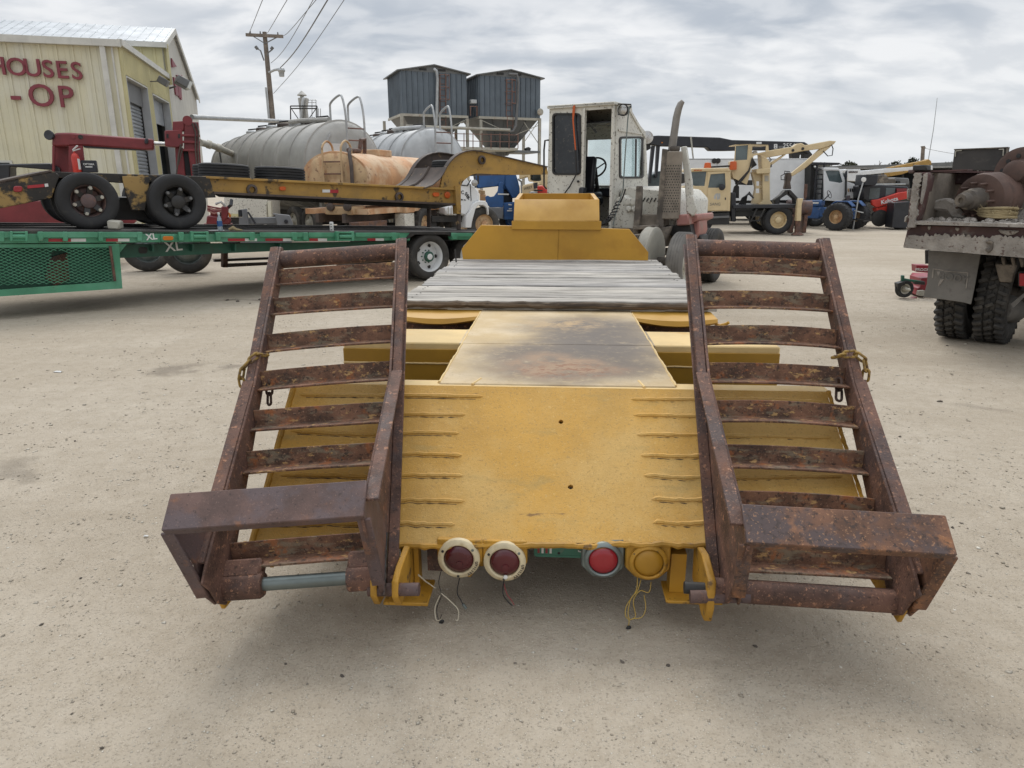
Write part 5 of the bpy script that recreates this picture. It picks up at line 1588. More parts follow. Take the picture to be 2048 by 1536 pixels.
def build_green():
    t = GT.thing('flatbed_trailer', 'long green flatbed trailer with mesh tool box and one white wheel', 'trailer')
    a, b_ = GT.on(-140, 459), GT.on(948, 463)
    zt = lambda x: a.z + (b_.z - a.z) * (x - a.x) / (b_.x - a.x)
    # deck
    B().prism([(a.x, a.z - .05), (b_.x + .5, b_.z - .05), (b_.x + .5, b_.z - .005), (a.x, a.z - .005)], .02, 2.55).build('deck', 'deck_dark', t)
    for y in (.55, .62, 1.3, 1.95):
        B().prism([(a.x, a.z - .01), (b_.x + .5, b_.z - .01), (b_.x + .5, b_.z + .012), (a.x, a.z + .012)], y, y + .05).build('deck_strip', 'black_iron', t)
    # outer channel and rub rail
    GT.slab([(-140, 461), (820, 465), (820, 481), (-140, 488)], .02, .10, 'side_channel', 'green_paint', t, bevel=.006)
    GT.slab([(898, 465), (948, 465), (948, 479), (902, 480)], .02, .10, 'side_channel', 'green_paint', t, bevel=.006)
    segs = [(-140, 28), (75, 128), (131, 196), (200, 275), (436, 500), (520, 606), (618, 690), (712, 800), (903, 944)]
    for u0, u1 in segs:
        k = lambda u: (u + 140) / 1088
        GT.slab([(u0, 463 + 3 * k(u0)), (u1, 463 + 3 * k(u1)), (u1, 476 - 3 * k(u1)), (u0, 476 - 3 * k(u0))], -.045, -.03, 'rub_rail', 'green_paint', t, bevel=.004)
    for u in (4, 82, 131, 202, 280, 363, 437, 505, 590, 612, 690, 790, 910):
        k = (u + 140) / 1088
        blk(GT, u - 5, 463 + 3 * k, u + 5, 484 - 5 * k, -.05, .02, 'stake_pocket', 'green_paint', t, .006)
    for u in (40, 402, 693):
        w = blk(GT, u - 16, 463.5, u + 12, 466.5, -.10, -.05, 'winch', 'green_paint', t, .004)
        blk(GT, u - 15, 479, u + 12, 481.5, -.10, -.05, 'winch_bar', 'green_paint', w, .004)
        c0, c1 = GT.on(u - 15, 473, -.08), GT.on(u + 13, 473, -.08)
        B().cyl(c0, c1, .032, n=14).build('winch_drum', 'green_paint', w)
        for uu in (u - 17, u + 13):
            blk(GT, uu - 2.5, 463, uu + 2.5, 482, -.11, -.02, 'winch_plate', 'green_paint', w, .003)
    for u0, u1, m_ in ((97, 142, 'r'), (142, 172, 'w'), (212, 236, 'r'), (236, 259, 'w'), (456, 490, 'r'), (490, 514, 'w'), (531, 566, 'r'), (566, 588, 'w'), (619, 636, 'r'), (636, 654, 'w'), (735, 751, 'r'), (751, 768, 'w')):
        k = (u0 + 140) / 1088
        blk(GT, u0, 477.5 - 1 * k, u1, 484 - 3.0 * k, .014, .0195, 'reflective_tape', 'tape_red' if m_ == 'r' else 'tape_white', t)
    lb = blk(GT, 323, 469, 350, 484, -.04, .018, 'marker_lamp', 'green_paint', t, .01)
    GT.slab(rrect(326, 472.5, 347, 480.5, 3.8), -.06, -.038, 'lens', 'amber', lb, bevel=.003)
    # mesh tool box
    GT.slab([(-140, 489), (238, 487.5), (245, 577), (-140, 602)], .04, .06, 'box_frame', 'green_paint', t, holes=[[(-130, 496), (222, 495), (229, 563), (-130, 589)]])
    box = GT.slab([(-140, 489), (238, 487.5), (245, 577), (-140, 602)], .35, .9, 'tool_box', 'green_dark', t)
    A, C = GT.on(-130, 496, .05), GT.on(228, 564, .05)
    D = GT.on(-130, 589, .05)
    xa, xb = A.x, GT.on(224, 495, .05).x
    za, zb = GT.on(224, 495, .05).z, GT.on(229, 563, .05).z
    sl = lambda x: (A.z - za) * (xb - x) / (xb - xa)
    b = B()
    hole = [GT.on(104, 503, .05), GT.on(131, 520, .05)]
    st = 0.085
    n = int((xb - xa + (A.z - zb)) / st)
    h_ = za - zb
    for i in range(-14, n + 4):
        for sg in (-1, 1):
            # clipped diagonal strands of the expanded metal
            x0 = xa + i * st
            P = []
            m = 26
            for q in range(m + 1):
                z = zb + h_ * q / m
                x = x0 + sg * (h_ * q / m) * 2.0 + (0 if sg > 0 else h_ * 2.0)
                ok = xa < x < xb and not (hole[0].x < x < hole[1].x and hole[1].z < z - 0 < hole[0].z)
                if ok:
                    P.append(Vector((x, .048 + .004 * sg, z)))
                else:
                    if len(P) > 1:
                        b.bar(P[0], P[-1], .006, .019, (0, 1, 0))
                    P = []
            if len(P) > 1:
                b.bar(P[0], P[-1], .006, .019, (0, 1, 0))
    b.build('expanded_mesh', 'green_paint', t, kind='stuff')
    GT.slab([(100, 515), (135, 505), (140, 560), (110, 572), (90, 555)], .30, .34, 'rust_patch', 'rust', t)
    GT.pipe([(220, 492, .03), (230, 562, .03)], .018, 'hinge', 'rust', t, 8)
    # main beam under the deck
    GT.slab([(240, 489), (650, 485), (820, 482), (820, 488), (640, 498), (240, 516)], .32, .42, 'main_beam', 'green_dark', t)
    GT.slab([(232, 488), (254, 488), (240, 505), (238, 516)], .10, .32, 'gusset', 'green_paint', t)
    for u in (305, 385, 470, 560):
        blk(GT, u, 488, u + 3, 503, .12, .32, 'cross_rib', 'green_dark', t)
    GT.slab(rrect(277, 494, 295, 507, 5), .312, .319, 'beam_hole', 'black_iron', t)
    for s_, u, v, y, sz in (('XL', 303, 474, .012, .12), ('XL', 347, 493.5, .312, .20)):
        q = GT.on(u, v, y)
        text(s_, sz, 'lettering', 'tape_white', t, .004, .003, q, (PI / 2, R(-6), 0), kind='stuff')
    # wheels
    c, r = ctr(GT, 863, 514, 0.0, 46)
    wheel('w', r, .26, r * .66, 'rubber_dusty', 'white_paint', t, (c.x, .14, c.z), (0, -1, 0), dish=.13, holes=5, hub=.09, mat_h='green_dark')
    wheel('w', r, .26, r * .66, 'rubber_dusty', 'white_paint', t, (c.x, .44, c.z), (0, -1, 0), holes=0, studs=0)
    for yy in (2.15, 2.45):
        wheel('w', r, .26, r * .66, 'rubber_dusty', 'white_paint', t, (c.x, yy, c.z), (0, 1, 0), holes=0, studs=0)
    B().lathe([(.10, 0), (.095, .03), (.06, .05), (0, .05)], (c.x, .10, c.z), (0, -1, 0), 18).build('hub_cap', 'green_dark', t)
    for dx in (1.05,):
        wheel('w', r, .26, r * .66, 'rubber_dusty', 'white_paint', t, (c.x + dx, .30, c.z), (0, -1, 0), holes=5, studs=0)
        wheel('w', r, .26, r * .66, 'rubber_dusty', 'white_paint', t, (c.x + dx, 2.2, c.z), (0, 1, 0), holes=0, studs=0)
    GT.slab([(806, 484), (822, 464), (900, 464), (915, 482), (895, 469), (830, 469)], .0, .9, 'wheel_arch', 'black_iron', t)
    B().span((c.x - .6, .6, c.z - .1), (c.x + 1.6, 2.0, c.z + .25)).build('bogie_frame', 'black_iron', t)
    # rusty support frame under the far side
    GT.slab([(447, 502), (456, 502), (456, 535), (447, 535)], 1.6, 1.75, 'support_leg', 'rust', t)
    GT.slab([(447, 528), (560, 524), (560, 529), (447, 535)], 1.6, 1.7, 'support_bar', 'brown_iron', t)
    GT.slab([(430, 519), (560, 514), (560, 518), (430, 524)], 2.0, 2.1, 'support_bar', 'brown_iron', t)
    GT.slab([(700, 532), (770, 530), (770, 541), (700, 542)], 1.3, 1.9, 'support_bar', 'black_iron', t)


build_green()


def on_deck(u, v, y, dz=0.0):
    return GT.m @ (GT.on(u, v, y) + Vector((0, 0, dz)))


def build_deck_bits():
    p = on_deck(441, 462, .12)
    t = thing('water_bottle', 'clear plastic bottle standing on the green trailer deck', 'bottle', p)
    B().lathe([(0, 0), (.036, .0), (.038, .03), (.036, .09), (.038, .14), (.030, .19), (.016, .22), (.015, .25), (0, .25)], (0, 0, 0), (0, 0, 1), 18).build('bottle_body', 'plastic_clear', t)
    B().lathe([(0, .245), (.018, .245), (.018, .275), (0, .278)]).build('bottle_cap', 'tape_white', t)
    B().lathe([(.0385, .07), (.0385, .15)], n=18).build('label_band', 'blue_paint', t)
    p = on_deck(664, 464, .10)
    t = thing('drink_can', 'small white can standing on the edge of the green deck', 'can', p)
    B().lathe([(0, 0), (.026, 0), (.033, .01), (.033, .15), (.026, .165), (0, .165)], n=18).build('can_body', 'tape_white', t)
    for z in (.03, .08, .12):
        B().span((-.012, -.0345, z), (.014, -.033, z + .018)).build('can_print', 'lamp_grey', t)
    p = on_deck(232, 458, .2)
    o = B().box((0, 0, .06), (.16, .2, .12), (0, .1, .2)).build('wheel_chock', 'frame_pale', bevel=.02)
    o.location = p
    tag(o, 'worn wooden chock between the two tyres on the deck', 'chock')
    p = on_deck(415, 463, .10)
    o = B().span((-.2, 0, 0), (.25, .14, .012)).build('paper_strip', 'tape_white')
    o.location, o.rotation_euler = p, (0, 0, R(38))
    tag(o, 'white strip lying on the deck under the bottle', 'strip')
    p = on_deck(458, 462, .12)
    o = B().tube([(0, 0, .02), (.06, .02, .045), (.12, 0, .02), (.2, .03, .012)], [.02, .035, .02, .008], 7).build('glove', 'rope')
    o.location = p
    tag(o, 'crumpled tan glove lying on the deck beside the bottle', 'glove')


build_deck_bits()


# ---------------------------------------------------------------- the worn yellow lowbed loaded on the deck
def build_loaded():
    fr = GT
    t = fr.thing('gooseneck_trailer', 'worn yellow and black gooseneck trailer loaded on the green flatbed', 'trailer')
    Yb = .55
    # I-beam side with flanges
    fr.slab([(418, 357), (918, 381), (918, 408), (420, 384)], Yb + .06, Yb + .10, 'beam_web', 'yellow_worn', t)
    fr.slab([(412, 352), (920, 377), (920, 381), (412, 357)], Yb, Yb + .3, 'beam_flange', 'yellow_worn', t, bevel=.004)
    fr.slab([(425, 383), (918, 407), (918, 411), (425, 388)], Yb, Yb + .3, 'beam_flange', 'brown_iron', t, bevel=.004)
    fr.slab([(425, 386), (905, 410), (870, 418), (440, 394)], Yb + .5, Yb + .56, 'inner_beam', 'black_iron', t)
    a, b_ = fr.on(415, 357, Yb), fr.on(918, 380, Yb)
    B().prism([(a.x, a.z - .02), (b_.x, b_.z - .02), (b_.x, b_.z), (a.x, a.z)], Yb + .1, Yb + 2.3).build('deck', 'deck_dark', t)
    for u in (505, 800):
        v = 363 + (u - 415) * .0487 + 12
        c = fr.on(u, v, Yb)
        B().lathe([(.05, 0), (.085, .015), (.085, .05), (.05, .06)], c + Vector((0, .06, 0)), (0, -1, 0), 18, close=True).build('lash_ring', 'brown_iron', t)
    for u, v, m_ in ((566, 377, 'orange_lens'), (873, 389, 'orange_lens')):
        fr.slab(rrect(u - 6, v - 4, u + 6, v + 4, 3), Yb + .02, Yb + .058, 'marker_lamp', m_, t, bevel=.004)
    c = fr.on(897, 390, Yb)
    B().lathe([(.062, .0), (.062, .03), (.05, .035), (0, .035)], c + Vector((0, .06, 0)), (0, -1, 0), 18).build('marker_lamp', 'orange_lens', t)
    blk(fr, 645, 379, 660, 385, Yb + .05, Yb + .058, 'reflective_tape', 'tape_white', t)
    blk(fr, 660, 379.5, 677, 386, Yb + .05, Yb + .058, 'reflective_tape', 'tape_red', t)
    fr.slab([(911, 372), (922, 372), (922, 428), (914, 428)], Yb - .03, Yb + .12, 'end_post', 'yellow_worn', t, bevel=.005)
    for u, v0, v1, y in ((918, 410, 461, Yb + .05), (858, 408, 457, Yb + 1.0)):
        q0, q1 = fr.on(u, v0, y), fr.on(u, v1, y)
        B().cyl(q0, (q0.x, q0.y, fr.on(915, 460, .3).z), .045, n=10).build('support_leg', 'brown_iron', t)
    # rear frame over the wheels
    fr.slab([(100, 343), (418, 353), (432, 395), (408, 396), (396, 372), (300, 364), (246, 366), (118, 356)], Yb, Yb + .25, 'rear_frame', 'yellow_black', t, bevel=.006)
    fr.slab([(244, 352), (300, 354), (296, 388), (290, 421), (264, 421), (252, 388)], Yb - .06, Yb - .002, 'pedestal', 'yellow_black', t, bevel=.006)
    fr.slab([(240, 395), (300, 395), (320, 440), (225, 440)], Yb + .3, Yb + 1.8, 'axle_beam', 'black_iron', t)
    fr.slab([(-90, 385), (0, 363), (100, 342), (115, 347), (119, 352), (104, 396), (0, 417), (-90, 425)], Yb - .1, Yb + .25, 'beaver_tail', 'yellow_black', t, bevel=.008)
    fr.slab([(-90, 383), (0, 361), (100, 340), (113, 345), (100, 346), (0, 368), (-90, 388)], Yb - .1, Yb + 2.2, 'tail_deck', 'brown_iron', t)
    fr.slab(rrect(27, 372, 45, 384, 5), Yb - .15, Yb - .1, 'marker_lamp', 'lens_bright', t, bevel=.006)
    fr.slab([(55, 371), (88, 368), (89, 374), (55, 377)], Yb - .108, Yb - .1, 'reflective_tape', 'tape_red', t)
    fr.slab([(89, 367.5), (96, 367), (97, 373), (90, 374)], Yb - .108, Yb - .1, 'reflective_tape', 'tape_white', t)
    for (u, v, du, rimm, stw) in ((178, 402, 57, 'rust_foot', 5), (358, 404, 55.5, 'black_iron', 5)):
        c, r = ctr(fr, u, v, .28, du)
        to, ro = wheel('w', r, .27, r * .56, 'rubber', rimm, t, (c.x, .42, c.z), (0, -1, 0), dish=.10, holes=0, studs=0, hub=.10)
        wheel('w', r, .27, r * .56, 'rubber', rimm, t, (c.x - .02, .74, c.z), (0, -1, 0), holes=0, studs=0)
        wheel('w', r, .27, r * .56, 'rubber', rimm, t, (c.x, 2.2, c.z), (0, 1, 0), holes=0, studs=0)
        for k in range(6):
            an = 2 * PI * (k + .3) / 6
            q = Vector((math.cos(an) * r * .46, -.10, math.sin(an) * r * .46))
            B().bar(Vector((math.cos(an) * r * .2, -.06, math.sin(an) * r * .2)), q, .07, .05, (0, 1, 0)).build('spoke', 'black_iron', ro)
            B().cyl(q + Vector((0, .0, 0)), q + Vector((0, -.035, 0)), .03, .02, 8).build('rim_clamp', 'frame_pale' if rimm == 'rust_foot' else 'lamp_grey', ro)
    # gooseneck: two curved webs and the plate bent over them
    web = [(886, 346), (892, 334), (898, 325), (907, 315), (917, 308), (930, 303), (944, 301), (961, 303), (1094, 334), (1096, 349), (1032, 350), (965, 347), (953, 347), (944, 349), (935, 355), (927, 362), (921, 373), (918, 379), (880, 379)]
    fr.slab(web, Yb + .02, Yb + .06, 'gooseneck_web', 'yellow_worn', t)
    P2 = fr.xz(web, Yb + .02)
    B().prism(P2, Yb + 1.25, Yb + 1.29).build('gooseneck_web', 'brown_iron', t)
    base = fr.xz([(846, 377), (864, 370), (878, 358)], Yb + .02)
    arc = base + P2[:9]
    b = B()
    vs, fs = [], []
    for x, z in arc:
        vs += [(x, Yb - .02, z + .012), (x, Yb + .10, z + .012), (x, Yb + .10, z - .008), (x, Yb - .02, z - .008)]
    for i in range(len(arc) - 1):
        for k in range(4):
            q = (k + 1) % 4
            fs.append((i * 4 + k, i * 4 + q, i * 4 + 4 + q, i * 4 + 4 + k))
    fs += [(0, 1, 2, 3), tuple(len(arc) * 4 - 4 + k for k in range(4))]
    b.add(vs, fs).build('web_flange', 'brown_iron', t)
    vs, fs = [], []
    sheet = arc[:5]
    for x, z in sheet:
        vs += [(x, Yb + .10, z), (x, Yb + 1.25, z), (x, Yb + 1.25, z - .015), (x, Yb + .10, z - .015)]
    for i in range(len(sheet) - 1):
        for k in range(4):
            q = (k + 1) % 4
            fs.append((i * 4 + k, i * 4 + q, i * 4 + 4 + q, i * 4 + 4 + k))
    fs += [(0, 1, 2, 3), tuple(len(sheet) * 4 - 4 + k for k in range(4))]
    B().add(vs, fs).build('curved_plate', 'brown_iron', t)
    b = B()
    vs, fs = [], []
    for x, z in arc:
        vs += [(x, Yb + 1.19, z + .012), (x, Yb + 1.33, z + .012), (x, Yb + 1.33, z - .008), (x, Yb + 1.19, z - .008)]
    for i in range(len(arc) - 1):
        for k in range(4):
            q = (k + 1) % 4
            fs.append((i * 4 + k, i * 4 + q, i * 4 + 4 + q, i * 4 + 4 + k))
    b.add(vs, fs).build('web_flange', 'brown_iron', t)
    for yy in (Yb + .62,):
        B().tube([(x, yy, z + .012) for x, z in sheet], .03, 6).build('plate_rib', 'brown_iron', t)
    c = fr.on(963, 320, Yb)
    B().lathe([(.05, 0), (.085, .015), (.085, .05), (.05, .06)], c + Vector((0, .02, 0)), (0, -1, 0), 18, close=True).build('lash_ring', 'brown_iron', t)
    # tyres resting on the loaded deck
    specs = (('black ribbed tyre lying flat nearest the red mast', 470, 354, 55, 1.0), ('black ribbed tyre lying flat nearest the rusty tank', 584, 358, 53, 1.0), ('half hidden tyre lying flat behind the red mast', 456, 350, 55, 1.75))
    for lb, u, v, du, y in specs:
        p = fr.on(u, v, Yb + y - .55)
        a_, b2 = fr.on(u - du, v, Yb + y - .55), fr.on(u + du, v, Yb + y - .55)
        r = (b2 - a_).length / 2 * .92
        tt = thing('loose_tyre', lb, 'tyre', fr.m @ Vector((p.x, Yb + y, a.z + (b_.z - a.z) * (p.x - a.x) / (b_.x - a.x) + .135)), rot=fr.rot, group='tyres lying on the worn trailer')
        wheel('w', r, .27, r * .55, 'rubber', 'rubber', tt, (0, 0, 0), (0, 0, 1), holes=0, studs=0, groove=.022)
        ch = [c_ for c_ in tt.children if c_.name.startswith('rim')]
        for c_ in ch:
            for g_ in list(c_.children):
                bpy.data.objects.remove(g_)
            bpy.data.objects.remove(c_)
    u = 893
    p = fr.on(872, 333, Yb + .9)
    tt = thing('loose_tyre', 'ribbed tyre tucked inside the curved gooseneck', 'tyre', fr.m @ Vector((p.x + .30, Yb + .68, p.z - .02)), rot=fr.rot, group='tyres lying on the worn trailer')
    to, ro = wheel('w', .46, .27, .28, 'rubber', 'rubber', tt, (0, 0, 0), (0, 0, 1), holes=0, studs=0, groove=.022)
    bpy.data.objects.remove(ro)


build_loaded()


# ---------------------------------------------------------------- red container handler behind the trailers
def build_handler():
    o = at(170, 370, 15.5)
    fr = Fr((o.x, o.y, 0), R(24))
    t = fr.thing('container_handler', 'dark red lift machine with long square boom and tall mast behind the loaded trailer', 'lift machine')
    fr.slab([(104, 276), (108, 268), (113, 265.5), (138, 265), (307, 278), (308, 299), (292, 299.5), (166, 291), (104, 293)], 0, .5, 'boom', 'red_paint', t, bevel=.03)
    fr.slab([(166, 291), (292, 299), (292, 301), (168, 295)], .06, .45, 'boom_keel', 'black_paint', t)
    fr.slab([(137, 291), (165, 291), (171, 345), (137, 345)], .0, .12, 'boom_leg', 'red_paint', t, bevel=.01)
    fr.slab([(104, 291), (109, 291), (109, 345), (104, 345)], .0, .12, 'boom_leg', 'red_paint', t, bevel=.01)
    fr.slab([(105, 293), (137, 291), (137, 345), (105, 345)], .42, .5, 'leg_plate', 'red_paint', t)
    for u, v in ((146, 273.5), (161, 274)):
        c = fr.on(u, v, 0)
        B().lathe([(.045, -.005), (.045, .012), (0, .012)], c, (0, -1, 0), 16).build('boom_pin', 'black_iron' if u > 150 else 'red_paint', t)
    c = fr.on(98, 270, -.05)
    B().lathe([(0, .1), (.07, .08), (.10, 0), (.095, -.02), (0, -.01)], c, (.5, 1, -.2), 18).build('work_lamp', 'black_paint', t)
    fr.slab([(289, 277), (296, 276), (297, 287), (289, 288)], -.08, 0, 'hose_block', 'black_paint', t, bevel=.02)
    fr.pipe([(305, 287, .2), (346, 289, .2)], .045, 'cylinder_rod', 'chrome', t, 12)
    fr.slab([(329, 261), (364, 259), (366, 291), (356, 295), (330, 292)], -.05, .35, 'carriage', 'red_paint', t, bevel=.015)
    for u in (333, 356):
        fr.slab([(u, 268), (u + 4, 268), (u + 4, 276), (u, 276)], -.07, -.045, 'slot', 'black_iron', t)
    fr.slab([(345, 243), (368, 242), (368, 262), (345, 262)], -.02, .4, 'mast_head', 'red_paint', t, bevel=.015)
    fr.slab([(368, 243), (397, 244), (404, 360), (384, 360), (376, 300), (368, 300)], .0, .25, 'mast', 'red_paint', t, bevel=.015)
    fr.slab([(350, 295), (366, 295), (372, 360), (354, 360)], .05, .3, 'mast', 'red_paint', t, bevel=.015)
    fr.slab([(366, 300), (377, 300), (384, 360), (372, 360)], .22, .3, 'mast_back', 'black_paint', t)
    for v in (268, 281, 297):
        fr.slab([(362, v), (400, v + 1), (400, v + 6), (362, v + 5)], -.06, 0, 'mast_plate', 'red_paint', t, bevel=.01)
    c = fr.on(375, 242, .1)
    B().lathe([(0, -.12), (.10, -.12), (.10, .12), (0, .12)], c, (0, -1, 0), 24).build('sheave', 'red_paint', t)
    for pts in ([(390, 245, -.03), (397, 262, -.06), (396, 300, -.06), (400, 358, -.05)], [(385, 247, -.03), (391, 265, -.06), (391, 300, -.06), (396, 358, -.05)], [(362, 288, -.1), (357, 310, -.1), (352, 358, -.1)], [(360, 290, -.1), (364, 300, -.08), (356, 330, -.08)]):
        fr.pipe(pts, .018, 'hose', 'brown_iron', t, 6)
    q = fr.on(393.5, 340, -.012)
    for i, ch in enumerate('TAYLOR'):
        text(ch, .085, 'letter', 'tape_white', t, .006, .003, q + Vector((.004 * i, 0, .075 - .072 * i)), (PI / 2, 0, 0))
    # chassis seen under the loaded trailer, black hood at the rear
    fr.slab([(-80, 402), (150, 402), (268, 428), (272, 436), (270, 447), (-80, 452)], .1, 1.4, 'chassis', 'red_paint', t, bevel=.02)
    fr.slab([(-60, 330), (100, 326), (118, 336), (118, 360), (108, 360), (104, 340), (20, 333), (20, 365), (-60, 365)], .15, .8, 'engine_hood', 'black_paint', t, bevel=.02)
    for u, v in ((380, 545), (300, 541), (20, 541)):
        q = fr.i @ gnd(u, v)
        wheel('w', .46, .32, .28, 'rubber_dusty', 'steel', t, (q.x, q.y, .455), (0, -1, 0), holes=0, studs=0)
    # extinguisher and black case standing by the boom leg
    p = fr.m @ fr.on(155, 345, -.25)
    e = thing('fire_extinguisher', 'red and white fire extinguisher in front of the red boom leg', 'extinguisher', p)
    B().lathe([(0, 0), (.07, 0), (.075, .02), (.075, .30), (.05, .36), (.02, .38), (.02, .41), (0, .41)], n=18).build('cylinder', 'red_bright', e)
    B().lathe([(.0765, .06), (.0765, .27)], n=18, arc=PI).xf(Matrix.Rotation(-.6, 4, 'Z')).build('label_band', 'tape_white', e)
    B().bar((-.02, 0, .42), (.14, -.03, .46), .03, .02).build('lever', 'chrome', e)
    B().bar((-.02, 0, .44), (.10, -.03, .52), .03, .02).build('lever', 'tape_white', e)
    p = fr.m @ fr.on(181, 345, -.15)
    e = thing('battery_case', 'black case with pale print beside the red boom leg', 'case', p, R(24))
    B().span((-.14, -.1, 0), (.14, .1, .24)).build('case_body', 'black_paint', e, bevel=.015)
    text('OPTIMA', .055, 'lettering', 'tape_white', e, .003, .001, (0, -.103, .16), (PI / 2, 0, 0), kind='stuff')
    B().span((-.07, -.104, .10), (.06, -.101, .12)).build('print_bar', 'tape_white', e)


build_handler()


# ---------------------------------------------------------------- rusty tank truck and its neighbours
def build_tanker():
    P0, P1 = at(668, 356, 19.3), at(850, 352, 24.5)
    P1.z = P0.z
    ax = P1 - P0
    L = ax.length
    fr = Fr((P0.x, P0.y, 0), math.atan2(ax.y, ax.x))
    t = fr.thing('tank_truck', 'rusty orange water tank truck with white bonnet behind the loaded trailer', 'tank truck')
    zc = P0.z
    r = .66
    mt = Matrix.Diagonal((1, 1.5, 1, 1))
    sh = B().lathe([(r - .012, .14), (r, .18), (r, L), (r * .9, L + .1), (0, L + .15)], (0, 0, 0), (1, 0, 0), 40)
    sh.xf(Matrix.Translation((0, 0, zc)) @ mt)
    sh.build('tank_shell', 'tank_rust', t, smooth=50)
    cp = B().lathe([(0, -.10), (r * .5, -.08), (r * .85, -.02), (r * .97, .06), (r, .15)], (0, 0, 0), (1, 0, 0), 40)
    cp.xf(Matrix.Translation((0, 0, zc)) @ mt)
    cp.build('tank_end', 'cap_rust', t, smooth=60)
    B().lathe([(r + .01, .05), (r + .02, .10), (r + .01, .15)], (0, 0, 0), (1, 0, 0), 40).xf(Matrix.Translation((0, 0, zc)) @ mt).build('end_seam', 'tank_rust', t)
    for y in (-.35, .2):
        B().tube(smooth_path([(-.16, y, zc - .65), (-.16, y, zc + .55), (-.12, y, zc + .80), (.10, y, zc + .92), (.30, y, zc + .82), (.36, y, zc + .62)], 4), .028, 8).build('ladder_rail', 'cap_rust', t)
    for k in range(4):
        B().cyl((-.16, -.35, zc - .5 + k * .3), (-.16, .2, zc - .5 + k * .3), .02, n=6).build('ladder_rung', 'rust', t)
    B().tube([(-.14, -.62, zc - .6), (-.14, -.62, zc + .3), (0, -.5, zc + .62), (.2, -.4, zc + .72)], .05, 8).build('fill_pipe', 'brown_iron', t)
    B().tube([(.3, -.3, zc + .70), (1.2, -.1, zc + .72), (1.3, -.1, zc + 1.0), (1.5, -.1, zc + 1.05), (1.55, -.05, zc + .65)], .06, 8).build('fill_pipe', 'rust', t)
    B().span((1.7, -.4, zc + .6), (2.5, .4, zc + .78)).build('hatch_box', 'tank_rust', t, bevel=.02)
    B().span((-.115, -.25, zc - .5), (-.09, .1, zc - .02)).build('end_door', 'cap_rust', t, bevel=.01)
    # frame and tray below
    B().span((.0, -.95, zc - .92), (L, .95, zc - .78)).build('tank_base', 'tank_rust', t)
    for y in (-.4, .4):
        B().span((-.3, y - .05, .75), (L + 3, y + .05, .98)).build('chassis_rail', 'brown_iron', t)
    B().span((-.55, -1.0, .55), (.9, -.7, .78)).build('rear_bumper', 'rust_orange', t, bevel=.01)
    B().span((-.2, -.6, .95), (.5, .2, zc - .72)).build('pump_box', 'cap_rust', t, bevel=.02)
    for y in (-.5, .0):
        B().lathe([(.10, 0), (.10, .1), (.05, .12), (0, .12)], (-.2, y, 1.15), (-1, 0, 0), 14).build('valve', 'brown_iron', t)
    x0 = L * .36
    B().span((x0 - .15, -1.08, .5), (x0 + .45, -.75, .92)).build('side_box', 'white_dirty', t, bevel=.02)
    B().span((x0 - .15, -1.10, .93), (x0 + .45, -.75, 1.28)).build('side_box', 'tank_rust', t, bevel=.02)
    fx = x0 + 1.25
    B().lathe([(.62, -.25), (.62, .25), (.66, .25), (.66, -.25)], (fx, -.85, .52), (0, 1, 0), 20, close=True, arc=PI).build('mudguard', 'tank_rust', t)
    for x in (fx,):
        for y in (-.95, -.65, .65, .95):
            wheel('w', .52, .26, .30, 'rubber_dusty', 'cap_rust', t, (x, y, .515), (0, 1 if y > 0 else -1, 0), holes=0, studs=8)
    B().cyl((fx, -.9, .52), (fx, .9, .52), .07).build('axle', 'black_iron', t)
    # white cab and bonnet
    f2 = Fr((at(930, 370, 22.5).x, 22.5, 0), R(26))
    G_ = zm(820, 350, 6.827)
    c = f2.thing('white_truck_cab', 'white bonneted truck with black slanted lettering beyond the gooseneck', 'truck')
    f2.slab(G_([(690, -60), (760, -60), (790, 60), (830, 120), (900, 160), (945, 240), (960, 350), (870, 390), (830, 480), (760, 560), (690, 540), (640, 540), (640, 200)]), 0, 1.9, 'bonnet', 'white_paint', c, bevel=.05)
    f2.slab(G_([(830, 480), (865, 390), (920, 355), (1000, 352), (1050, 370), (1075, 430), (1082, 545), (1065, 545), (1050, 450), (1010, 415), (930, 415), (895, 470), (850, 640), (840, 722), (750, 722), (770, 560)]), -.12, .35, 'wing', 'white_paint', c, bevel=.04)
    f2.slab(G_([(480, 430), (655, 430), (655, 550), (490, 550)]), -.02, .6, 'fuel_tank', 'white_paint', c, bevel=.05)
    for q in (520, 560, 600, 640):
        f2.slab(G_([(q, 432), (q + 8, 432), (q + 8, 550), (q, 550)]), -.035, -.018, 'tank_strap', 'frame_pale', c)
    f2.slab(G_([(300, 560), (860, 560), (860, 640), (300, 640)]), .2, .5, 'chassis_rail', 'black_iron', c)
    for yy in (.3, 1.5):
        B().span((f2.on(835, 440).x, yy, .35), (f2.on(880, 440).x, yy + .2, .6)).build('spring_hanger', 'black_iron', c)
    cc, r_ = ctr(f2, 970, 446, -.05, 23)
    wheel('w', .52, .26, .30, 'rubber_dusty', 'cap_rust', c, (cc.x, .1, .515), (0, -1, 0), holes=0, studs=8)
    wheel('w', .52, .26, .30, 'rubber_dusty', 'cap_rust', c, (cc.x, 1.75, .515), (0, 1, 0), holes=0, studs=8)
    f2.slab(G_([(818, 120), (828, 120), (840, 340), (832, 360)]), -.012, .0, 'seam', 'black_paint', c)
    f2.slab(G_([(700, 130), (780, 140), (830, 60), (838, 66), (790, 152), (700, 145)]), -.02, .0, 'bonnet_trim', 'black_paint', c)
    f2.pipe([(948, 350, -.05), (950, 362, -.15), (951, 375, -.1)], .03, 'mirror_arm', 'black_paint', c)
    q = f2.on(949, 366, -.15)
    B().lathe([(0, .03), (.10, .02), (.10, -.02), (0, -.03)], q, (.3, 1, 0), 16).build('mirror', 'chrome', c)
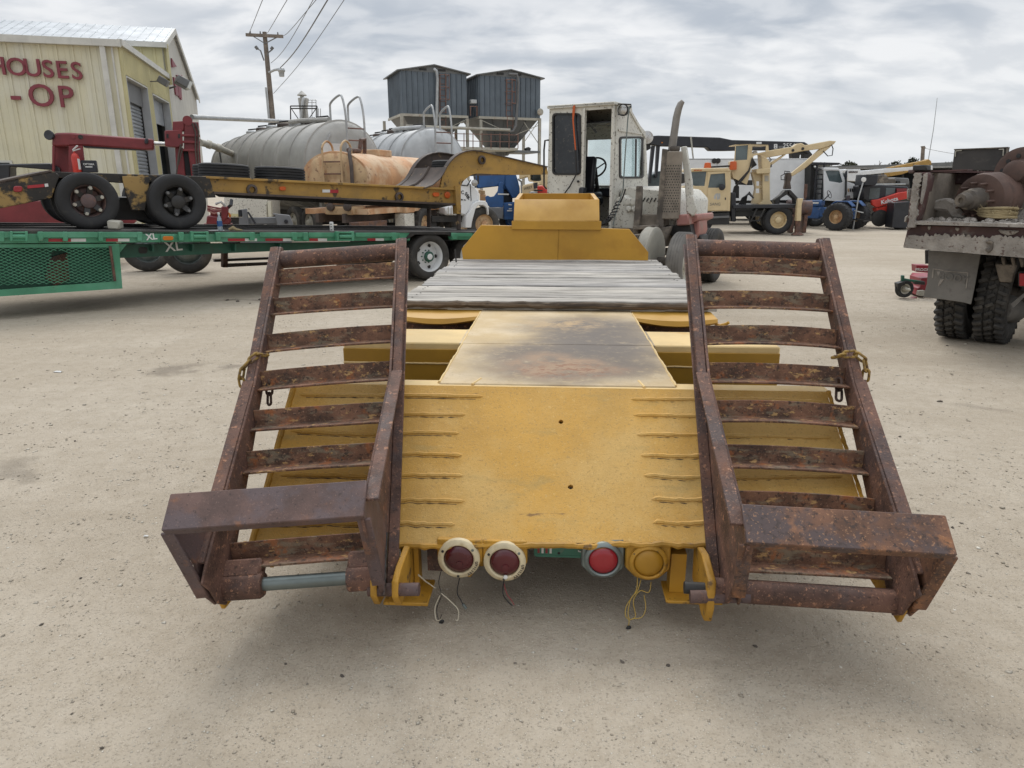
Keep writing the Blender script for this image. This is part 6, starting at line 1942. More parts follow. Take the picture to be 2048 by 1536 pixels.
    f2.pipe([(956, 350, .9), (956, 368, .9)], .04, 'mirror_post', 'black_paint', c)
    for s_, u, v, rz in (('C', 925, 385, .0), ('S', 932, 388, .5), ('E', 935, 392, .5), ('R', 937, 396, .5)):
        text(s_, .14, 'letter', 'black_paint', c, .004, .004, f2.on(u, v, -.012), (PI / 2, rz, 0))
    f2.slab(G_([(700, 325), (720, 330), (720, 348), (700, 348)]), -.012, .0, 'mark', 'black_paint', c)
    f2.slab(G_([(735, 330), (765, 340), (760, 350), (735, 345)]), -.012, .0, 'mark', 'black_paint', c)
    # blue telescopic lift
    f3 = Fr((at(990, 370, 26).x, 26, 0), R(10))
    b = f3.thing('boom_lift', 'blue lift with heavy square boom and knuckle bracket beyond the gooseneck', 'lift')
    f3.slab(G_([(900, -40), (1300, -40), (1300, 140), (1240, 150), (930, 185), (905, 140)]), .1, .6, 'boom', 'blue_paint', b, bevel=.03)
    f3.slab(G_([(1295, -40), (1440, -40), (1480, 90), (1500, 180), (1500, 300), (1400, 320), (1290, 140)]), .15, .55, 'boom_end', 'blue_paint', b, bevel=.03)
    f3.slab(G_([(1215, 110), (1245, 90), (1275, 110), (1280, 400), (1270, 440), (1090, 440), (1040, 380), (1030, 300), (1060, 280), (1100, 300), (1150, 290), (1200, 220)]), -.05, .05, 'bracket', 'blue_paint', b, bevel=.015)
    c0, c1 = f3.on(1005, 372, .3), f3.on(1034, 372, .3)
    B().cyl(c0, c1, .12, n=18).build('cylinder', 'blue_paint', b)
    f3.slab(G_([(1280, 180), (1400, 180), (1400, 380), (1280, 380)]), .3, .6, 'hollow', 'dark_room', b)
    f3.slab(G_([(1280, 380), (1460, 370), (1460, 620), (1280, 610)]), .0, 1.2, 'base_box', 'blue_paint', b, bevel=.03)
    f3.slab(G_([(1085, 440), (1270, 450), (1275, 600), (1085, 600)]), -.2, .4, 'foot_box', 'grey_paint', b, bevel=.02)
    f3.pipe([(1036, 358, -.02), (1043, 364, -.02), (1044, 395, -.02)], .035, 'hose', 'galv', b)
    for L_ in ([(1200, 250), (1350, 255), (1350, 272), (1200, 270)], [(1340, 395), (1390, 400), (1390, 415), (1345, 412)], [(1325, 480), (1395, 480), (1395, 495), (1325, 495)], [(1350, 455), (1390, 455), (1390, 468), (1350, 468)]):
        f3.slab(G_(L_), -.065, -.055, 'decal', 'tape_white', b)
    for uu in (960, 1025):
        cc, r_ = ctr(f3, uu, 448, .3, 18)
        wheel('w', .45, .3, .25, 'rubber', 'blue_paint', b, (cc.x, .5, .45), (0, -1, 0), holes=0, studs=0)
    # stacked cartons behind the lift
    f4 = Fr((at(965, 370, 29).x, 29, 0), 0)
    for k, (L_, lb) in enumerate((([(935, 200), (1020, 215), (1020, 262), (960, 262), (935, 240)], 'brown carton stacked behind the blue lift, upper one'), ([(955, 265), (1030, 265), (1030, 350), (960, 350)], 'brown carton stacked behind the blue lift, lower one'))):
        cb = f4.thing('carton', lb, 'box', 'cartons behind the blue lift')
        f4.slab(G_(L_), 0, .5, 'carton_body', 'cap_rust' if k == 0 else 'tank_rust', cb, bevel=.01)
        f4.slab(G_([(965, 300 - 75 * (1 - k)), (1025, 302 - 75 * (1 - k)), (1025, 306 - 75 * (1 - k)), (965, 304 - 75 * (1 - k))]), -.006, .0, 'carton_tape', 'rope', cb)
    # pale truck nose and small red machine half hidden by the white cab
    f5 = Fr((at(1065, 370, 25).x, 25, 0), R(-8))
    b = f5.thing('cream_truck', 'cream truck nose half hidden behind the muddy white cab', 'truck')
    f5.slab(G_([(1530, 140), (1700, 100), (1760, 110), (1700, 220), (1600, 300), (1530, 330)]), 0, 1.6, 'bonnet', 'cream_paint', b, bevel=.04)
    f5.slab(G_([(1490, -60), (1880, -60), (1880, 190), (1700, 190), (1690, 95), (1620, 90), (1600, 20), (1490, 60)]), .8, 1.5, 'cab', 'cream_paint', b, bevel=.03, holes=[G_([(1640, -30), (1780, -30), (1790, 80), (1720, 85), (1640, 75)])])
    f5.slab(G_([(1630, -40), (1800, -40), (1800, 90), (1630, 90)]), 1.2, 1.25, 'windscreen', 'glass_sky', b)
    text('WEST', .12, 'lettering', 'brown_iron', b, .004, 0, f5.on(1056, 376, -.012), (PI / 2, R(-12), 0), kind='stuff')
    f5.slab(G_([(1530, 330), (1800, 300), (1800, 700), (1530, 700)]), .1, 1.5, 'chassis', 'black_iron', b)
    b = f5.thing('red_tractor', 'small red and white tractor nose beside the muddy white cab', 'tractor')
    f5.slab(G_([(1735, 150), (1800, 140), (1880, 210), (1880, 320), (1740, 310)]), -.6, -.2, 'bonnet', 'red_bright', b, bevel=.03)
    f5.slab(G_([(1600, 260), (1660, 215), (1740, 240), (1760, 320), (1600, 320)]), -.9, -.5, 'wing', 'lamp_grey', b, bevel=.05)
    f5.slab(G_([(1680, 110), (1740, 100), (1740, 180), (1690, 190)]), -.95, -.9, 'mirror', 'black_paint', b)
    f5.slab(G_([(1690, 200), (1810, 205), (1810, 222), (1690, 218)]), -.7, -.65, 'mirror_arm', 'black_paint', b)
    f5.slab(G_([(1560, 310), (1880, 310), (1880, 700), (1560, 700)]), -.5, .05, 'chassis', 'black_iron', b)


build_tanker()


# ---------------------------------------------------------------- small machines seen in the gap under the loaded trailer
def build_gap():
    Zg = zm(400, 390, 7.314)
    f = Fr((at(500, 370, 21).x, 21, 0), R(8))
    t = f.thing('white_box_trailer', 'white box trailer body with a lime stripe, seen under the yellow beam', 'trailer')
    f.slab(Zg([(350, 20), (975, 20), (985, 330), (350, 330)]), 0, 2.2, 'box_body', 'white_dirty', t, bevel=.02)
    f.slab(Zg([(455, 272), (585, 280), (585, 318), (455, 312)]), -.02, .0, 'lime_stripe', 'wall_yellow', t)
    f.slab(Zg([(985, 95), (1035, 95), (1045, 320), (1000, 320)]), -.1, .1, 'corner_post', 'wall_cream', t)
    f.slab(Zg([(350, 330), (1040, 330), (1040, 420), (350, 420)]), .1, 2, 'under_frame', 'black_iron', t)
    for uu in (420, 950):
        c, r = ctr(f, 400 + uu / 7.314, 444, .1, 14)
        wheel('w', .38, .22, .22, 'rubber', 'white_paint', t, (c.x, .2, .375), (0, -1, 0), holes=0, studs=0)
    f = Fr((at(440, 370, 17.5).x, 17.5, 0), R(20))
    t = f.thing('red_pump', 'dark red hydraulic pump set with tangled hoses beside the worn wheel', 'pump')
    f.slab(Zg([(310, 160), (420, 170), (410, 330), (330, 400), (300, 250)]), 0, .3, 'pump_body', 'red_paint', t, bevel=.03)
    f.slab(Zg([(100, 300), (440, 330), (460, 400), (400, 430), (90, 430)]), .05, .5, 'pump_base', 'red_paint', t, bevel=.03)
    f.slab(Zg([(150, 220), (300, 200), (310, 330), (150, 330)]), .1, .4, 'valve_block', 'red_paint', t, bevel=.03)
    f.slab(Zg([(415, 250), (450, 280), (455, 330), (420, 330)]), .0, .2, 'guard', 'amber', t, bevel=.02)
    f.slab(Zg([(60, 420), (470, 420), (470, 620), (60, 620)]), .1, .45, 'stand', 'red_paint', t)
    for k in range(4):
        f.pipe([(415, 412 + 3 * k, -.05), (428, 415 + 4 * k, -.12), (442, 417 + 2 * k, -.05)], .02, 'hose', 'red_faded' if k % 2 else 'red_paint', t, 6)
    f.pipe([(432, 408, .0), (442, 404, -.1), (450, 412, 0)], .03, 'hose', 'galv', t, 6)
    f.pipe([(455, 416, .1), (462, 410, .0), (463, 400, .1)], .04, 'hose', 'black_paint', t, 8)
    f = Fr((at(530, 370, 17.8).x, 17.8, 0), R(12))
    t = f.thing('grey_implement', 'grey steel implement frame standing behind the green deck', 'implement')
    f.slab(Zg([(610, 215), (680, 200), (720, 440), (650, 450), (565, 440), (570, 330), (620, 330)]), 0, .1, 'upright', 'grey_paint', t, bevel=.01)
    f.slab(Zg([(555, 220), (612, 212), (612, 320), (560, 320)]), .02, .3, 'bracket', 'black_paint', t, bevel=.01)
    f.slab(Zg([(690, 335), (1110, 325), (1120, 420), (710, 425)]), .1, .25, 'cross_bar', 'grey_paint', t, bevel=.01)
    f.slab(Zg([(1045, 275), (1090, 272), (1310, 295), (1365, 440), (1130, 440), (1095, 290)]), -.02, .05, 'side_plate', 'grey_paint', t, bevel=.01)
    f.pipe([(496, 424, -.02), (511, 447, -.02)], .025, 'stay', 'black_paint', t, 6)
    f.slab(Zg([(600, 440), (1350, 440), (1340, 700), (600, 700)]), .12, .2, 'lower_frame', 'grey_paint', t)
    c = f.on(572, 443, -.03)
    B().lathe([(.05, 0), (.04, .04), (0, .04)], c, (0, -1, 0), 12).build('pin', 'black_paint', t)


build_gap()
M['stack_metal'] = wm('stack_metal', (0.27, 0.25, 0.225), 0.15, 0.45, 0.45, [((0.13, 0.11, 0.095), 7, 0.52, 0.7, (1, 1, .3), 0.7, 0.7)])


# ---------------------------------------------------------------- muddy white yard tractor coupled to the lowbed
def build_yard_tractor():
    o = at(1228, 420, 12.3)
    fr = Fr((o.x, o.y, 0), R(-31))
    t = fr.thing('yard_tractor', 'muddy white one man cab tractor with tall exhaust standing ahead of the yellow trailer', 'truck')
    # rear wall of the cab with a window and an open doorway
    wall = [(1099, 215), (1228, 207), (1222, 470), (1092, 470)]
    fr.slab(wall, 0, .05, 'cab_wall', 'white_dirty', t, holes=[rrect(1105, 227, 1161, 349, 7), [(1171, 221), (1223.5, 217), (1217, 462), (1166, 462)]])
    fr.slab(rrect(1104, 226, 1162, 350, 8), -.012, -.002, 'window_seal', 'black_iron', t, holes=[rrect(1107, 229.5, 1159, 346, 6)])
    fr.slab(rrect(1104, 226, 1162, 350, 7), .015, .025, 'window_pane', 'glass_dark', t)
    fr.slab([(1166, 216), (1170, 216), (1165, 400), (1161, 400)], -.03, 0, 'door_rail', 'white_dirty', t)
    fr.slab([(1098, 212), (1229, 204), (1229, 209), (1098, 218)], -.04, .06, 'roof_gutter', 'white_dirty', t, bevel=.006)
    # inside: walls, seat, steering wheel
    A, D = fr.on(1099, 215), fr.on(1228, 207)
    x0, x1, zr = A.x, D.x, D.z
    dep = 1.45
    zb = fr.on(1222, 470).z
    B().span((x0, .05, zb), (x0 + .04, dep, zr - .03)).build('cab_side', 'white_dirty', t)
    B().prism([(x0 - .03, -.04), (x1 + .03, -.04), (x1 + .03, .55), (x0 - .03, .55)], zr - .02, zr + .03, 'xy').build('roof', 'white_dirty', t, bevel=.01)
    B().prism([(.55, zr - .02), (.55, zr + .03), (dep + .02, zr - .42), (dep - .02, zr - .46)], x0 - .02, x1 + .02, 'yz').build('roof', 'white_dirty', t)
    # windscreen frame at the front with clear glass
    fw = [(x0, zb), (x1, zb), (x1, zr - .40), (x0, zr - .40)]
    zs, zw = fr.on(1190, 371, dep).z, fr.on(1190, 279, dep).z
    hole = [(x0 + .06, zs), (x1 - .06, zs), (x1 - .06, zw), (x0 + .06, zw)]
    B().prism(fw, dep - .04, dep, 'xz', holes=[hole]).build('cab_front', 'white_dirty', t)
    B().prism([(a + (.02 if i in (0, 3) else -.02), b_) for i, (a, b_) in enumerate(hole)], dep - .025, dep - .02).build('windscreen', 'glass_clear', t)
    B().span((x0 + .05, .3, zr - .26), (x1 - .05, dep - .3, zr - .24)).build('head_lining', 'black_paint', t)
    B().span((x0 + .05, dep - .4, zs - .2), (x1 - .05, dep - .05, zs - .04)).build('dashboard', 'black_paint', t, bevel=.02)
    B().span((x0 + .05, .06, zb), (x1 - .05, dep - .05, zb + .03)).build('cab_floor', 'mud', t)
    for xs in (.0,):
        xm = fr.on(1150, 400).x
        B().box((xm, .55, zb + .55), (.42, .42, .16), (0, 0, 0)).build('seat', 'black_paint', t, bevel=.04)
        B().box((xm - .02, .40, zb + .95), (.40, .12, .70), (R(-8), 0, 0)).build('seat_back', 'black_paint', t, bevel=.04)
    c = fr.on(1190, 335, .85)
    B().tube([c + Vector((.21 * math.cos(a), .08 * math.sin(a), .17 * math.sin(a))) for a in [2 * PI * i / 28 for i in range(28)]], .017, 8, closed=True).build('steering_wheel', 'black_iron', t)
    st = B()
    st.cyl(c, c + Vector((.03, .15, -.62)), .035, n=10)
    so = st.build('steering_column', 'black_iron', t)
    for a in (.5, 2.6, 4.7):
        B().cyl(c + Vector((0, 0.02, -.03)), c + Vector((.2 * math.cos(a), .08 * math.sin(a), .165 * math.sin(a))), .012, n=6).build('spoke', 'black_iron', so)
    fr.pipe([(1186, 258, .4), (1196, 250, .5), (1208, 252, .5), (1220, 246, .4)], .008, 'loose_wire', 'frame_pale', t, 5)
    fr.pipe([(1172, 238, .3), (1192, 264, .9)], .022, 'roof_brace', 'lamp_grey', t, 6)
    # right side of the cab
    fr.side([(1229, 206), (1258, 208), (1262, 234), (1287, 264), (1292, 372), (1288, 470), (1222, 470)], x1 - .04, x1, 'cab_side', 'white_dirty', t, holes=[rrect(1239, 274, 1285, 356, 5)])
    fr.side(rrect(1238, 273, 1286, 357, 6), x1 + .002, x1 + .014, 'window_seal', 'black_iron', t, holes=[rrect(1241, 277, 1283, 353, 5)])
    fr.side(rrect(1238, 273, 1286, 357, 5), x1 - .025, x1 - .02, 'window_pane', 'glass_clear', t)
    fr.side([(1270, 278), (1273, 278), (1272, 353), (1269, 353)], x1 + .001, x1 + .012, 'window_bar', 'black_iron', t)
    fr.side([(1236, 258), (1282, 266), (1282, 269), (1236, 262)], x1 + .001, x1 + .02, 'rain_strip', 'white_dirty', t)
    c = fr.onx(1246, 220, x1 + .12)
    lampo = B().lathe([(0, .12), (.07, .10), (.095, .02), (.095, -.01), (.08, -.005), (0, .0)], c, (.1, 1, 0), 20).build('work_lamp', 'black_iron', t)
    B().lathe([(.078, -.012), (.05, -.022), (0, -.025)], c, (.1, 1, 0), 20).build('lamp_glass', 'chrome', lampo)
    fr.pipe([(1236, 208, -.03), (1262, 209, -.03), (1262, 215, -.03)], .012, 'lamp_bracket', 'black_iron', t, 6)
    fr.pipe([(1236, 229, -.03), (1252, 230, -.03), (1262, 212, -.03)], .01, 'lamp_bracket', 'black_iron', t, 6)
    # cord hanging beside the cab, coiled air hose, orange strap
    fr.pipe([(1259, 212, -.12), (1256, 235, -.12), (1251, 300, -.12), (1246, 380, -.12), (1232, 425, -.15), (1226, 450, -.2)], .010, 'hanging_cord', 'steel', t, 6)
    pts = []
    e0, e1 = fr.on(1238, 402, -.12), fr.on(1203, 446, -.35)
    for i in range(120):
        q = i / 119
        a = q * 2 * PI * 11
        pp = e0.lerp(e1, q) + Vector((0, 0, -.10 * math.sin(PI * q)))
        pts.append(pp + Vector((.045 * math.cos(a), .045 * math.sin(a), .012 * math.sin(a))))
    B().tube(pts, .011, 5).build('coil_hose', 'wire_black', t)
    fr.pipe([(1241, 404, -.1), (1243, 400, -.06), (1248, 388, -.05), (1251, 378, -.04)], .014, 'coil_hose', 'wire_black', t, 6)
    fr.slab([(1146, 211), (1150, 211), (1149, 225), (1147, 240), (1152, 300), (1150, 302), (1145, 245), (1144.5, 224)], -.05, -.035, 'orange_strap', 'orange_lens', t)
    fr.pipe([(1151, 300, -.05), (1153, 348, -.05), (1140, 372, -.06), (1124, 394, -.06)], .012, 'black_hose', 'wire_black', t, 6)
    fr.pipe([(1097, 280, -.02), (1090, 281, -.08), (1088, 300, -.08), (1088, 372, -.08), (1093, 378, -.04)], .016, 'grab_rail', 'black_iron', t, 8)
    c = fr.on(1157, 363, -.01)
    B().lathe([(.02, .0), (.02, .03), (0, .035)], c, (0, -1, 0), 10).build('door_latch', 'black_iron', t)
    fr.slab([(1157, 375), (1166, 374), (1166, 396), (1160, 398), (1156, 388)], -.06, .1, 'arm_rest', 'black_paint', t, bevel=.02)
    fr.slab([(1172, 384), (1190, 384), (1192, 394), (1174, 394)], .1, .4, 'seat_base', 'black_paint', t, bevel=.02)
    # bonnet beside the cab
    hx0 = x1 + .01
    ytop = .55
    B().prism([(hx0, 1.25), (hx0, 1.62), (hx0 + .18, 1.68), (hx0 + .85, 1.62), (hx0 + 1.02, 1.45), (hx0 + 1.02, .95), (hx0, .95)], .35, 2.2, 'xz').build('bonnet', 'white_dirty', t, bevel=.03)
    B().prism([(hx0, .95), (hx0, 1.45), (hx0 + .16, 1.55), (hx0 + .42, 1.35), (hx0 + .5, .95)], .12, .36, 'xz').build('cab_step_panel', 'white_dirty', t, bevel=.02)
    for k in range(9):
        B().box((hx0 + .32 + k * .065, .345, 1.46), (.018, .012, .07), (0, .5, 0)).build('louvre', 'black_iron', t)
    for u in (1256, 1267):
        c = fr.on(u, 403, .10)
        B().lathe([(.055, 0), (.055, .03), (.042, .035), (0, .03)], c, (0, -1, 0), 18).build('air_fitting', 'white_dirty', t)
        blk(fr, u - 5, 412, u + 5, 424, .06, .12, 'air_filter', 'white_dirty', t, .02)
    # exhaust: bracket, perforated guard, curved stack
    fr.slab([(1324, 297), (1336, 299), (1332, 345), (1328, 440), (1325, 470), (1314, 520), (1310, 470)], .02, .10, 'exhaust_bracket', 'mud_iron', t, bevel=.008)
    cs = fr.on(1345, 370, .12)
    ztop, zbot = fr.on(1345, 303, .12).z, fr.on(1345, 438, .12).z
    g0 = B().cyl((cs.x, cs.y, zbot), (cs.x, cs.y, ztop), .15, .13, 28).build('muffler_guard', 'mud', t, bevel=.015)
    for k in range(18):
        for a in range(7):
            an = R(-132 + a * 17 + (8 if k % 2 else 0))
            z = zbot + .12 + k * (ztop - zbot - .3) / 18
            rr_ = .15 - .02 * (z - zbot) / (ztop - zbot)
            q = Vector((cs.x + math.cos(an) * rr_, cs.y + math.sin(an) * rr_, z))
            B().lathe([(.0105, -.002), (.0105, .0015), (0, .002)], q, (math.cos(an), math.sin(an), 0), 8).build('vent_hole', 'black_iron', g0)
    pts = [fr.on(u, v, .12) for u, v in ((1343, 306), (1348, 270), (1353, 235), (1357, 218), (1361, 208), (1366, 202))]
    B().tube(pts, [.062, .06, .058, .055, .050, .034], 14).build('exhaust_stack', 'stack_metal', t, smooth=60)
    B().lathe([(.07, 0), (.085, .02), (.085, .06), (.07, .08)], (cs.x, cs.y, ztop), (0, 0, 1), 20).build('stack_clamp', 'mud_iron', t)
    # leaning white board, bumper stubs, muddy decks and struts
    fr.slab([(1361, 294), (1372, 292), (1378, 330), (1383, 360), (1388, 430), (1374, 438), (1368, 350)], .25, .32, 'leaning_board', 'white_dirty', t, bevel=.01)
    fr.slab([(1372, 395), (1386, 390), (1394, 420), (1386, 432), (1372, 424)], .18, .25, 'torn_sheet', 'white_dirty', t, bevel=.01)
    c = fr.on(1364, 357, .4)
    B().lathe([(0, -.03), (.08, -.02), (.08, .02), (0, .03)], c, (.2, 1, 0), 18).build('mirror', 'lamp_grey', t)
    fr.slab([(1272, 372), (1283, 372), (1282, 420), (1276, 470), (1264, 475), (1268, 430)], .0, .08, 'hand_post', 'mud_iron', t, bevel=.01)
    fr.slab([(1226, 428), (1330, 430), (1330, 452), (1230, 448)], .15, .5, 'side_tray', 'mud', t, bevel=.01)
    fr.slab([(1265, 452), (1315, 450), (1316, 458), (1266, 460)], -.1, .5, 'step_plate', 'mud_iron', t, bevel=.01)
    fr.slab([(1280, 458), (1314, 458), (1304, 476), (1282, 478)], .1, .5, 'battery_box', 'mud_iron', t, bevel=.02)
    fr.slab([(1352, 430), (1376, 428), (1378, 450), (1352, 452)], .1, .6, 'bumper_block', 'red_faded', t, bevel=.02)
    fr.slab([(1376, 430), (1396, 428), (1397, 440), (1377, 449)], .3, 1.2, 'bumper_block', 'red_faded', t, bevel=.02)
    fr.slab([(1383, 446), (1397, 440), (1398, 462), (1392, 478), (1384, 480)], .4, .9, 'mudguard', 'red_faded', t, bevel=.02)
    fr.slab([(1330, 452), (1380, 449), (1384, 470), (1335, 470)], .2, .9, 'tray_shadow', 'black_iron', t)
    fr.slab([(1323, 455), (1343, 452), (1340, 462), (1322, 498), (1315, 492)], .0, .08, 'strut', 'mud_iron', t, bevel=.01)
    fr.slab([(1342, 466), (1402, 470), (1403, 485), (1396, 486), (1345, 478)], .5, .9, 'bumper', 'black_iron', t, bevel=.02)
    # rear wheels and frame rails reaching under the gooseneck
    Rw = .50
    q = fr.i @ gnd(1352, 594)
    wx, wy = q.x, q.y + .2
    for dx in (0.0, -1.75, -2.05):
        wheel('w', Rw, .25, .29, 'mud_grey', 'white_dirty', t, (wx + dx, wy, Rw - .003), (1 if dx > -1 else -1, 0, 0), holes=0, studs=0, groove=.006)
    B().cyl((wx - 2.0, wy, Rw), (wx, wy, Rw), .09).build('axle', 'mud_iron', t)
    for x in (wx - 1.4, wx - .65):
        B().span((x - .05, wy - .7, .72), (x + .05, 3.0, .95)).build('chassis_rail', 'mud_iron', t)
    B().lathe([(.36, -.10), (.44, -.09), (.47, -.05), (.455, -.02), (.455, .05), (.47, .08), (.44, .10), (.36, .10)], (wx - .50, wy - .10, .60), (1, 0, 0), 36).build('air_tank', 'frame_pale', t, bevel=.01)
    q = fr.i @ gnd(1400, 545)
    for dx in (-.1, -1.9):
        wheel('w', .48, .28, .28, 'rubber_dusty', 'white_dirty', t, (wx + dx, 1.6, .477), (1 if dx > -1 else -1, 0, 0), holes=0, studs=0)
    B().cyl((wx - 1.9, 1.6, .5), (wx, 1.6, .5), .07).build('axle', 'mud_iron', t)
    B().span((x0, .1, .7), (x1 + .9, 2.2, 1.0)).build('sub_frame', 'mud_iron', t)


build_yard_tractor()


# ---------------------------------------------------------------- cream grapple truck
def build_grapple_truck():
    Z = zm(1260, 230, 4.452)
    fr = Fr((at(1450, 370, 26).x, 26, 0), R(-4))
    t = fr.thing('grapple_truck', 'cream truck with rear mounted grapple crane and raised operator cabin', 'truck')
    # cab shell with openings
    win = Z([(718, 528), (846, 518), (852, 648), (694, 648)])
    scr = Z([(545, 508), (682, 503), (664, 632), (540, 630)])
    fr.slab(Z([(527, 497), (548, 480), (640, 474), (870, 474), (893, 492), (900, 600), (890, 855), (680, 858), (652, 800), (630, 640), (527, 640)]), 0, .06, 'cab_side', 'cream_paint', t, bevel=.01, holes=[win, scr])
    fr.slab(Z([(690, 505), (862, 500), (868, 850), (690, 850)]), -.02, -.003, 'door', 'cream_paint', t, bevel=.006, holes=[win])
    fr.slab(win, .02, .03, 'window_pane', 'glass_sky', t)
    fr.slab(scr, .02, .03, 'windscreen', 'glass_sky', t)
    fr.slab(Z([(530, 492), (548, 474), (870, 470), (895, 490), (895, 500), (530, 502)]), -.04, 2.0, 'roof', 'cream_paint', t, bevel=.04)
    fr.slab(Z([(860, 500), (895, 500), (890, 850), (860, 850)]), .06, 2.0, 'cab_back', 'cream_paint', t)
    fr.slab(Z([(540, 640), (690, 640), (690, 850), (560, 800)]), .5, 2.0, 'cab_floor', 'black_iron', t)
    fr.slab(Z([(720, 560), (760, 560), (775, 700), (720, 700)]), .5, .9, 'seat', 'black_paint', t)
    # bonnet and wing
    fr.slab(Z([(440, 640), (545, 625), (640, 640), (660, 800), (690, 855), (680, 945), (660, 940), (640, 850), (600, 800), (560, 785), (520, 800), (430, 880)]), -.03, .3, 'wing', 'cream_paint', t, bevel=.02)
    fr.slab(Z([(440, 645), (545, 628), (640, 640), (650, 780), (560, 780), (430, 870)]), .3, 1.9, 'bonnet', 'cream_paint', t, bevel=.06)
    for k in range(3):
        fr.slab(Z([(570 + k * 25, 490), (590 + k * 25, 486), (590 + k * 25, 494), (570 + k * 25, 497)]), -.06, -.035, 'roof_lamp', 'orange_lens', t)
    fr.slab(rrect(1260 + 632 / 4.452, 230 + 700 / 4.452, 1260 + 660 / 4.452, 230 + 716 / 4.452, 1), -.05, -.028, 'marker_lamp', 'orange_lens', t)
    fr.pipe([(p[0], p[1], -.08) for p in Z([(605, 715), (625, 745), (640, 760)])], .03, 'bonnet_catch', 'black_iron', t, 6)
    for L_ in ([(748, 722), (765, 698), (772, 700), (762, 752), (748, 745)], [(770, 700), (785, 695), (795, 750), (775, 755)], [(790, 695), (803, 700), (803, 740), (796, 748)]):
        fr.slab(Z(L_), -.026, -.021, 'door_mark', 'glass_clear' if False else 'galv', t)
    text('SANG', .14, 'lettering', 'lamp_grey', t, .004, 0, fr.on(1260 + 760 / 4.452, 230 + 795 / 4.452, -.024), (PI / 2, 0, 0), kind='stuff')
    c = fr.on(1260 + 820 / 4.452, 230 + 643 / 4.452, -.15)
    B().lathe([(0, -.04), (.10, -.02), (.11, .0), (0, .02)], c, (0, 1, 0), 18).build('mirror', 'black_paint', t)
    fr.slab(Z([(845, 735), (855, 735), (855, 755), (845, 755)]), -.03, -.02, 'door_handle', 'black_paint', t)
    # light bar
    fr.pipe([(p[0], p[1], .5) for p in Z([(670, 466), (930, 452)])], .035, 'light_bar', 'black_iron', t, 6)
    for u in (690, 918):
        p = fr.on(1260 + u / 4.452, 230 + (u * -.05 + 500) / 4.452, .5)
        B().lathe([(.13, -.13), (.13, .02), (.11, .15), (0, .17)], p, (0, 0, 1), 14).build('beacon', 'orange_lens', t)
    # running gear
    fr.slab(Z([(680, 862), (900, 862), (1450, 835), (1450, 880), (1000, 905), (680, 905)]), .25, .5, 'chassis_rail', 'black_iron', t)
    fr.slab(Z([(920, 802), (1490, 795), (1495, 828), (920, 832)]), .0, 2.2, 'bed', 'black_paint', t, bevel=.01)
    sb = fr.slab(Z([(690, 885), (885, 870), (885, 975), (690, 978)]), .0, .4, 'step_box', 'black_iron', t, bevel=.01)
    fr.slab(Z([(695, 905), (885, 895), (885, 915), (695, 922)]), -.05, .0, 'step', 'lamp_grey', sb)
    fr.slab(Z([(895, 690), (945, 690), (945, 950), (900, 950)]), .1, .6, 'air_cleaner', 'black_paint', t, bevel=.03)
    for L_ in ([(1075, 945), (1165, 945), (1165, 935), (1078, 935)], [(1100, 905), (1180, 905), (1180, 895), (1105, 895)]):
        fr.slab(Z(L_), -.05, .05, 'ladder_step', 'black_iron', t)
    for pts in ([(1130, 835), (1075, 950)], [(1200, 835), (1140, 950)]):
        fr.pipe([(p[0], p[1], -.02) for p in Z(pts)], .03, 'ladder_side', 'black_iron', t, 6)
    for u, v, du in ((615, 950, 22), (1318, 950, 25)):
        c, r = ctr(fr, 1260 + u / 4.452, 230 + v / 4.452, .1, du)
        mt_ = 'cream_paint'
        wheel('w', .5, .28, .29, 'rubber', mt_, t, (c.x, .16, .498), (0, -1, 0), dish=.12, holes=0, studs=8)
        wheel('w', .5, .28, .29, 'rubber', mt_, t, (c.x - .06, 1.95, .498), (0, 1, 0), holes=0, studs=0)
        if u > 1000:
            wheel('w', .5, .28, .29, 'rubber', mt_, t, (c.x - .0, .48, .498), (0, -1, 0), holes=0, studs=0)
    c, r = ctr(fr, 1260 + 1000 / 4.452, 230 + 960 / 4.452, 1.6, 20)
    # crane column, cabin
    fr.slab(Z([(1165, 355), (1215, 380), (1255, 430), (1245, 500), (1248, 760), (1275, 800), (1145, 800), (1183, 760), (1178, 500)]), .7, 1.2, 'crane_column', 'cream_paint', t, bevel=.02)
    fr.slab(Z([(1085, 510), (1175, 505), (1180, 790), (1090, 790), (1120, 650)]), .85, 1.1, 'column_web', 'cream_paint', t, holes=[Z([(1125, 590), (1168, 590), (1168, 630), (1125, 630)]), Z([(1120, 655), (1168, 655), (1168, 695), (1120, 695)])])
    fr.slab(Z([(1200, 540), (1235, 540), (1235, 590), (1200, 590)]), .685, .698, 'plate', 'frame_pale', t)
    fr.slab(Z([(1125, 480), (1250, 475), (1250, 520), (1125, 525)]), .6, 1.3, 'slew_ring', 'cream_paint', t, bevel=.02)
    w1, w2 = Z([(943, 276), (1052, 268), (1043, 398), (937, 404)]), Z([(1090, 274), (1212, 276), (1208, 330), (1100, 345), (1085, 345)])
    fr.slab(Z([(940, 262), (1070, 258), (1232, 264), (1236, 325), (1100, 365), (1060, 560), (1040, 620), (920, 560), (905, 500), (930, 400)]), .55, .6, 'cabin_side', 'cream_paint', t, holes=[w1, w2])
    fr.slab(Z([(940, 262), (1070, 258), (1070, 266), (940, 270)]), .55, 1.6, 'cabin_roof', 'cream_paint', t)
    fr.slab(Z([(1060, 258), (1232, 264), (1232, 272), (1060, 268)]), .55, 1.6, 'cabin_roof', 'cream_paint', t)
    fr.slab(Z([(930, 405), (1060, 400), (1050, 600), (920, 560)]), .6, 1.6, 'cabin_body', 'cream_paint', t, bevel=.03)
    fr.slab(w1, .57, .58, 'window_pane', 'glass_sky', t)
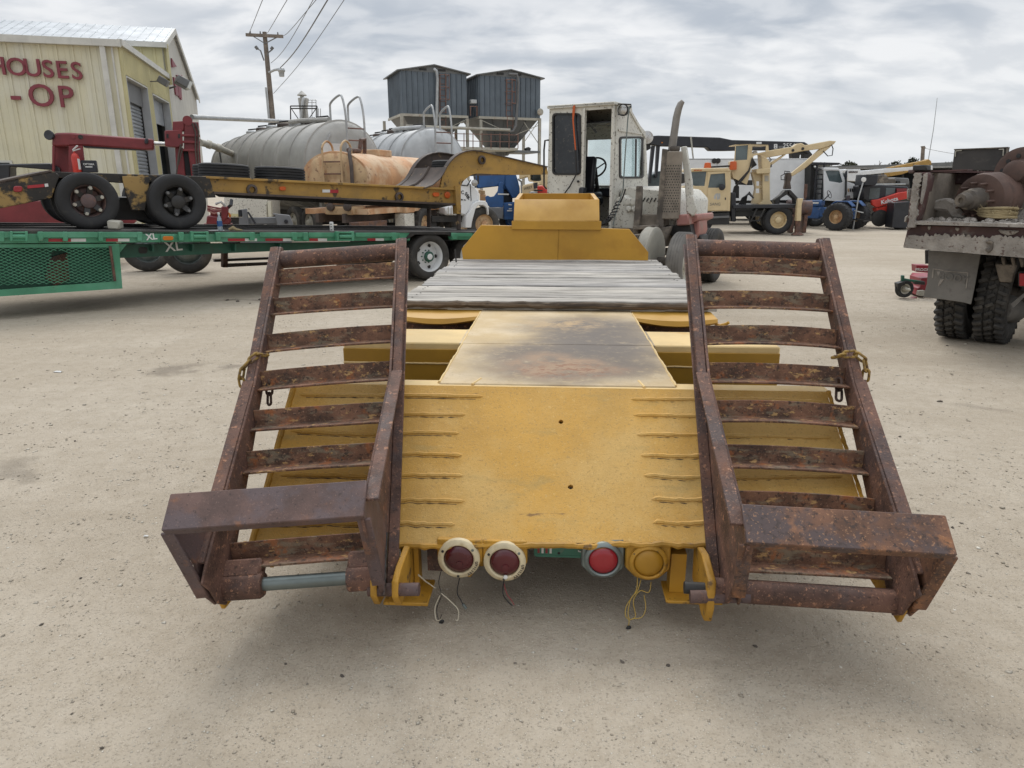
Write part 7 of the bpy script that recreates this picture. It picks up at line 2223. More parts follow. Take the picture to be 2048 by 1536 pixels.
    fr.slab(Z([(943, 276), (990, 274), (985, 400), (937, 404)]), 1.55, 1.6, 'cabin_back', 'black_paint', t)
    fr.slab(Z([(1102, 320), (1135, 318), (1140, 350), (1100, 350)]), .9, 1.2, 'seat_cover', 'tape_white', t, bevel=.03)
    fr.slab(Z([(1060, 265), (1078, 265), (1068, 400), (1050, 400)]), .545, .62, 'cabin_post', 'cream_paint', t)
    # boom, stick, grapple
    fr.slab(Z([(1145, 360), (1150, 338), (1300, 305), (1450, 282), (1490, 255), (1530, 250), (1560, 268), (1780, 228), (1838, 232), (1815, 262), (1700, 302), (1560, 318), (1240, 378), (1170, 385)]), .85, 1.1, 'boom', 'cream_paint', t, bevel=.02)
    fr.slab(Z([(1250, 425), (1375, 350), (1390, 352), (1265, 445)]), .9, 1.05, 'lift_cylinder', 'cream_paint', t, bevel=.01)
    fr.slab(Z([(1800, 268), (1780, 290), (1560, 475), (1445, 548), (1425, 530), (1560, 420), (1690, 305)]), .88, 1.06, 'stick', 'cream_paint', t, bevel=.02)
    for u, v in ((1450, 315), (1538, 300), (1250, 455)):
        c = fr.on(1260 + u / 4.452, 230 + v / 4.452, .85)
        B().lathe([(.05, -.01), (.05, .02), (0, .02)], c, (0, -1, 0), 12).build('pin', 'black_iron', t)
    fr.slab(Z([(1398, 512), (1438, 512), (1442, 560), (1430, 600), (1440, 660), (1375, 660), (1390, 600), (1388, 560)]), .85, 1.1, 'rotator', 'brown_iron', t, bevel=.03)
    fr.slab(Z([(1385, 665), (1408, 672), (1405, 705), (1340, 745), (1330, 800), (1290, 800), (1285, 755), (1340, 715)]), .8, 1.15, 'grapple_jaw', 'black_iron', t, bevel=.02)
    fr.slab(Z([(1410, 672), (1430, 665), (1490, 730), (1510, 760), (1500, 800), (1470, 800), (1465, 750), (1415, 705)]), .8, 1.15, 'grapple_jaw', 'black_iron', t, bevel=.02)
    for pts in ([(1400, 515), (1345, 540), (1345, 575), (1390, 578)], [(1425, 505), (1375, 500), (1375, 520), (1400, 525)], [(1720, 320), (1760, 365), (1800, 360), (1808, 300), (1795, 265)], [(1240, 378), (1258, 400), (1240, 420)]):
        fr.pipe([(p[0], p[1], .8) for p in Z(pts)], .018, 'hose', 'wire_black', t, 6)
    for k in range(7):
        fr.pipe([(p[0], p[1], .5 + .03 * k) for p in Z([(1090 + 6 * k, 380 + 10 * k), (1060 - 4 * k, 500), (1000 - 12 * k, 580), (930 + 6 * k, 640), (905 + 10 * k, 740)])], .025, 'hose', 'wire_black', t, 6)
    for k in range(5):
        fr.pipe([(p[0], p[1], .6 + .03 * k) for p in Z([(970 + 14 * k, 800), (1000 + 10 * k, 740 - 6 * k), (1060, 705 - 5 * k), (1100, 740)])], .028, 'hose', 'wire_black', t, 6)
    fr.slab(Z([(960, 540), (985, 540), (985, 580), (1090, 580), (1095, 625), (950, 620)]), .6, .9, 'valve_bank', 'black_iron', t, bevel=.02)
    # outrigger leg
    og = fr.slab(Z([(1500, 745), (1545, 742), (1530, 800), (1525, 945), (1478, 945), (1488, 820)]), -.25, -.05, 'outrigger', 'cream_paint', t, bevel=.02)
    fr.slab(Z([(1480, 935), (1520, 935), (1512, 1045), (1472, 1045)]), -.22, -.08, 'outrigger_ram', 'rust', t, bevel=.01)
    q = fr.on(1260 + 1492 / 4.452, 230 + 1050 / 4.452, -.15)
    B().lathe([(.06, .12), (.20, .03), (.22, 0), (0, 0)], (q.x, -.15, 0.0), (0, 0, 1), 16).build('outrigger_foot', 'rust', t)
    # rusted roller standing behind the grapple
    f2 = Fr((at(1600, 370, 27.2).x, 27.2, 0), R(-10))
    r = f2.thing('steel_drum', 'rust brown steel drum lying on its side behind the outrigger', 'drum')
    P0, P1 = f2.on(1260 + 1395 / 4.452, 230 + 822 / 4.452), f2.on(1260 + 1610 / 4.452, 230 + 830 / 4.452)
    rr_ = abs(f2.on(1600, 230 + 755 / 4.452).z - f2.on(1600, 230 + 893 / 4.452).z) / 2
    B().lathe([(0, 0), (rr_, 0), (rr_, .05), (rr_ * .985, .06), (rr_ * .985, (P1 - P0).length - .06), (rr_, (P1 - P0).length - .05), (rr_, (P1 - P0).length), (0, (P1 - P0).length)], P0, P1 - P0, 40).build('drum_shell', 'rust_foot', r)
    for x in (P0.x + .2, P1.x - .2):
        B().span((x - .06, -.3, 0), (x + .06, .3, P0.z - rr_ * .9)).build('skid', 'rust', r)
    return Z


build_grapple_truck()


def build_far_right():
    Z = zm(1260, 230, 4.452)
    Z7 = zm(1580, 170, 4.376)
    ZK = zm(1640, 290, 8.086)
    # black crane truck with long boom
    fr = Fr((at(1450, 370, 36).x, 36, 0), R(2))
    t = fr.thing('crane_truck', 'long black folded crane boom with white print above the white body', 'crane')
    fr.slab(Z([(178, 188), (250, 182), (800, 200), (910, 222), (1555, 240), (1585, 258), (1610, 292), (1590, 345), (1560, 330), (1450, 310), (930, 316), (860, 318), (720, 318), (690, 288), (250, 275), (180, 262)]), 0, .6, 'boom', 'black_paint', t, bevel=.03)
    fr.slab(Z([(1440, 330), (1600, 320), (1625, 350), (1615, 388), (1445, 390)]), .1, .5, 'boom_hinge', 'black_iron', t, bevel=.05, holes=[Z([(1515, 352), (1550, 352), (1548, 385), (1510, 385)])])
    fr.slab(Z([(140, 215), (180, 205), (185, 300), (150, 318), (140, 290)]), .1, .45, 'boom_tip', 'black_iron', t, bevel=.03)
    c = fr.on(1260 + 150 / 4.452, 230 + 200 / 4.452, .0)
    B().lathe([(.3, -.05), (.3, .05), (.12, .08), (0, .08)], c, (0, -1, 0), 18).build('sheave', 'chrome', t)
    for L_ in ([(195, 275), (225, 275), (185, 610), (165, 605)], [(240, 275), (268, 275), (245, 560), (225, 560)]):
        fr.slab(Z(L_), .1, .35, 'support_leg', 'black_paint', t)
    fr.slab(Z([(535, 195), (550, 195), (570, 395), (560, 395)]), -.05, .0, 'strap', 'frame_pale', t)
    fr.slab(Z([(1125, 240), (1172, 240), (1172, 258), (1125, 258)]), -.012, .0, 'decal', 'tape_white', t)
    fr.slab(Z([(1282, 258), (1312, 258), (1312, 298), (1282, 298)]), -.012, .0, 'decal', 'tape_white', t, holes=[Z([(1290, 266), (1304, 266), (1304, 272), (1290, 272)]), Z([(1290, 282), (1304, 282), (1304, 290), (1290, 290)])])
    fr.slab(Z([(1322, 276), (1375, 274), (1375, 292), (1322, 294)]), -.012, .0, 'decal', 'lamp_grey', t)
    text('2554', .30, 'lettering', 'tape_white', t, .006, .004, fr.on(1260 + 1415 / 4.452, 230 + 275 / 4.452, -.01), (PI / 2, 0, 0), kind='stuff')
    fr.slab(Z([(278, 250), (285, 236), (294, 250)]), -.012, .0, 'decal', 'amber', t)
    fr.slab(Z([(140, 560), (260, 500), (320, 500), (320, 900), (140, 900)]), .4, 2.2, 'crane_cab', 'glass_sky', t, bevel=.05)
    fr.slab(Z([(140, 700), (1500, 720), (1500, 850), (140, 860)]), .5, 2.4, 'chassis', 'black_iron', t)
    for u in (260, 520, 800, 1100, 1400):
        c = fr.on(1260 + u / 4.452, 420, .6)
        wheel('w', .52, .3, .3, 'rubber', 'lamp_grey', t, (c.x, .5, .515), (0, -1, 0), holes=0, studs=0)
    # white van body
    fr = Fr((at(1500, 370, 32).x, 32, 0), R(-3))
    t = fr.thing('box_truck_body', 'large plain white box body behind the grapple crane', 'truck body')
    fr.slab(Z([(524, 388), (1622, 392), (1612, 752), (524, 770)]), 0, .05, 'side_panel', 'white_paint', t)
    A = fr.on(1260 + 524 / 4.452, 230 + 388 / 4.452)
    D = fr.on(1260 + 1622 / 4.452, 230 + 392 / 4.452)
    z1 = fr.on(1500, 230 + 760 / 4.452).z
    B().span((A.x, .05, z1), (A.x + .05, 2.4, D.z)).build('end_panel', 'white_paint', t)
    B().span((D.x - .05, .05, z1), (D.x - .0, 2.4, D.z - .02)).build('end_panel', 'white_paint', t)
    B().span((A.x, .0, D.z - .03), (D.x + .02, 2.4, D.z + .03)).build('roof', 'white_paint', t)
    for u in (775, 1240):
        fr.slab(Z([(u, 395), (u + 4, 395), (u + 2, 750), (u - 2, 750)]), -.015, .0, 'seam', 'galv', t)
    c = fr.on(1260 + 750 / 4.452, 230 + 408 / 4.452, -.02)
    for dx in (0, .16):
        B().lathe([(.11, 0), (.11, .03), (0, .04)], c + Vector((dx, 0, 0)), (0, -1, 0), 14).build('vent', 'black_iron', t)
    B().span((A.x + .2, .3, .5), (D.x, 2.1, z1)).build('under_frame', 'black_iron', t)
    for x in (A.x + 1, D.x - 1.2):
        wheel('w', .5, .28, .3, 'rubber', 'white_paint', t, (x, .3, .496), (0, -1, 0), holes=0, studs=0)
    # white highway truck
    fr = Fr((at(1680, 370, 31).x, 31, 0), R(4))
    t = fr.thing('white_truck', 'white long nosed truck behind the blue tractor', 'truck')
    win = Z7([(312, 752), (430, 745), (462, 850), (440, 858), (345, 842)])
    fr.slab(Z7([(298, 725), (425, 728), (448, 760), (492, 842), (560, 865), (612, 905), (632, 960), (632, 1030), (600, 1045), (570, 995), (500, 985), (440, 1020), (298, 1010)]), 0, .08, 'cab_side', 'white_paint', t, bevel=.01, holes=[win])
    fr.slab(Z7([(448, 765), (492, 845), (560, 865), (612, 905), (632, 960), (632, 1030), (600, 1045), (560, 990), (480, 990)]), .08, 1.9, 'bonnet', 'white_paint', t, bevel=.06)
    fr.slab(win, .03, .04, 'window_pane', 'glass_sky', t)
    fr.slab(Z7([(296, 722), (425, 724), (446, 755), (430, 752), (298, 748)]), -.02, 1.9, 'roof', 'white_paint', t, bevel=.03)
    fr.slab(Z7([(298, 750), (316, 750), (316, 1005), (298, 1005)]), .08, 1.9, 'cab_back', 'white_paint', t)
    fr.slab(Z7([(316, 850), (440, 860), (440, 1000), (316, 1000)]), .1, 1.8, 'cab_body', 'white_paint', t)
    for k, m_ in enumerate(('cap_rust', 'black_iron', 'black_iron')):
        fr.slab(Z7([(506 + k * 17, 905), (517 + k * 17, 905), (519 + k * 17, 938), (508 + k * 17, 932)]), -.02, .0, 'hood_vent', m_, t)
    fr.slab(Z7([(482, 780), (500, 745), (506, 745), (500, 835), (486, 830)]), -.3, -.2, 'mirror', 'black_paint', t, bevel=.02)
    fr.pipe([(p[0], p[1], -.1) for p in Z7([(490, 830), (488, 940), (485, 985)])], .04, 'mast_wire', 'black_iron', t, 6)
    for L_ in ([(185, 690), (210, 690), (205, 1000), (175, 1000)],):
        fr.slab(Z7(L_), .4, 1.8, 'rack', 'black_iron', t)
    for u in (228, 292):
        fr.pipe([(p[0], p[1], .2) for p in Z7([(u + 10, 690), (u - 16, 1000)])], .045, 'ladder_side', 'black_paint', t, 6)
    for k in range(6):
        v = 740 + k * 42
        fr.pipe([(p[0], p[1], .2) for p in Z7([(232 - k * 3, v), (292 - k * 3, v)])], .03, 'ladder_rung', 'black_paint', t, 6)
    fr.slab(Z7([(195, 675), (430, 680), (450, 692), (420, 700), (195, 698)]), .2, 2.0, 'canopy', 'black_paint', t)
    fr.slab(Z7([(180, 1000), (640, 1010), (640, 1090), (180, 1090)]), .3, 1.7, 'chassis', 'black_iron', t)
    for u in (240, 560):
        c = fr.on(1580 + u / 4.376, 420, .1)
        wheel('w', .52, .3, .3, 'rubber', 'lamp_grey', t, (c.x, .25, .515), (0, -1, 0), holes=0, studs=0)
        wheel('w', .52, .3, .3, 'rubber', 'lamp_grey', t, (c.x, 1.75, .515), (0, 1, 0), holes=0, studs=0)
    # blue farm tractor seen from the rear quarter
    g0 = gnd(1672, 460.5)
    fr = Fr((g0.x, g0.y, 0), R(42))
    t = fr.thing('farm_tractor', 'old blue farm tractor with fat lugged rear tyres and rusty exhaust', 'tractor')
    t.scale = (.78, .78, .78)     # local x across the axle (near tyre at 0), local y forwards
    for x in (0.0, 2.05):
        to, ro = wheel('w', .66, .62, .33, 'rubber', 'cap_rust', t, (x, 0, .655), (-1 if x < 1 else 1, 0, 0), dish=.12, holes=0, studs=8, groove=.012, deep=.22)
        for k in range(22):
            an = 2 * PI * k / 22
            for s_ in (-1, 1):
                p0_ = Vector((x + s_ * .02, math.cos(an) * .66, .655 + math.sin(an) * .66))
                an2 = an + .22
                p1_ = Vector((x + s_ * .30, math.cos(an2) * .64, .655 + math.sin(an2) * .64))
                B().bar(p0_ - Vector((x, 0, .655)), p1_ - Vector((x, 0, .655)), .045, .05, (0, math.cos(an), math.sin(an))).build('lug', 'rubber', to)
    B().cyl((.3, 0, .66), (1.8, 0, .66), .14).build('axle_housing', 'blue_tractor', t)
    B().box((1.03, -.05, .75), (.5, .6, .62)).build('gear_case', 'blue_tractor', t, bevel=.08)
    B().box((1.03, .75, .82), (.40, 1.2, .5)).build('gear_case', 'blue_tractor', t, bevel=.05)
    B().box((1.03, 2.05, .80), (.46, 1.5, .62)).build('engine', 'blue_tractor', t, bevel=.05)
    B().prism([(1.30, 1.12), (2.95, 1.08), (2.95, 1.28), (2.6, 1.40), (1.5, 1.44), (1.30, 1.40)], .76, 1.30, 'yz').build('bonnet', 'blue_tractor', t, bevel=.05)
    for x in (.755, 1.305):
        B().prism([(1.4, 1.25), (2.9, 1.22), (2.9, 1.30), (1.4, 1.33)], x - .004, x + .004, 'yz').build('bonnet_stripe', 'tape_white', t)
    for x in (.42, 1.64):
        B().prism([(-.55, 1.20), (-.3, 1.42), (.3, 1.42), (.55, 1.20), (.55, 1.15), (.3, 1.36), (-.3, 1.36), (-.55, 1.15)], x - .2, x + .2, 'yz').build('fender', 'blue_tractor', t, bevel=.01)
    B().box((1.03, .28, 1.33), (.46, .40, .10)).build('seat', 'black_paint', t, bevel=.04)
    B().box((1.03, .06, 1.52), (.44, .08, .32)).build('seat_back', 'black_paint', t, bevel=.03)
    B().tube([(1.03 + .2 * math.cos(a), 1.02 + .08 * math.sin(a), 1.72 + .18 * math.sin(a)) for a in [2 * PI * i / 20 for i in range(20)]], .018, 6, closed=True).build('steering_wheel', 'black_iron', t)
    B().cyl((1.03, 1.02, 1.72), (1.03, 1.35, 1.35), .03, n=8).build('steering_column', 'black_iron', t)
    B().cyl((.86, 2.2, 1.35), (.86, 2.2, 1.55), .04, n=10).build('exhaust', 'rust', t)
    B().cyl((.86, 2.2, 1.55), (.83, 2.22, 2.22), .085, n=14).build('exhaust', 'rust', t)
    for x in (.2, 1.86):
        wheel('w', .40, .24, .24, 'rubber', 'frame_pale', t, (x, 2.62, .395), (-1 if x < 1 else 1, 0, 0), holes=0, studs=6)
    B().bar((.2, 2.62, .5), (1.86, 2.62, .5), .12, .12).build('front_axle', 'blue_tractor', t)
    for x in (.72, 1.34):
        B().bar((x, -.2, .55), (x + (x - 1.03) * .4, -1.05, .48), .05, .07).build('lift_arm', 'black_iron', t)
    B().bar((1.03, -.3, .95), (1.03, -.8, .85), .04, .04).build('top_link', 'tape_white', t)
    B().bar((.60, -1.0, .46), (1.46, -1.0, .46), .07, .07).build('draw_bar', 'black_iron', t)
    # red compact track loader with lettered arm
    g0 = gnd(1760, 455)
    fr = Fr((g0.x, 29.5, 0), R(-6))
    t = fr.thing('track_loader', 'red and black track loader with white lettering on its arm', 'loader')
    fr.slab(Z7([(640, 880), (800, 872), (1035, 888), (1040, 1010), (940, 1010), (720, 1040), (640, 1000)]), .3, 1.6, 'cab', 'black_paint', t, bevel=.04)
    fr.slab(Z7([(700, 905), (790, 900), (780, 1000), (690, 1000)]), .285, .298, 'cab_window', 'glass_sky', t)
    fr.slab(Z7([(840, 900), (920, 900), (915, 960), (835, 975)]), .285, .298, 'cab_window', 'glass_sky', t)
    fr.slab(Z7([(664, 782), (775, 786), (765, 860), (740, 882), (650, 880)]), -.2, .9, 'roof_visor', 'black_paint', t, bevel=.02)
    arm = fr.slab(Z7([(720, 1008), (780, 1000), (960, 940), (1030, 932), (1030, 995), (950, 1012), (800, 1062), (760, 1075), (720, 1050)]), 0, .2, 'loader_arm', 'red_bright', t, bevel=.02)
    q = fr.on(1580 + 870 / 4.376, 170 + 1012 / 4.376, -.012)
    text('Kubota', .22, 'lettering', 'tape_white', t, .006, .006, q, (PI / 2, R(-15), 0), kind='stuff')
    fr.slab(Z7([(755, 1078), (930, 1040), (925, 1130), (760, 1110)]), .05, .5, 'body', 'red_bright', t, bevel=.02)
    fr.slab(Z7([(935, 905), (1025, 905), (1025, 940), (935, 950)]), .2, .6, 'rear_door', 'red_paint', t)
    tr = fr.slab(Z7([(745, 1130), (780, 1105), (960, 1130), (980, 1190), (940, 1222), (790, 1222), (748, 1185)]), .1, .55, 'track', 'rubber', t, bevel=.03)
    c = fr.on(1580 + 785 / 4.376, 170 + 1165 / 4.376, .05)
    B().lathe([(.33, 0), (.33, .05), (.22, .07), (0, .07)], c, (0, -1, 0), 24).build('idler', 'black_iron', tr)
    fr.slab(Z7([(915, 1030), (1050, 1020), (1055, 1120), (1040, 1255), (888, 1250), (905, 1110)]), -.8, -.1, 'bucket', 'black_paint', t, bevel=.02)
    B().cyl((fr.on(1580 + 920 / 4.376, 455, -.4).x, -.4, .20), (fr.on(1580 + 1040 / 4.376, 455, -.4).x, -.4, .20), .20, n=20).build('tail_roller', 'rubber', t)
    c = fr.on(1580 + 645 / 4.376, 170 + 828 / 4.376, -1.2)
    t2 = thing('round_mirror', 'round white mirror on a bent stalk beside the white truck nose', 'mirror', fr.m @ Vector((c.x, c.y, 0)))
    B().lathe([(0, -.03), (.09, -.02), (.09, .02), (0, .04)], (0, 0, c.z), (0, 1, 0), 18).build('mirror_face', 'tape_white', t2)
    B().tube([(0, 0.02, c.z - .1), (-.1, .03, c.z - .7), (-.15, .05, 0)], .025, 6).build('stalk', 'galv', t2)
    # crane with white and yellow boom
    fr = Fr((at(1760, 370, 42).x, 42, 0), R(3))
    t = fr.thing('mobile_crane', 'white and yellow crane with boom lowered behind the red loader', 'crane')
    fr.slab(Z7([(500, 738), (620, 738), (620, 845), (505, 840)]), -.2, 1.2, 'cabinet', 'white_paint', t, bevel=.03)
    text('KERSMAN', .12, 'lettering', 'ink_dark', t, .006, .006, fr.on(1580 + 553 / 4.376, 170 + 762 / 4.376, -.22), (PI / 2, 0, 0), kind='stuff')
    fr.slab(Z7([(440, 740), (500, 735), (500, 860), (450, 830)]), .2, 1.2, 'cab', 'white_paint', t, bevel=.05)
    fr.slab(Z7([(462, 770), (488, 765), (488, 820), (466, 815)]), .18, .198, 'cab_window', 'glass_sky', t)
    fr.slab(Z7([(618, 752), (900, 728), (1250, 705), (1250, 742), (900, 765), (618, 790)]), .2, .8, 'boom', 'white_paint', t, bevel=.02)
    fr.slab(Z7([(870, 722), (1190, 660), (1215, 648), (1238, 668), (1240, 700), (1200, 706), (880, 728)]), .3, .7, 'boom_jib', 'yellow_worn', t, bevel=.02)
    fr.slab(Z7([(830, 770), (1000, 752), (1100, 742), (980, 782), (860, 802), (832, 795)]), .1, .5, 'luffing_ram', 'yellow_worn', t, bevel=.02)
    fr.slab(Z7([(500, 845), (1050, 840), (1050, 900), (500, 900)]), .3, 2.2, 'carrier', 'black_iron', t)
    for u in (560, 700, 860, 980):
        c = fr.on(1580 + u / 4.376, 420, .4)
        wheel('w', .6, .4, .34, 'rubber', 'lamp_grey', t, (c.x, .4, .595), (0, -1, 0), holes=0, studs=0)
    fr.pipe([(p[0], p[1], .4) for p in Z7([(880, 735), (1100, 690), (1215, 655)])], .04, 'hoist_rope', 'black_iron', t, 5)
    # grey machine between them
    fr = Fr((at(1790, 370, 35).x, 35, 0), R(0))
    t = fr.thing('grey_machine', 'grey engine block machine showing above the red loader', 'machine')
    fr.slab(Z7([(770, 790), (850, 782), (860, 815), (930, 820), (930, 870), (770, 872)]), 0, 1.2, 'housing', 'mud_iron', t, bevel=.05)
    fr.slab(Z7([(920, 808), (1045, 815), (1045, 880), (920, 880)]), .2, 1.4, 'housing', 'lamp_grey', t, bevel=.05)
    fr.slab(Z7([(935, 840), (965, 838), (965, 880), (935, 880)]), .1, .2, 'grille', 'black_iron', t)
    fr.slab(Z7([(770, 870), (1045, 870), (1045, 1200), (770, 1200)]), .2, 1.2, 'base', 'black_iron', t)
    for pts in ([(690, 870), (1010, 868)],):
        fr.pipe([(p[0], p[1], -.2) for p in Z7(pts)], .035, 'rail', 'galv', t, 6)
    # long open shed on the horizon
    fr = Fr((at(1900, 370, 75).x, 75, 0), R(-4))
    t = fr.thing('open_shed', 'long low grey roofed shed open at the front, along the horizon', 'shed')
    fr.slab(Z7([(300, 712), (430, 708), (760, 700), (2300, 640), (2300, 690), (760, 722), (300, 722)]), -.5, 12, 'roof', 'silo_grey', t)
    fr.slab(Z7([(300, 722), (760, 722), (2300, 690), (2300, 706), (760, 732), (300, 730)]), -.4, 11, 'fascia', 'galv', t)
    fr.slab(Z7([(300, 732), (2300, 706), (2300, 960), (300, 960)]), 9, 9.4, 'back_wall', 'dark_room', t)
    for u in range(340, 2300, 130):
        fr.slab(Z7([(u, 728), (u + 6, 728), (u + 6, 940), (u, 940)]), 0, .3, 'post', 'black_iron', t)
    # short pole and whip antenna
    fr = Fr((at(1844, 370, 70).x, 70, 0))
    t = fr.thing('far_pole', 'short grey pole with a stub crossarm beyond the shed roof', 'utility pole')
    B().cyl((fr.on(1843, 380).x, 0, 0), fr.on(1846.5, 292), .22, .16, 10).build('pole', 'wood_pole', t)
    fr.slab([(1843, 292.5), (1852, 295), (1852, 297), (1843, 294.5)], -.15, .0, 'crossarm', 'wood_pole', t)
    p0_, p1_ = at(1857, 318, 30), at(1874.5, 196, 30)
    o = B().tube([Vector((0, 0, 0)), (p1_ - p0_) * .5 + Vector((.03, 0, 0)), p1_ - p0_], [.016, .013, .009], 6).build('whip_antenna', 'galv')
    o.location = p0_
    tag(o, 'tall thin whip antenna leaning against the clouds', 'antenna')
    p0_, p1_ = at(1852, 297, 70), at(2048, 309, 60)
    o = B().tube([(p1_ - p0_) * (i / 12) - Vector((0, 0, .35 * math.sin(PI * i / 12))) for i in range(13)], .018, 4).build('power_line', 'lamp_grey')
    o.location = p0_
    tag(o, 'faint line running from the short pole over the dump truck', 'power line')


build_far_right()


# ---------------------------------------------------------------- bare trees on the horizon
M['twig'] = wm('bare_twig', (0.13, 0.105, 0.085), 0.2, 0.9)
M['dark_leaf'] = wm('dark_leaf', (0.06, 0.065, 0.04), 0.3, 0.9)


def build_tree(name, label, px, vtop, Y, spread, leafy, seed):
    rg = random.Random(seed)
    base = at(px, 372, Y)
    base.z = 0
    h = at(px, vtop, Y).z
    t = thing(name, label, 'tree', base, group='trees along the horizon')
    B().tube([(0, 0, -.2), (.1, 0, h * .25), (.0, .1, h * .5)], [.28, .2, .13], 7).build('trunk', 'wood_pole', t)
    b = B()

    def grow(p, d, L, r, dep):
        q = p + d * L
        b.tube([p, (p + q) / 2 + Vector((rg.uniform(-.1, .1) * L, rg.uniform(-.1, .1) * L, 0)), q], [r, r * .8, r * .55], 3, cap=False)
        if dep == 0:
            if leafy:
                for _ in range(9):
                    c = q + Vector((rg.gauss(0, .22), rg.gauss(0, .22), rg.gauss(0, .18)))
                    s_ = rg.uniform(.12, .25)
                    n_ = Vector((rg.gauss(0, 1), rg.gauss(0, 1), rg.gauss(0, 1))).normalized()
                    u_ = n_.orthogonal().normalized() * s_
                    w_ = n_.cross(u_)
                    leaf.add([c - u_, c + w_ * .6, c + u_, c - w_ * .6], [(0, 1, 2, 3)])
            return
        for _ in range(3 if dep > 1 else 4):
            e = (d + Vector((rg.gauss(0, .45) * spread, rg.gauss(0, .45) * spread, rg.uniform(-.1, .4)))).normalized()
            grow(q if rg.random() < .7 else (p + q) / 2, e, L * rg.uniform(.6, .8), r * .55, dep - 1)
    leaf = B()
    for k in range(8):
        a = 2 * PI * k / 8 * 2.4 + rg.random()
        grow(Vector((0, 0, h * (.25 + .05 * k))), Vector((math.cos(a) * .55 * spread, math.sin(a) * .55 * spread, .9)).normalized(), h * .15, .13, 3)
    if leafy:
        b.v and b.build('branches', 'twig', t, smooth=0)
        leaf.build('crown', 'dark_leaf', t, smooth=0)
    else:
        b.build('crown', 'twig', t, smooth=0)


for i, (nm, lb, px, vt, Y, sp, lf) in enumerate((
        ('bare_tree', 'bare grey tree standing over the shed roof left of the short pole', 1748, 315, 105, 1.2, False),
        ('leafy_tree', 'dull olive tree beside the bare tree over the shed roof', 1786, 321, 110, 1.3, True),
        ('leafy_tree', 'low dark tree just beyond the white truck roof', 1688, 322, 105, 1.1, True),
        ('bare_tree', 'thin bare tree between the short pole and the dark board', 1900, 312, 105, 1.0, False),
        ('bare_tree', 'bare tree peeping out behind the big rusty drum', 2018, 308, 100, 1.0, False),
        ('leafy_tree', 'small scrubby tree close to the short pole', 1822, 319, 112, 1.1, True),
        ('leafy_tree', 'round olive tree beyond the black crane boom', 1640, 324, 115, 1.3, True))):
    build_tree(nm, lb, px, vt, Y, sp, lf, 40 + i)
# ---------------------------------------------------------------- mud caked dump truck at the edge of the yard
M['crust'] = wm('concrete_crust', (0.33, 0.30, 0.265), 0.15, 0.95, 0.0, [((0.20, 0.175, 0.15), 9, 0.5, 0.66, None, 0.7), ((0.10, 0.06, 0.05), 26, 0.60, 0.67, None, 0.9), ((0.44, 0.41, 0.37), 30, 0.6, 0.72, None, 0.6)], [(45, 0.9, 0.015), (14, 0.6, 0.02)], vscale=5)
M['maroon'] = wm('maroon_iron', (0.085, 0.042, 0.038), 0.25, 0.65, 0.0, [((0.20, 0.175, 0.15), 6, 0.52, 0.68, None, 0.75), ((0.05, 0.03, 0.028), 9, 0.55, 0.7, None, 0.7)], [(50, 0.4, 0.004)])
M['drum_rust'] = wm('drum_rust', (0.105, 0.062, 0.048), 0.2, 0.75, 0.0, [((0.065, 0.045, 0.038), 5, 0.5, 0.68, None, 0.7), ((0.17, 0.12, 0.095), 9, 0.58, 0.72, None, 0.5)], [(70, 0.3, 0.003)])
M['mower_red'] = wm('mower_red', (0.27, 0.022, 0.035), 0.12, 0.4)
M['board_black'] = wm('board_black', (0.04, 0.036, 0.033), 0.3, 0.6, 0.0, [((0.12, 0.105, 0.09), 4, 0.52, 0.7, (1, 1, 3), 0.6)])


def ragged(u0, u1, v0, v1, amp, n, seed):
    """a wandering edge from (u0, v0) to (u1, v1)"""
    rg = random.Random(seed)
    return [(u0 + (u1 - u0) * i / n, v0 + (v1 - v0) * i / n + rg.uniform(-amp, amp)) for i in range(n + 1)]


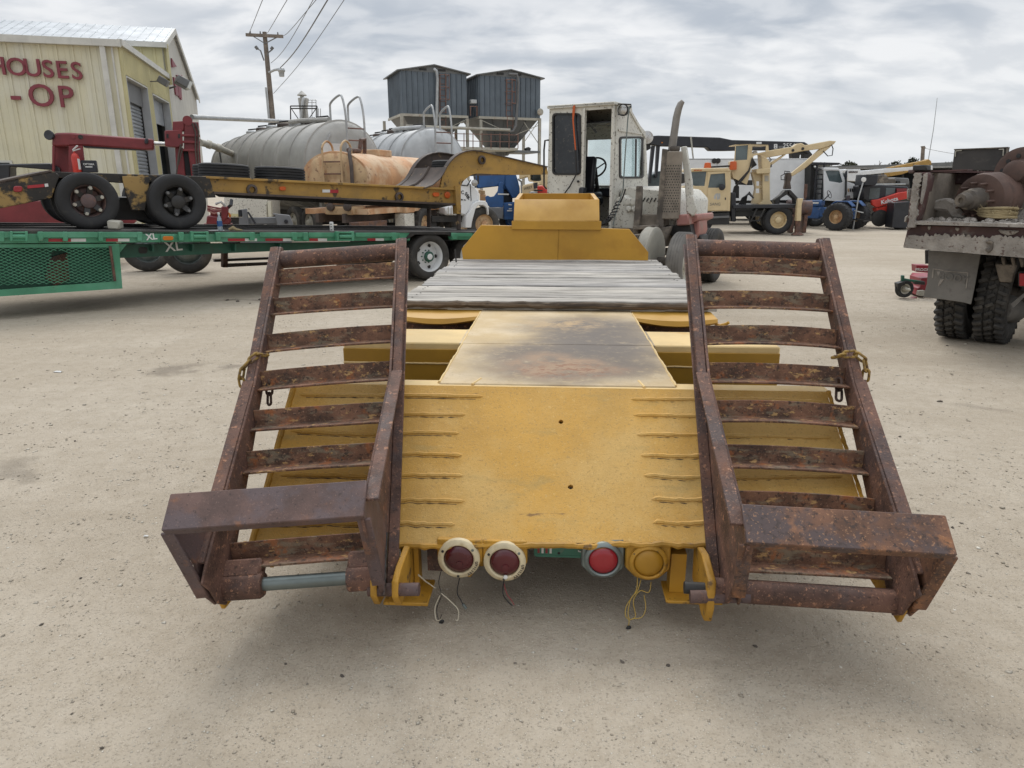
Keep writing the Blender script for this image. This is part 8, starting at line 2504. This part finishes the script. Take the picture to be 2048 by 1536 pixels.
def build_dump_truck():
    Z = zm(1760, 280, 3.657)
    g0 = gnd(1905, 671)
    fr = Fr((g0.x, g0.y, 0), R(-45))
    t = fr.thing('dump_truck', 'mud caked maroon dump truck seen from behind with scrap axles in its bed', 'truck')
    y0 = -.9
    S_ = lambda L, ya, yb, n, m, b=0.0, **k: fr.slab(Z(L), ya, yb, n, m, t, bevel=b, **k)
    S_([(200, 650), (250, 622), (1053, 640), (1500, 655), (1500, 895), (1053, 858), (340, 800), (168, 785)], y0, y0 + .10, 'rear_apron', 'maroon', .008)
    # splattered concrete along the apron
    edge = ragged(250, 1500, 690, 725, 16, 90, 5)
    S_(edge + [(1500, 900), (1053, 862), (340, 803), (172, 788), (195, 700)], y0 - .035, y0 - .002, 'concrete_crust', 'crust')
    for L in ([(345, 628), (372, 630), (360, 662), (348, 655)], [(545, 640), (580, 642), (572, 668), (552, 664)], [(860, 655), (1020, 665), (980, 690), (930, 702), (880, 680)]):
        S_(L, y0 - .03, y0 - .002, 'concrete_lump', 'crust', .01)
    S_(ragged(245, 1500, 592, 630, 3, 60, 9) + [(1500, 650), (1053, 640), (245, 618)], y0 - .10, y0 + .35, 'floor_lip', 'crust')
    S_([(250, 235), (345, 235), (352, 262), (340, 330), (318, 420), (296, 520), (270, 600), (245, 640), (196, 650), (200, 560), (222, 400)], y0 - .06, y0 + .18, 'corner_post', 'maroon', .012)
    lft = ragged(262, 205, 240, 640, 5, 26, 3)
    lft = [(250 - 50 * i / 26 + random.Random(i).uniform(-7, 7), 240 + 400 * i / 26) for i in range(27)]
    rgt = [(300 - 45 * i / 26 + random.Random(i + 50).uniform(-10, 10), 240 + 400 * i / 26) for i in range(27)]
    S_(lft + rgt[::-1], y0 - .11, y0 - .058, 'concrete_crust', 'crust')
    S_([(318, 250), (340, 240), (335, 330), (300, 470), (292, 460)], y0 - .10, y0 - .058, 'concrete_crust', 'crust')
    S_([(238, 182), (342, 182), (342, 224), (238, 224)], y0 - .05, y0 + .1, 'latch_box', 'black_iron', .01)
    S_([(203, 218), (250, 216), (250, 242), (203, 244)], y0 - .05, y0 + .1, 'latch_plate', 'maroon', .01)
    S_([(255, 225), (640, 214), (640, 222), (340, 238), (255, 240)], y0 + .1, y0 + .3, 'latch_rod', 'maroon')
    S_([(193, 355), (222, 355), (218, 440), (193, 445)], y0 + .0, y0 + .2, 'latch_pad', 'crust', .02)
    # splash rubber strands at the left corner
    for L in ([(180, 560), (212, 545), (190, 600), (175, 605)], [(185, 640), (205, 630), (215, 655), (190, 652)]):
        S_(L, y0 - .05, y0 + .02, 'torn_rubber', 'crust', .01)
    # bed: floor, left wall, front wall, header
    A = fr.on(*Z([(262, 600)])[0], y0)
    top = fr.on(*Z([(345, 240)])[0], y0).z
    B().span((A.x, y0 + .3, A.z - .12), (A.x + 2.3, 2.6, A.z - .01)).build('bed_floor', 'crust', t)
    B().span((A.x, y0 + .1, A.z), (A.x + .06, 2.6, top)).build('bed_wall', 'mud', t)
    B().span((A.x, 2.55, A.z), (A.x + 2.3, 2.6, top + .1)).build('bed_front', 'mud_iron', t)
    B().span((A.x + 2.25, y0 + .1, A.z), (A.x + 2.3, 2.6, top)).build('bed_wall', 'mud', t)
    S_([(345, 232), (1500, 246), (1500, 350), (960, 342), (440, 322), (380, 285)], .1, .5, 'header_beam', 'maroon', .02)
    S_([(345, 222), (1500, 238), (1500, 250), (345, 236)], -.1, .4, 'header_rail', 'maroon')
    S_([(350, 270), (420, 318), (352, 358)], -.1, .05, 'wall_gusset', 'crust', .01)
    S_([(332, 462), (400, 440), (480, 422), (540, 450), (610, 545), (622, 580), (520, 572), (482, 520), (400, 516), (350, 490)], -.55, -.4, 'rubble_slab', 'crust', .02)
    S_([(985, 560), (1053, 495), (1400, 520), (1400, 640), (985, 600)], -.3, -.1, 'rubble_slab', 'crust', .02)
    rg = random.Random(4)
    for k in range(46):
        q = fr.on(*Z([(rg.uniform(330, 1040), rg.uniform(572, 606))])[0], y0 + rg.uniform(.1, .4))
        s_ = rg.uniform(.015, .045)
        b = B().lathe([(0, -s_), (s_ * .8, -s_ * .5), (s_, .1 * s_), (s_ * .6, s_ * .7), (0, s_ * .8)], (q.x, q.y, A.z + s_ * .5), (rg.uniform(-.4, .4), rg.uniform(-.4, .4), 1), 6)
        b.build('rubble', 'crust', t, smooth=10)
    S_([(705, 226), (912, 240), (910, 248), (700, 236)], .05, .1, 'white_rail', 'frame_pale')
    for k in range(9):
        u = 712 + k * 24
        S_([(u, 224 + k * 1.6), (u + 4, 224 + k * 1.6), (u + 4, 250 + k), (u, 250 + k)], .02, .05, 'rail_peg', 'frame_pale')
    # board standing at the front of the bed
    fb = S_([(545, 65), (932, 52), (906, 225), (525, 220)], 1.4, 1.46, 'head_board', 'board_black', .006)
    S_([(540, 66), (935, 50), (936, 57), (541, 73)], 1.38, 1.48, 'board_edge', 'mud_iron')
    S_([(926, 54), (935, 52), (909, 226), (900, 226)], 1.38, 1.48, 'board_edge', 'mud_iron')
    for L in ([(550, 76), (597, 72), (597, 79), (556, 83), (552, 122), (545, 122)], [(868, 65), (907, 63), (903, 115), (895, 115), (899, 71), (868, 72)]):
        S_(L, 1.385, 1.399, 'board_mark', 'frame_pale')
    # chassis below, mudflap, wheels
    B().span((A.x + .92, -.15, .60), (A.x + 1.75, 4.5, A.z - .14)).build('chassis', 'black_iron', t)
    S_([(355, 806), (735, 836), (722, 900), (690, 1080), (664, 1203), (610, 1188), (470, 1168), (315, 1150), (342, 1050), (352, 920)], -.62, -.60, 'mudflap', 'mud_grey', .004)
    mf = t.children[-1]
    S_([(328, 806), (354, 806), (352, 905), (330, 905)], -.55, -.5, 'flap_bracket', 'black_iron')
    text('BODY', .105, 'lettering', 'mud_grey', mf, .012, .003, fr.on(*Z([(535, 1008)])[0], -.625), (PI / 2, R(6), 0), kind='stuff')
    for L in ([(385, 938), (465, 950), (465, 958), (391, 946)], [(385, 938), (393, 944), (388, 1010), (378, 1006)], [(470, 955), (645, 968), (645, 974), (470, 961)], [(640, 968), (646, 968), (632, 1085), (626, 1085)], [(415, 962), (450, 962), (445, 1000), (430, 985), (425, 1000)], [(440, 1020), (470, 1016), (430, 1070), (424, 1060)]):
        S_(L, -.63, -.619, 'flap_mark', 'crust')
    r = .525
    q2 = fr.i @ gnd(1985, 684)
    for k, (x, y) in enumerate(((0.02, 0.05), (.40, 0.05), (1.95, .05), (2.33, .05))):
        to, ro = wheel('w', r - .018, .30, .30, 'rubber_dusty', 'mud_iron', t, (x, y, r - .004), (-1 if k == 0 else 1, 0, 0), holes=0, studs=0, deep=.10, dish=.06)
        if k < 2:
            for i in range(34):
                a = 2 * PI * i / 34
                for j, (o_, w_) in enumerate(((-.10, .085), (0, .075), (.10, .085))):
                    an = a + (.09 if j == 1 else 0) + .02 * j
                    c = Vector((o_, math.cos(an) * (r - .017), math.sin(an) * (r - .017)))
                    m_ = Matrix.Rotation(an, 3, 'X') @ Euler((0, 0, .25 if j != 1 else -.3)).to_matrix()
                    B().box(c, (w_ * 1.06, .072, .040), Matrix.Rotation(an, 3, 'X') @ Euler((.3 if j != 1 else -.35, 0, 0) if False else (0, (.35 if j == 0 else -.35 if j == 2 else .5), 0)).to_matrix()).build('tread_block', 'rubber_dusty', to, bevel=.006)
    B().cyl((.2, .05, r), (2.2, .05, r), .10, n=16).build('axle', 'mud_iron', t)
    c = fr.on(*Z([(905, 1235)])[0], -.15)
    B().lathe([(0, -.10), (.10, -.09), (.145, -.02), (.15, .12), (.18, .2), (.16, .4), (0, .42)], c, (0.1, 1, 0), 24).build('hub_reduction', 'mud_grey', t)
    S_([(840, 905), (1000, 915), (965, 1045), (872, 1038)], -.5, -.45, 'bracket_plate', 'mud_iron', .01)
    for u in (880, 950, 1010):
        S_([(u, 855), (u + 28, 858), (u + 38, 930), (u + 20, 935)], -.5, -.4, 'hook', 'mud_iron', .01)
    S_([(1008, 962), (1075, 968), (1075, 1085), (1008, 1072)], -.62, -.50, 'tail_lamp', 'black_iron', .01)
    S_(rrect(1018, 975, 1070, 1068, 8), -.64, -.62, 'lamp_lens', 'lens_bright', .006)
    S_([(955, 1200), (1053, 1120), (1060, 1140), (975, 1230)], -.4, -.36, 'brake_hose', 'mud_grey')
    # scrap axle hubs lying in the bed
    P = fr.m @ fr.on(*Z([(800, 425)])[0], -.35)
    rel = (fr.m.to_3x3() @ Vector((-.30, -.95, -.04))).normalized()
    h = thing('axle_hub', 'brown rusted axle hub with wheel studs lying in the dump bed', 'axle hub', P, group='scrap axle hubs in the dump bed')
    h['label'] = 'large brown rusted brake drum with studded hub nose pointing out of the dump bed'
    B().lathe([(.20, -.22), (.245, -.20), (.262, -.10), (.262, .02), (.255, .03), (.262, .04), (.262, .12), (.25, .18), (.19, .20), (.10, .20)], (0, 0, 0), rel, 40).build('brake_drum', 'drum_rust', h)
    B().lathe([(.115, .20), (.115, .30), (.10, .32), (.10, .38), (.075, .40), (.075, .47), (.062, .50), (.03, .50), (.03, .47)], (0, 0, 0), rel, 28).build('hub_nose', 'mud_iron', h)
    u_ = rel.orthogonal().normalized()
    w_ = rel.cross(u_)
    for k in range(10):
        a = 2 * PI * k / 10
        q = rel * .19 + (u_ * math.cos(a) + w_ * math.sin(a)) * .165
        B().cyl(q, q + rel * .13, .012, n=8).build('wheel_stud', 'drum_rust', h)
    P = fr.m @ fr.on(*Z([(1030, 235)])[0], -.2)
    h2 = thing('axle_hub', 'tall rusty drum face with bolt holes at the edge of the dump bed', 'axle hub', P, group='scrap axle hubs in the dump bed')
    rel = (fr.m.to_3x3() @ Vector((-.25, -.95, .05))).normalized()
    B().lathe([(.24, -.15), (.255, -.05), (.25, .03), (.20, .04), (.13, .03), (.11, .05), (.11, .14), (.07, .16), (0, .16)], (0, 0, 0), rel, 40).build('drum_face', 'drum_rust', h2)
    u_ = rel.orthogonal().normalized()
    w_ = rel.cross(u_)
    for k in range(10):
        a = 2 * PI * k / 10
        B().lathe([(.022, .036), (.022, .044), (0, .045)], (u_ * math.cos(a) + w_ * math.sin(a)) * .165, rel, 10).build('bolt_hole', 'black_iron', h2)
    B().cyl(-rel * .15, -rel * 1.2 + Vector((.2, .1, -.1)), .09, n=14).build('axle_tube', 'mud_iron', h2)
    # frayed coil of rope
    P = fr.m @ fr.on(*Z([(850, 578)])[0], y0 + .25)
    rc = thing('rope_coil', 'frayed tan rope coil lying on the dump bed edge', 'rope', P, R(-45))
    for k in range(9):
        o = .016 * (k % 3)
        a0 = k * .7
        pts = [((.17 - .012 * (k % 4)) * math.cos(a + a0), .07 * math.sin(a + a0), .02 + .026 * (k // 2) * .6 + .03 * math.sin(a * .5 + k) ** 2) for a in [2 * PI * i / 22 for i in range(22)]]
        B().tube(pts, .014, 6, closed=True).build('rope_turn', 'rope', rc)
    b = B()
    for k in range(150):
        a = rg.uniform(0, 2 * PI)
        p = Vector((.16 * math.cos(a), .07 * math.sin(a), .05 + rg.random() * .05))
        b.tube([p, p + Vector((rg.gauss(0, .02), -.02 + rg.gauss(0, .02), rg.gauss(.01, .02)))], .003, 3)
    b.build('rope_strands', 'rope', rc, kind='stuff')
    # hanging hook shape on the apron
    S_([(765, 745), (800, 730), (828, 745), (822, 800), (795, 828), (768, 812), (775, 790), (800, 795), (808, 760), (785, 755)], y0 - .07, y0 - .034, 'tow_hook', 'mud_iron', .008)


build_dump_truck()


# ---------------------------------------------------------------- red mower half hidden by the mudflap
def build_mower():
    Z = zm(1760, 280, 3.657)
    g0 = gnd(1808, 595)
    fr = Fr((g0.x, g0.y, 0), R(-8))
    t = fr.thing('mower', 'red finishing mower with small caster wheel half hidden behind the grey mudflap', 'mower')
    c = fr.on(*Z([(178, 1110)])[0], 0)
    wheel('w', .135, .09, .08, 'rubber', 'frame_pale', t, (c.x, .02, .134), (.25, -1, 0), holes=0, studs=0, hub=.025, dish=.02, groove=.004)
    S = lambda L, ya, yb, n, m, b=.006: fr.slab(Z(L), ya, yb, n, m, t, bevel=b)
    S([(128, 1050), (180, 1035), (186, 1060), (150, 1075), (150, 1110), (132, 1090)], -.06, .08, 'caster_fork', 'black_iron')
    S([(160, 992), (180, 990), (182, 1042), (160, 1045)], -.01, .05, 'caster_post', 'green_dark')
    S([(160, 1010), (300, 1030), (300, 1046), (162, 1028)], 0, .05, 'caster_arm', 'green_dark')
    S([(255, 1030), (330, 1035), (330, 1060), (255, 1055)], .0, .1, 'caster_arm', 'black_iron')
    S([(266, 915), (360, 917), (360, 972), (268, 965)], .1, .3, 'name_plate', 'mower_red')
    text('PROGRESSIVE', .062, 'lettering', 'tape_white', t, .003, .001, fr.on(*Z([(352, 950)])[0], .095), (PI / 2, 0, 0), kind='stuff')
    S([(300, 1012), (360, 1005), (372, 1150), (270, 1135), (275, 1085), (296, 1075)], .15, .6, 'deck_side', 'mower_red')
    S([(285, 1105), (330, 1100), (330, 1145), (280, 1140)], .05, .14, 'skid', 'frame_pale')
    S([(215, 1165), (272, 1148), (276, 1225), (215, 1228)], .02, .14, 'hitch_box', 'red_paint')
    S([(262, 1160), (420, 1170), (430, 1185), (270, 1185)], .04, .12, 'draw_bar', 'red_paint')
    S([(150, 1212), (218, 1210), (218, 1220), (150, 1222)], .05, .10, 'hitch_pin', 'brown_iron', .002)
    S([(180, 1180), (215, 1165), (215, 1190), (188, 1200)], .05, .10, 'hitch_jaw', 'brown_iron')
    S([(385, 1180), (420, 1180), (430, 1215), (395, 1205)], .2, .3, 'discharge_lip', 'green_paint')
    for x in (.75, 1.6):
        q = fr.on(*Z([(330, 1100)])[0], .8)
        wheel('w', .135, .09, .08, 'rubber', 'frame_pale', t, (q.x + x, .8, .134), (.25, -1, 0), holes=0, studs=0, hub=.025, dish=.02, groove=.004)
    q = fr.on(*Z([(340, 1080)])[0], .5)
    B().span((q.x, .3, .12), (q.x + 1.6, 1.2, .26)).build('deck', 'mower_red', t, bevel=.02)


build_mower()


# ---------------------------------------------------------------- litter
def scrap(name, label, u, v, w, d, mat, cat):
    p = gnd(u, v)
    b = B()
    n = 6
    vs, fs = [], []
    for i in range(n + 1):
        for j in range(4):
            x, y = -w / 2 + w * i / n, -d / 2 + d * j / 3
            vs.append((x + .004 * mnoise.noise(Vector((i, j, u))), y, .006 + .012 * abs(mnoise.noise(Vector((i * .9, j * .9, v))))))
    for i in range(n):
        for j in range(3):
            a = i * 4 + j
            fs.append((a, a + 4, a + 5, a + 1))
    k = len(vs)
    vs += [(x, y, z - .002) for x, y, z in vs]
    fs += [tuple(i + k for i in f[::-1]) for f in fs]
    o = b.add(vs, fs).build(name, mat, smooth=60)
    o.location = (p.x, p.y, gheight(p.x, p.y))
    o.rotation_euler = (0, 0, R(-10))
    tag(o, label, cat)


scrap('paper_scrap', 'crumpled white paper scrap lying on open gravel', 116, 741, .085, .035, 'tape_white', 'paper')
scrap('paper_scrap', 'tiny white scrap on the gravel beside the crooked ramp foot', 292, 1072, .022, .012, 'tape_white', 'paper')


def build_litter():
    """darker stones, clods and leaf bits scattered over the yard"""
    rg = random.Random(12)
    spots = [(1052, 1183, .016), (941, 1256, .018), (1510, 1292, .018), (1244, 1320, .014), (1336, 1328, .012), (684, 1346, .012), (1470, 1240, .014), (1850, 1180, .014), (500, 605, .03), (520, 598, .04), (455, 600, .05), (475, 602, .05), (545, 590, .04), (160, 1150, .012), (980, 715, .012), (1105, 650, .012), (1640, 920, .015), (1905, 1055, .013), (1750, 900, .02), (1800, 870, .02), (1895, 690, .02), (150, 880, .014), (225, 640, .02), (90, 560, .03), (1480, 560, .02), (1880, 800, .03), (330, 700, .02)]
    for _ in range(16):
        spots.append((rg.uniform(20, 2030), rg.uniform(560, 1500), rg.uniform(.005, .012)))
    b = B()
    for u, v, s in spots:
        s *= .55
        p = gnd(u, v)
        if abs(p.x) < 1.4 and p.y > 2.4:
            continue
        z = gheight(p.x, p.y)
        m = Matrix.Translation((p.x, p.y, z + s * .3)) @ Euler((rg.uniform(-.5, .5), rg.uniform(-.5, .5), rg.uniform(0, 6))).to_matrix().to_4x4()
        l = B().lathe([(0, -s * .5), (s * .9, -s * .25), (s, .15 * s), (s * .55, s * .45), (0, s * .5)], (0, 0, 0), (0, 0, 1), 7)
        l.v = [tuple(Vector(q) * rg.uniform(.75, 1.25)) for q in l.v]
        l.xf(m @ Matrix.Diagonal((rg.uniform(.8, 1.6), 1, 1, 1)))
        b.add(l.v, l.f)
    b.build('dark_pebbles', 'clod', smooth=20, kind='stuff')


M['clod'] = wm('dark_clod', (0.115, 0.098, 0.08), 0.3, 0.95)
build_litter()
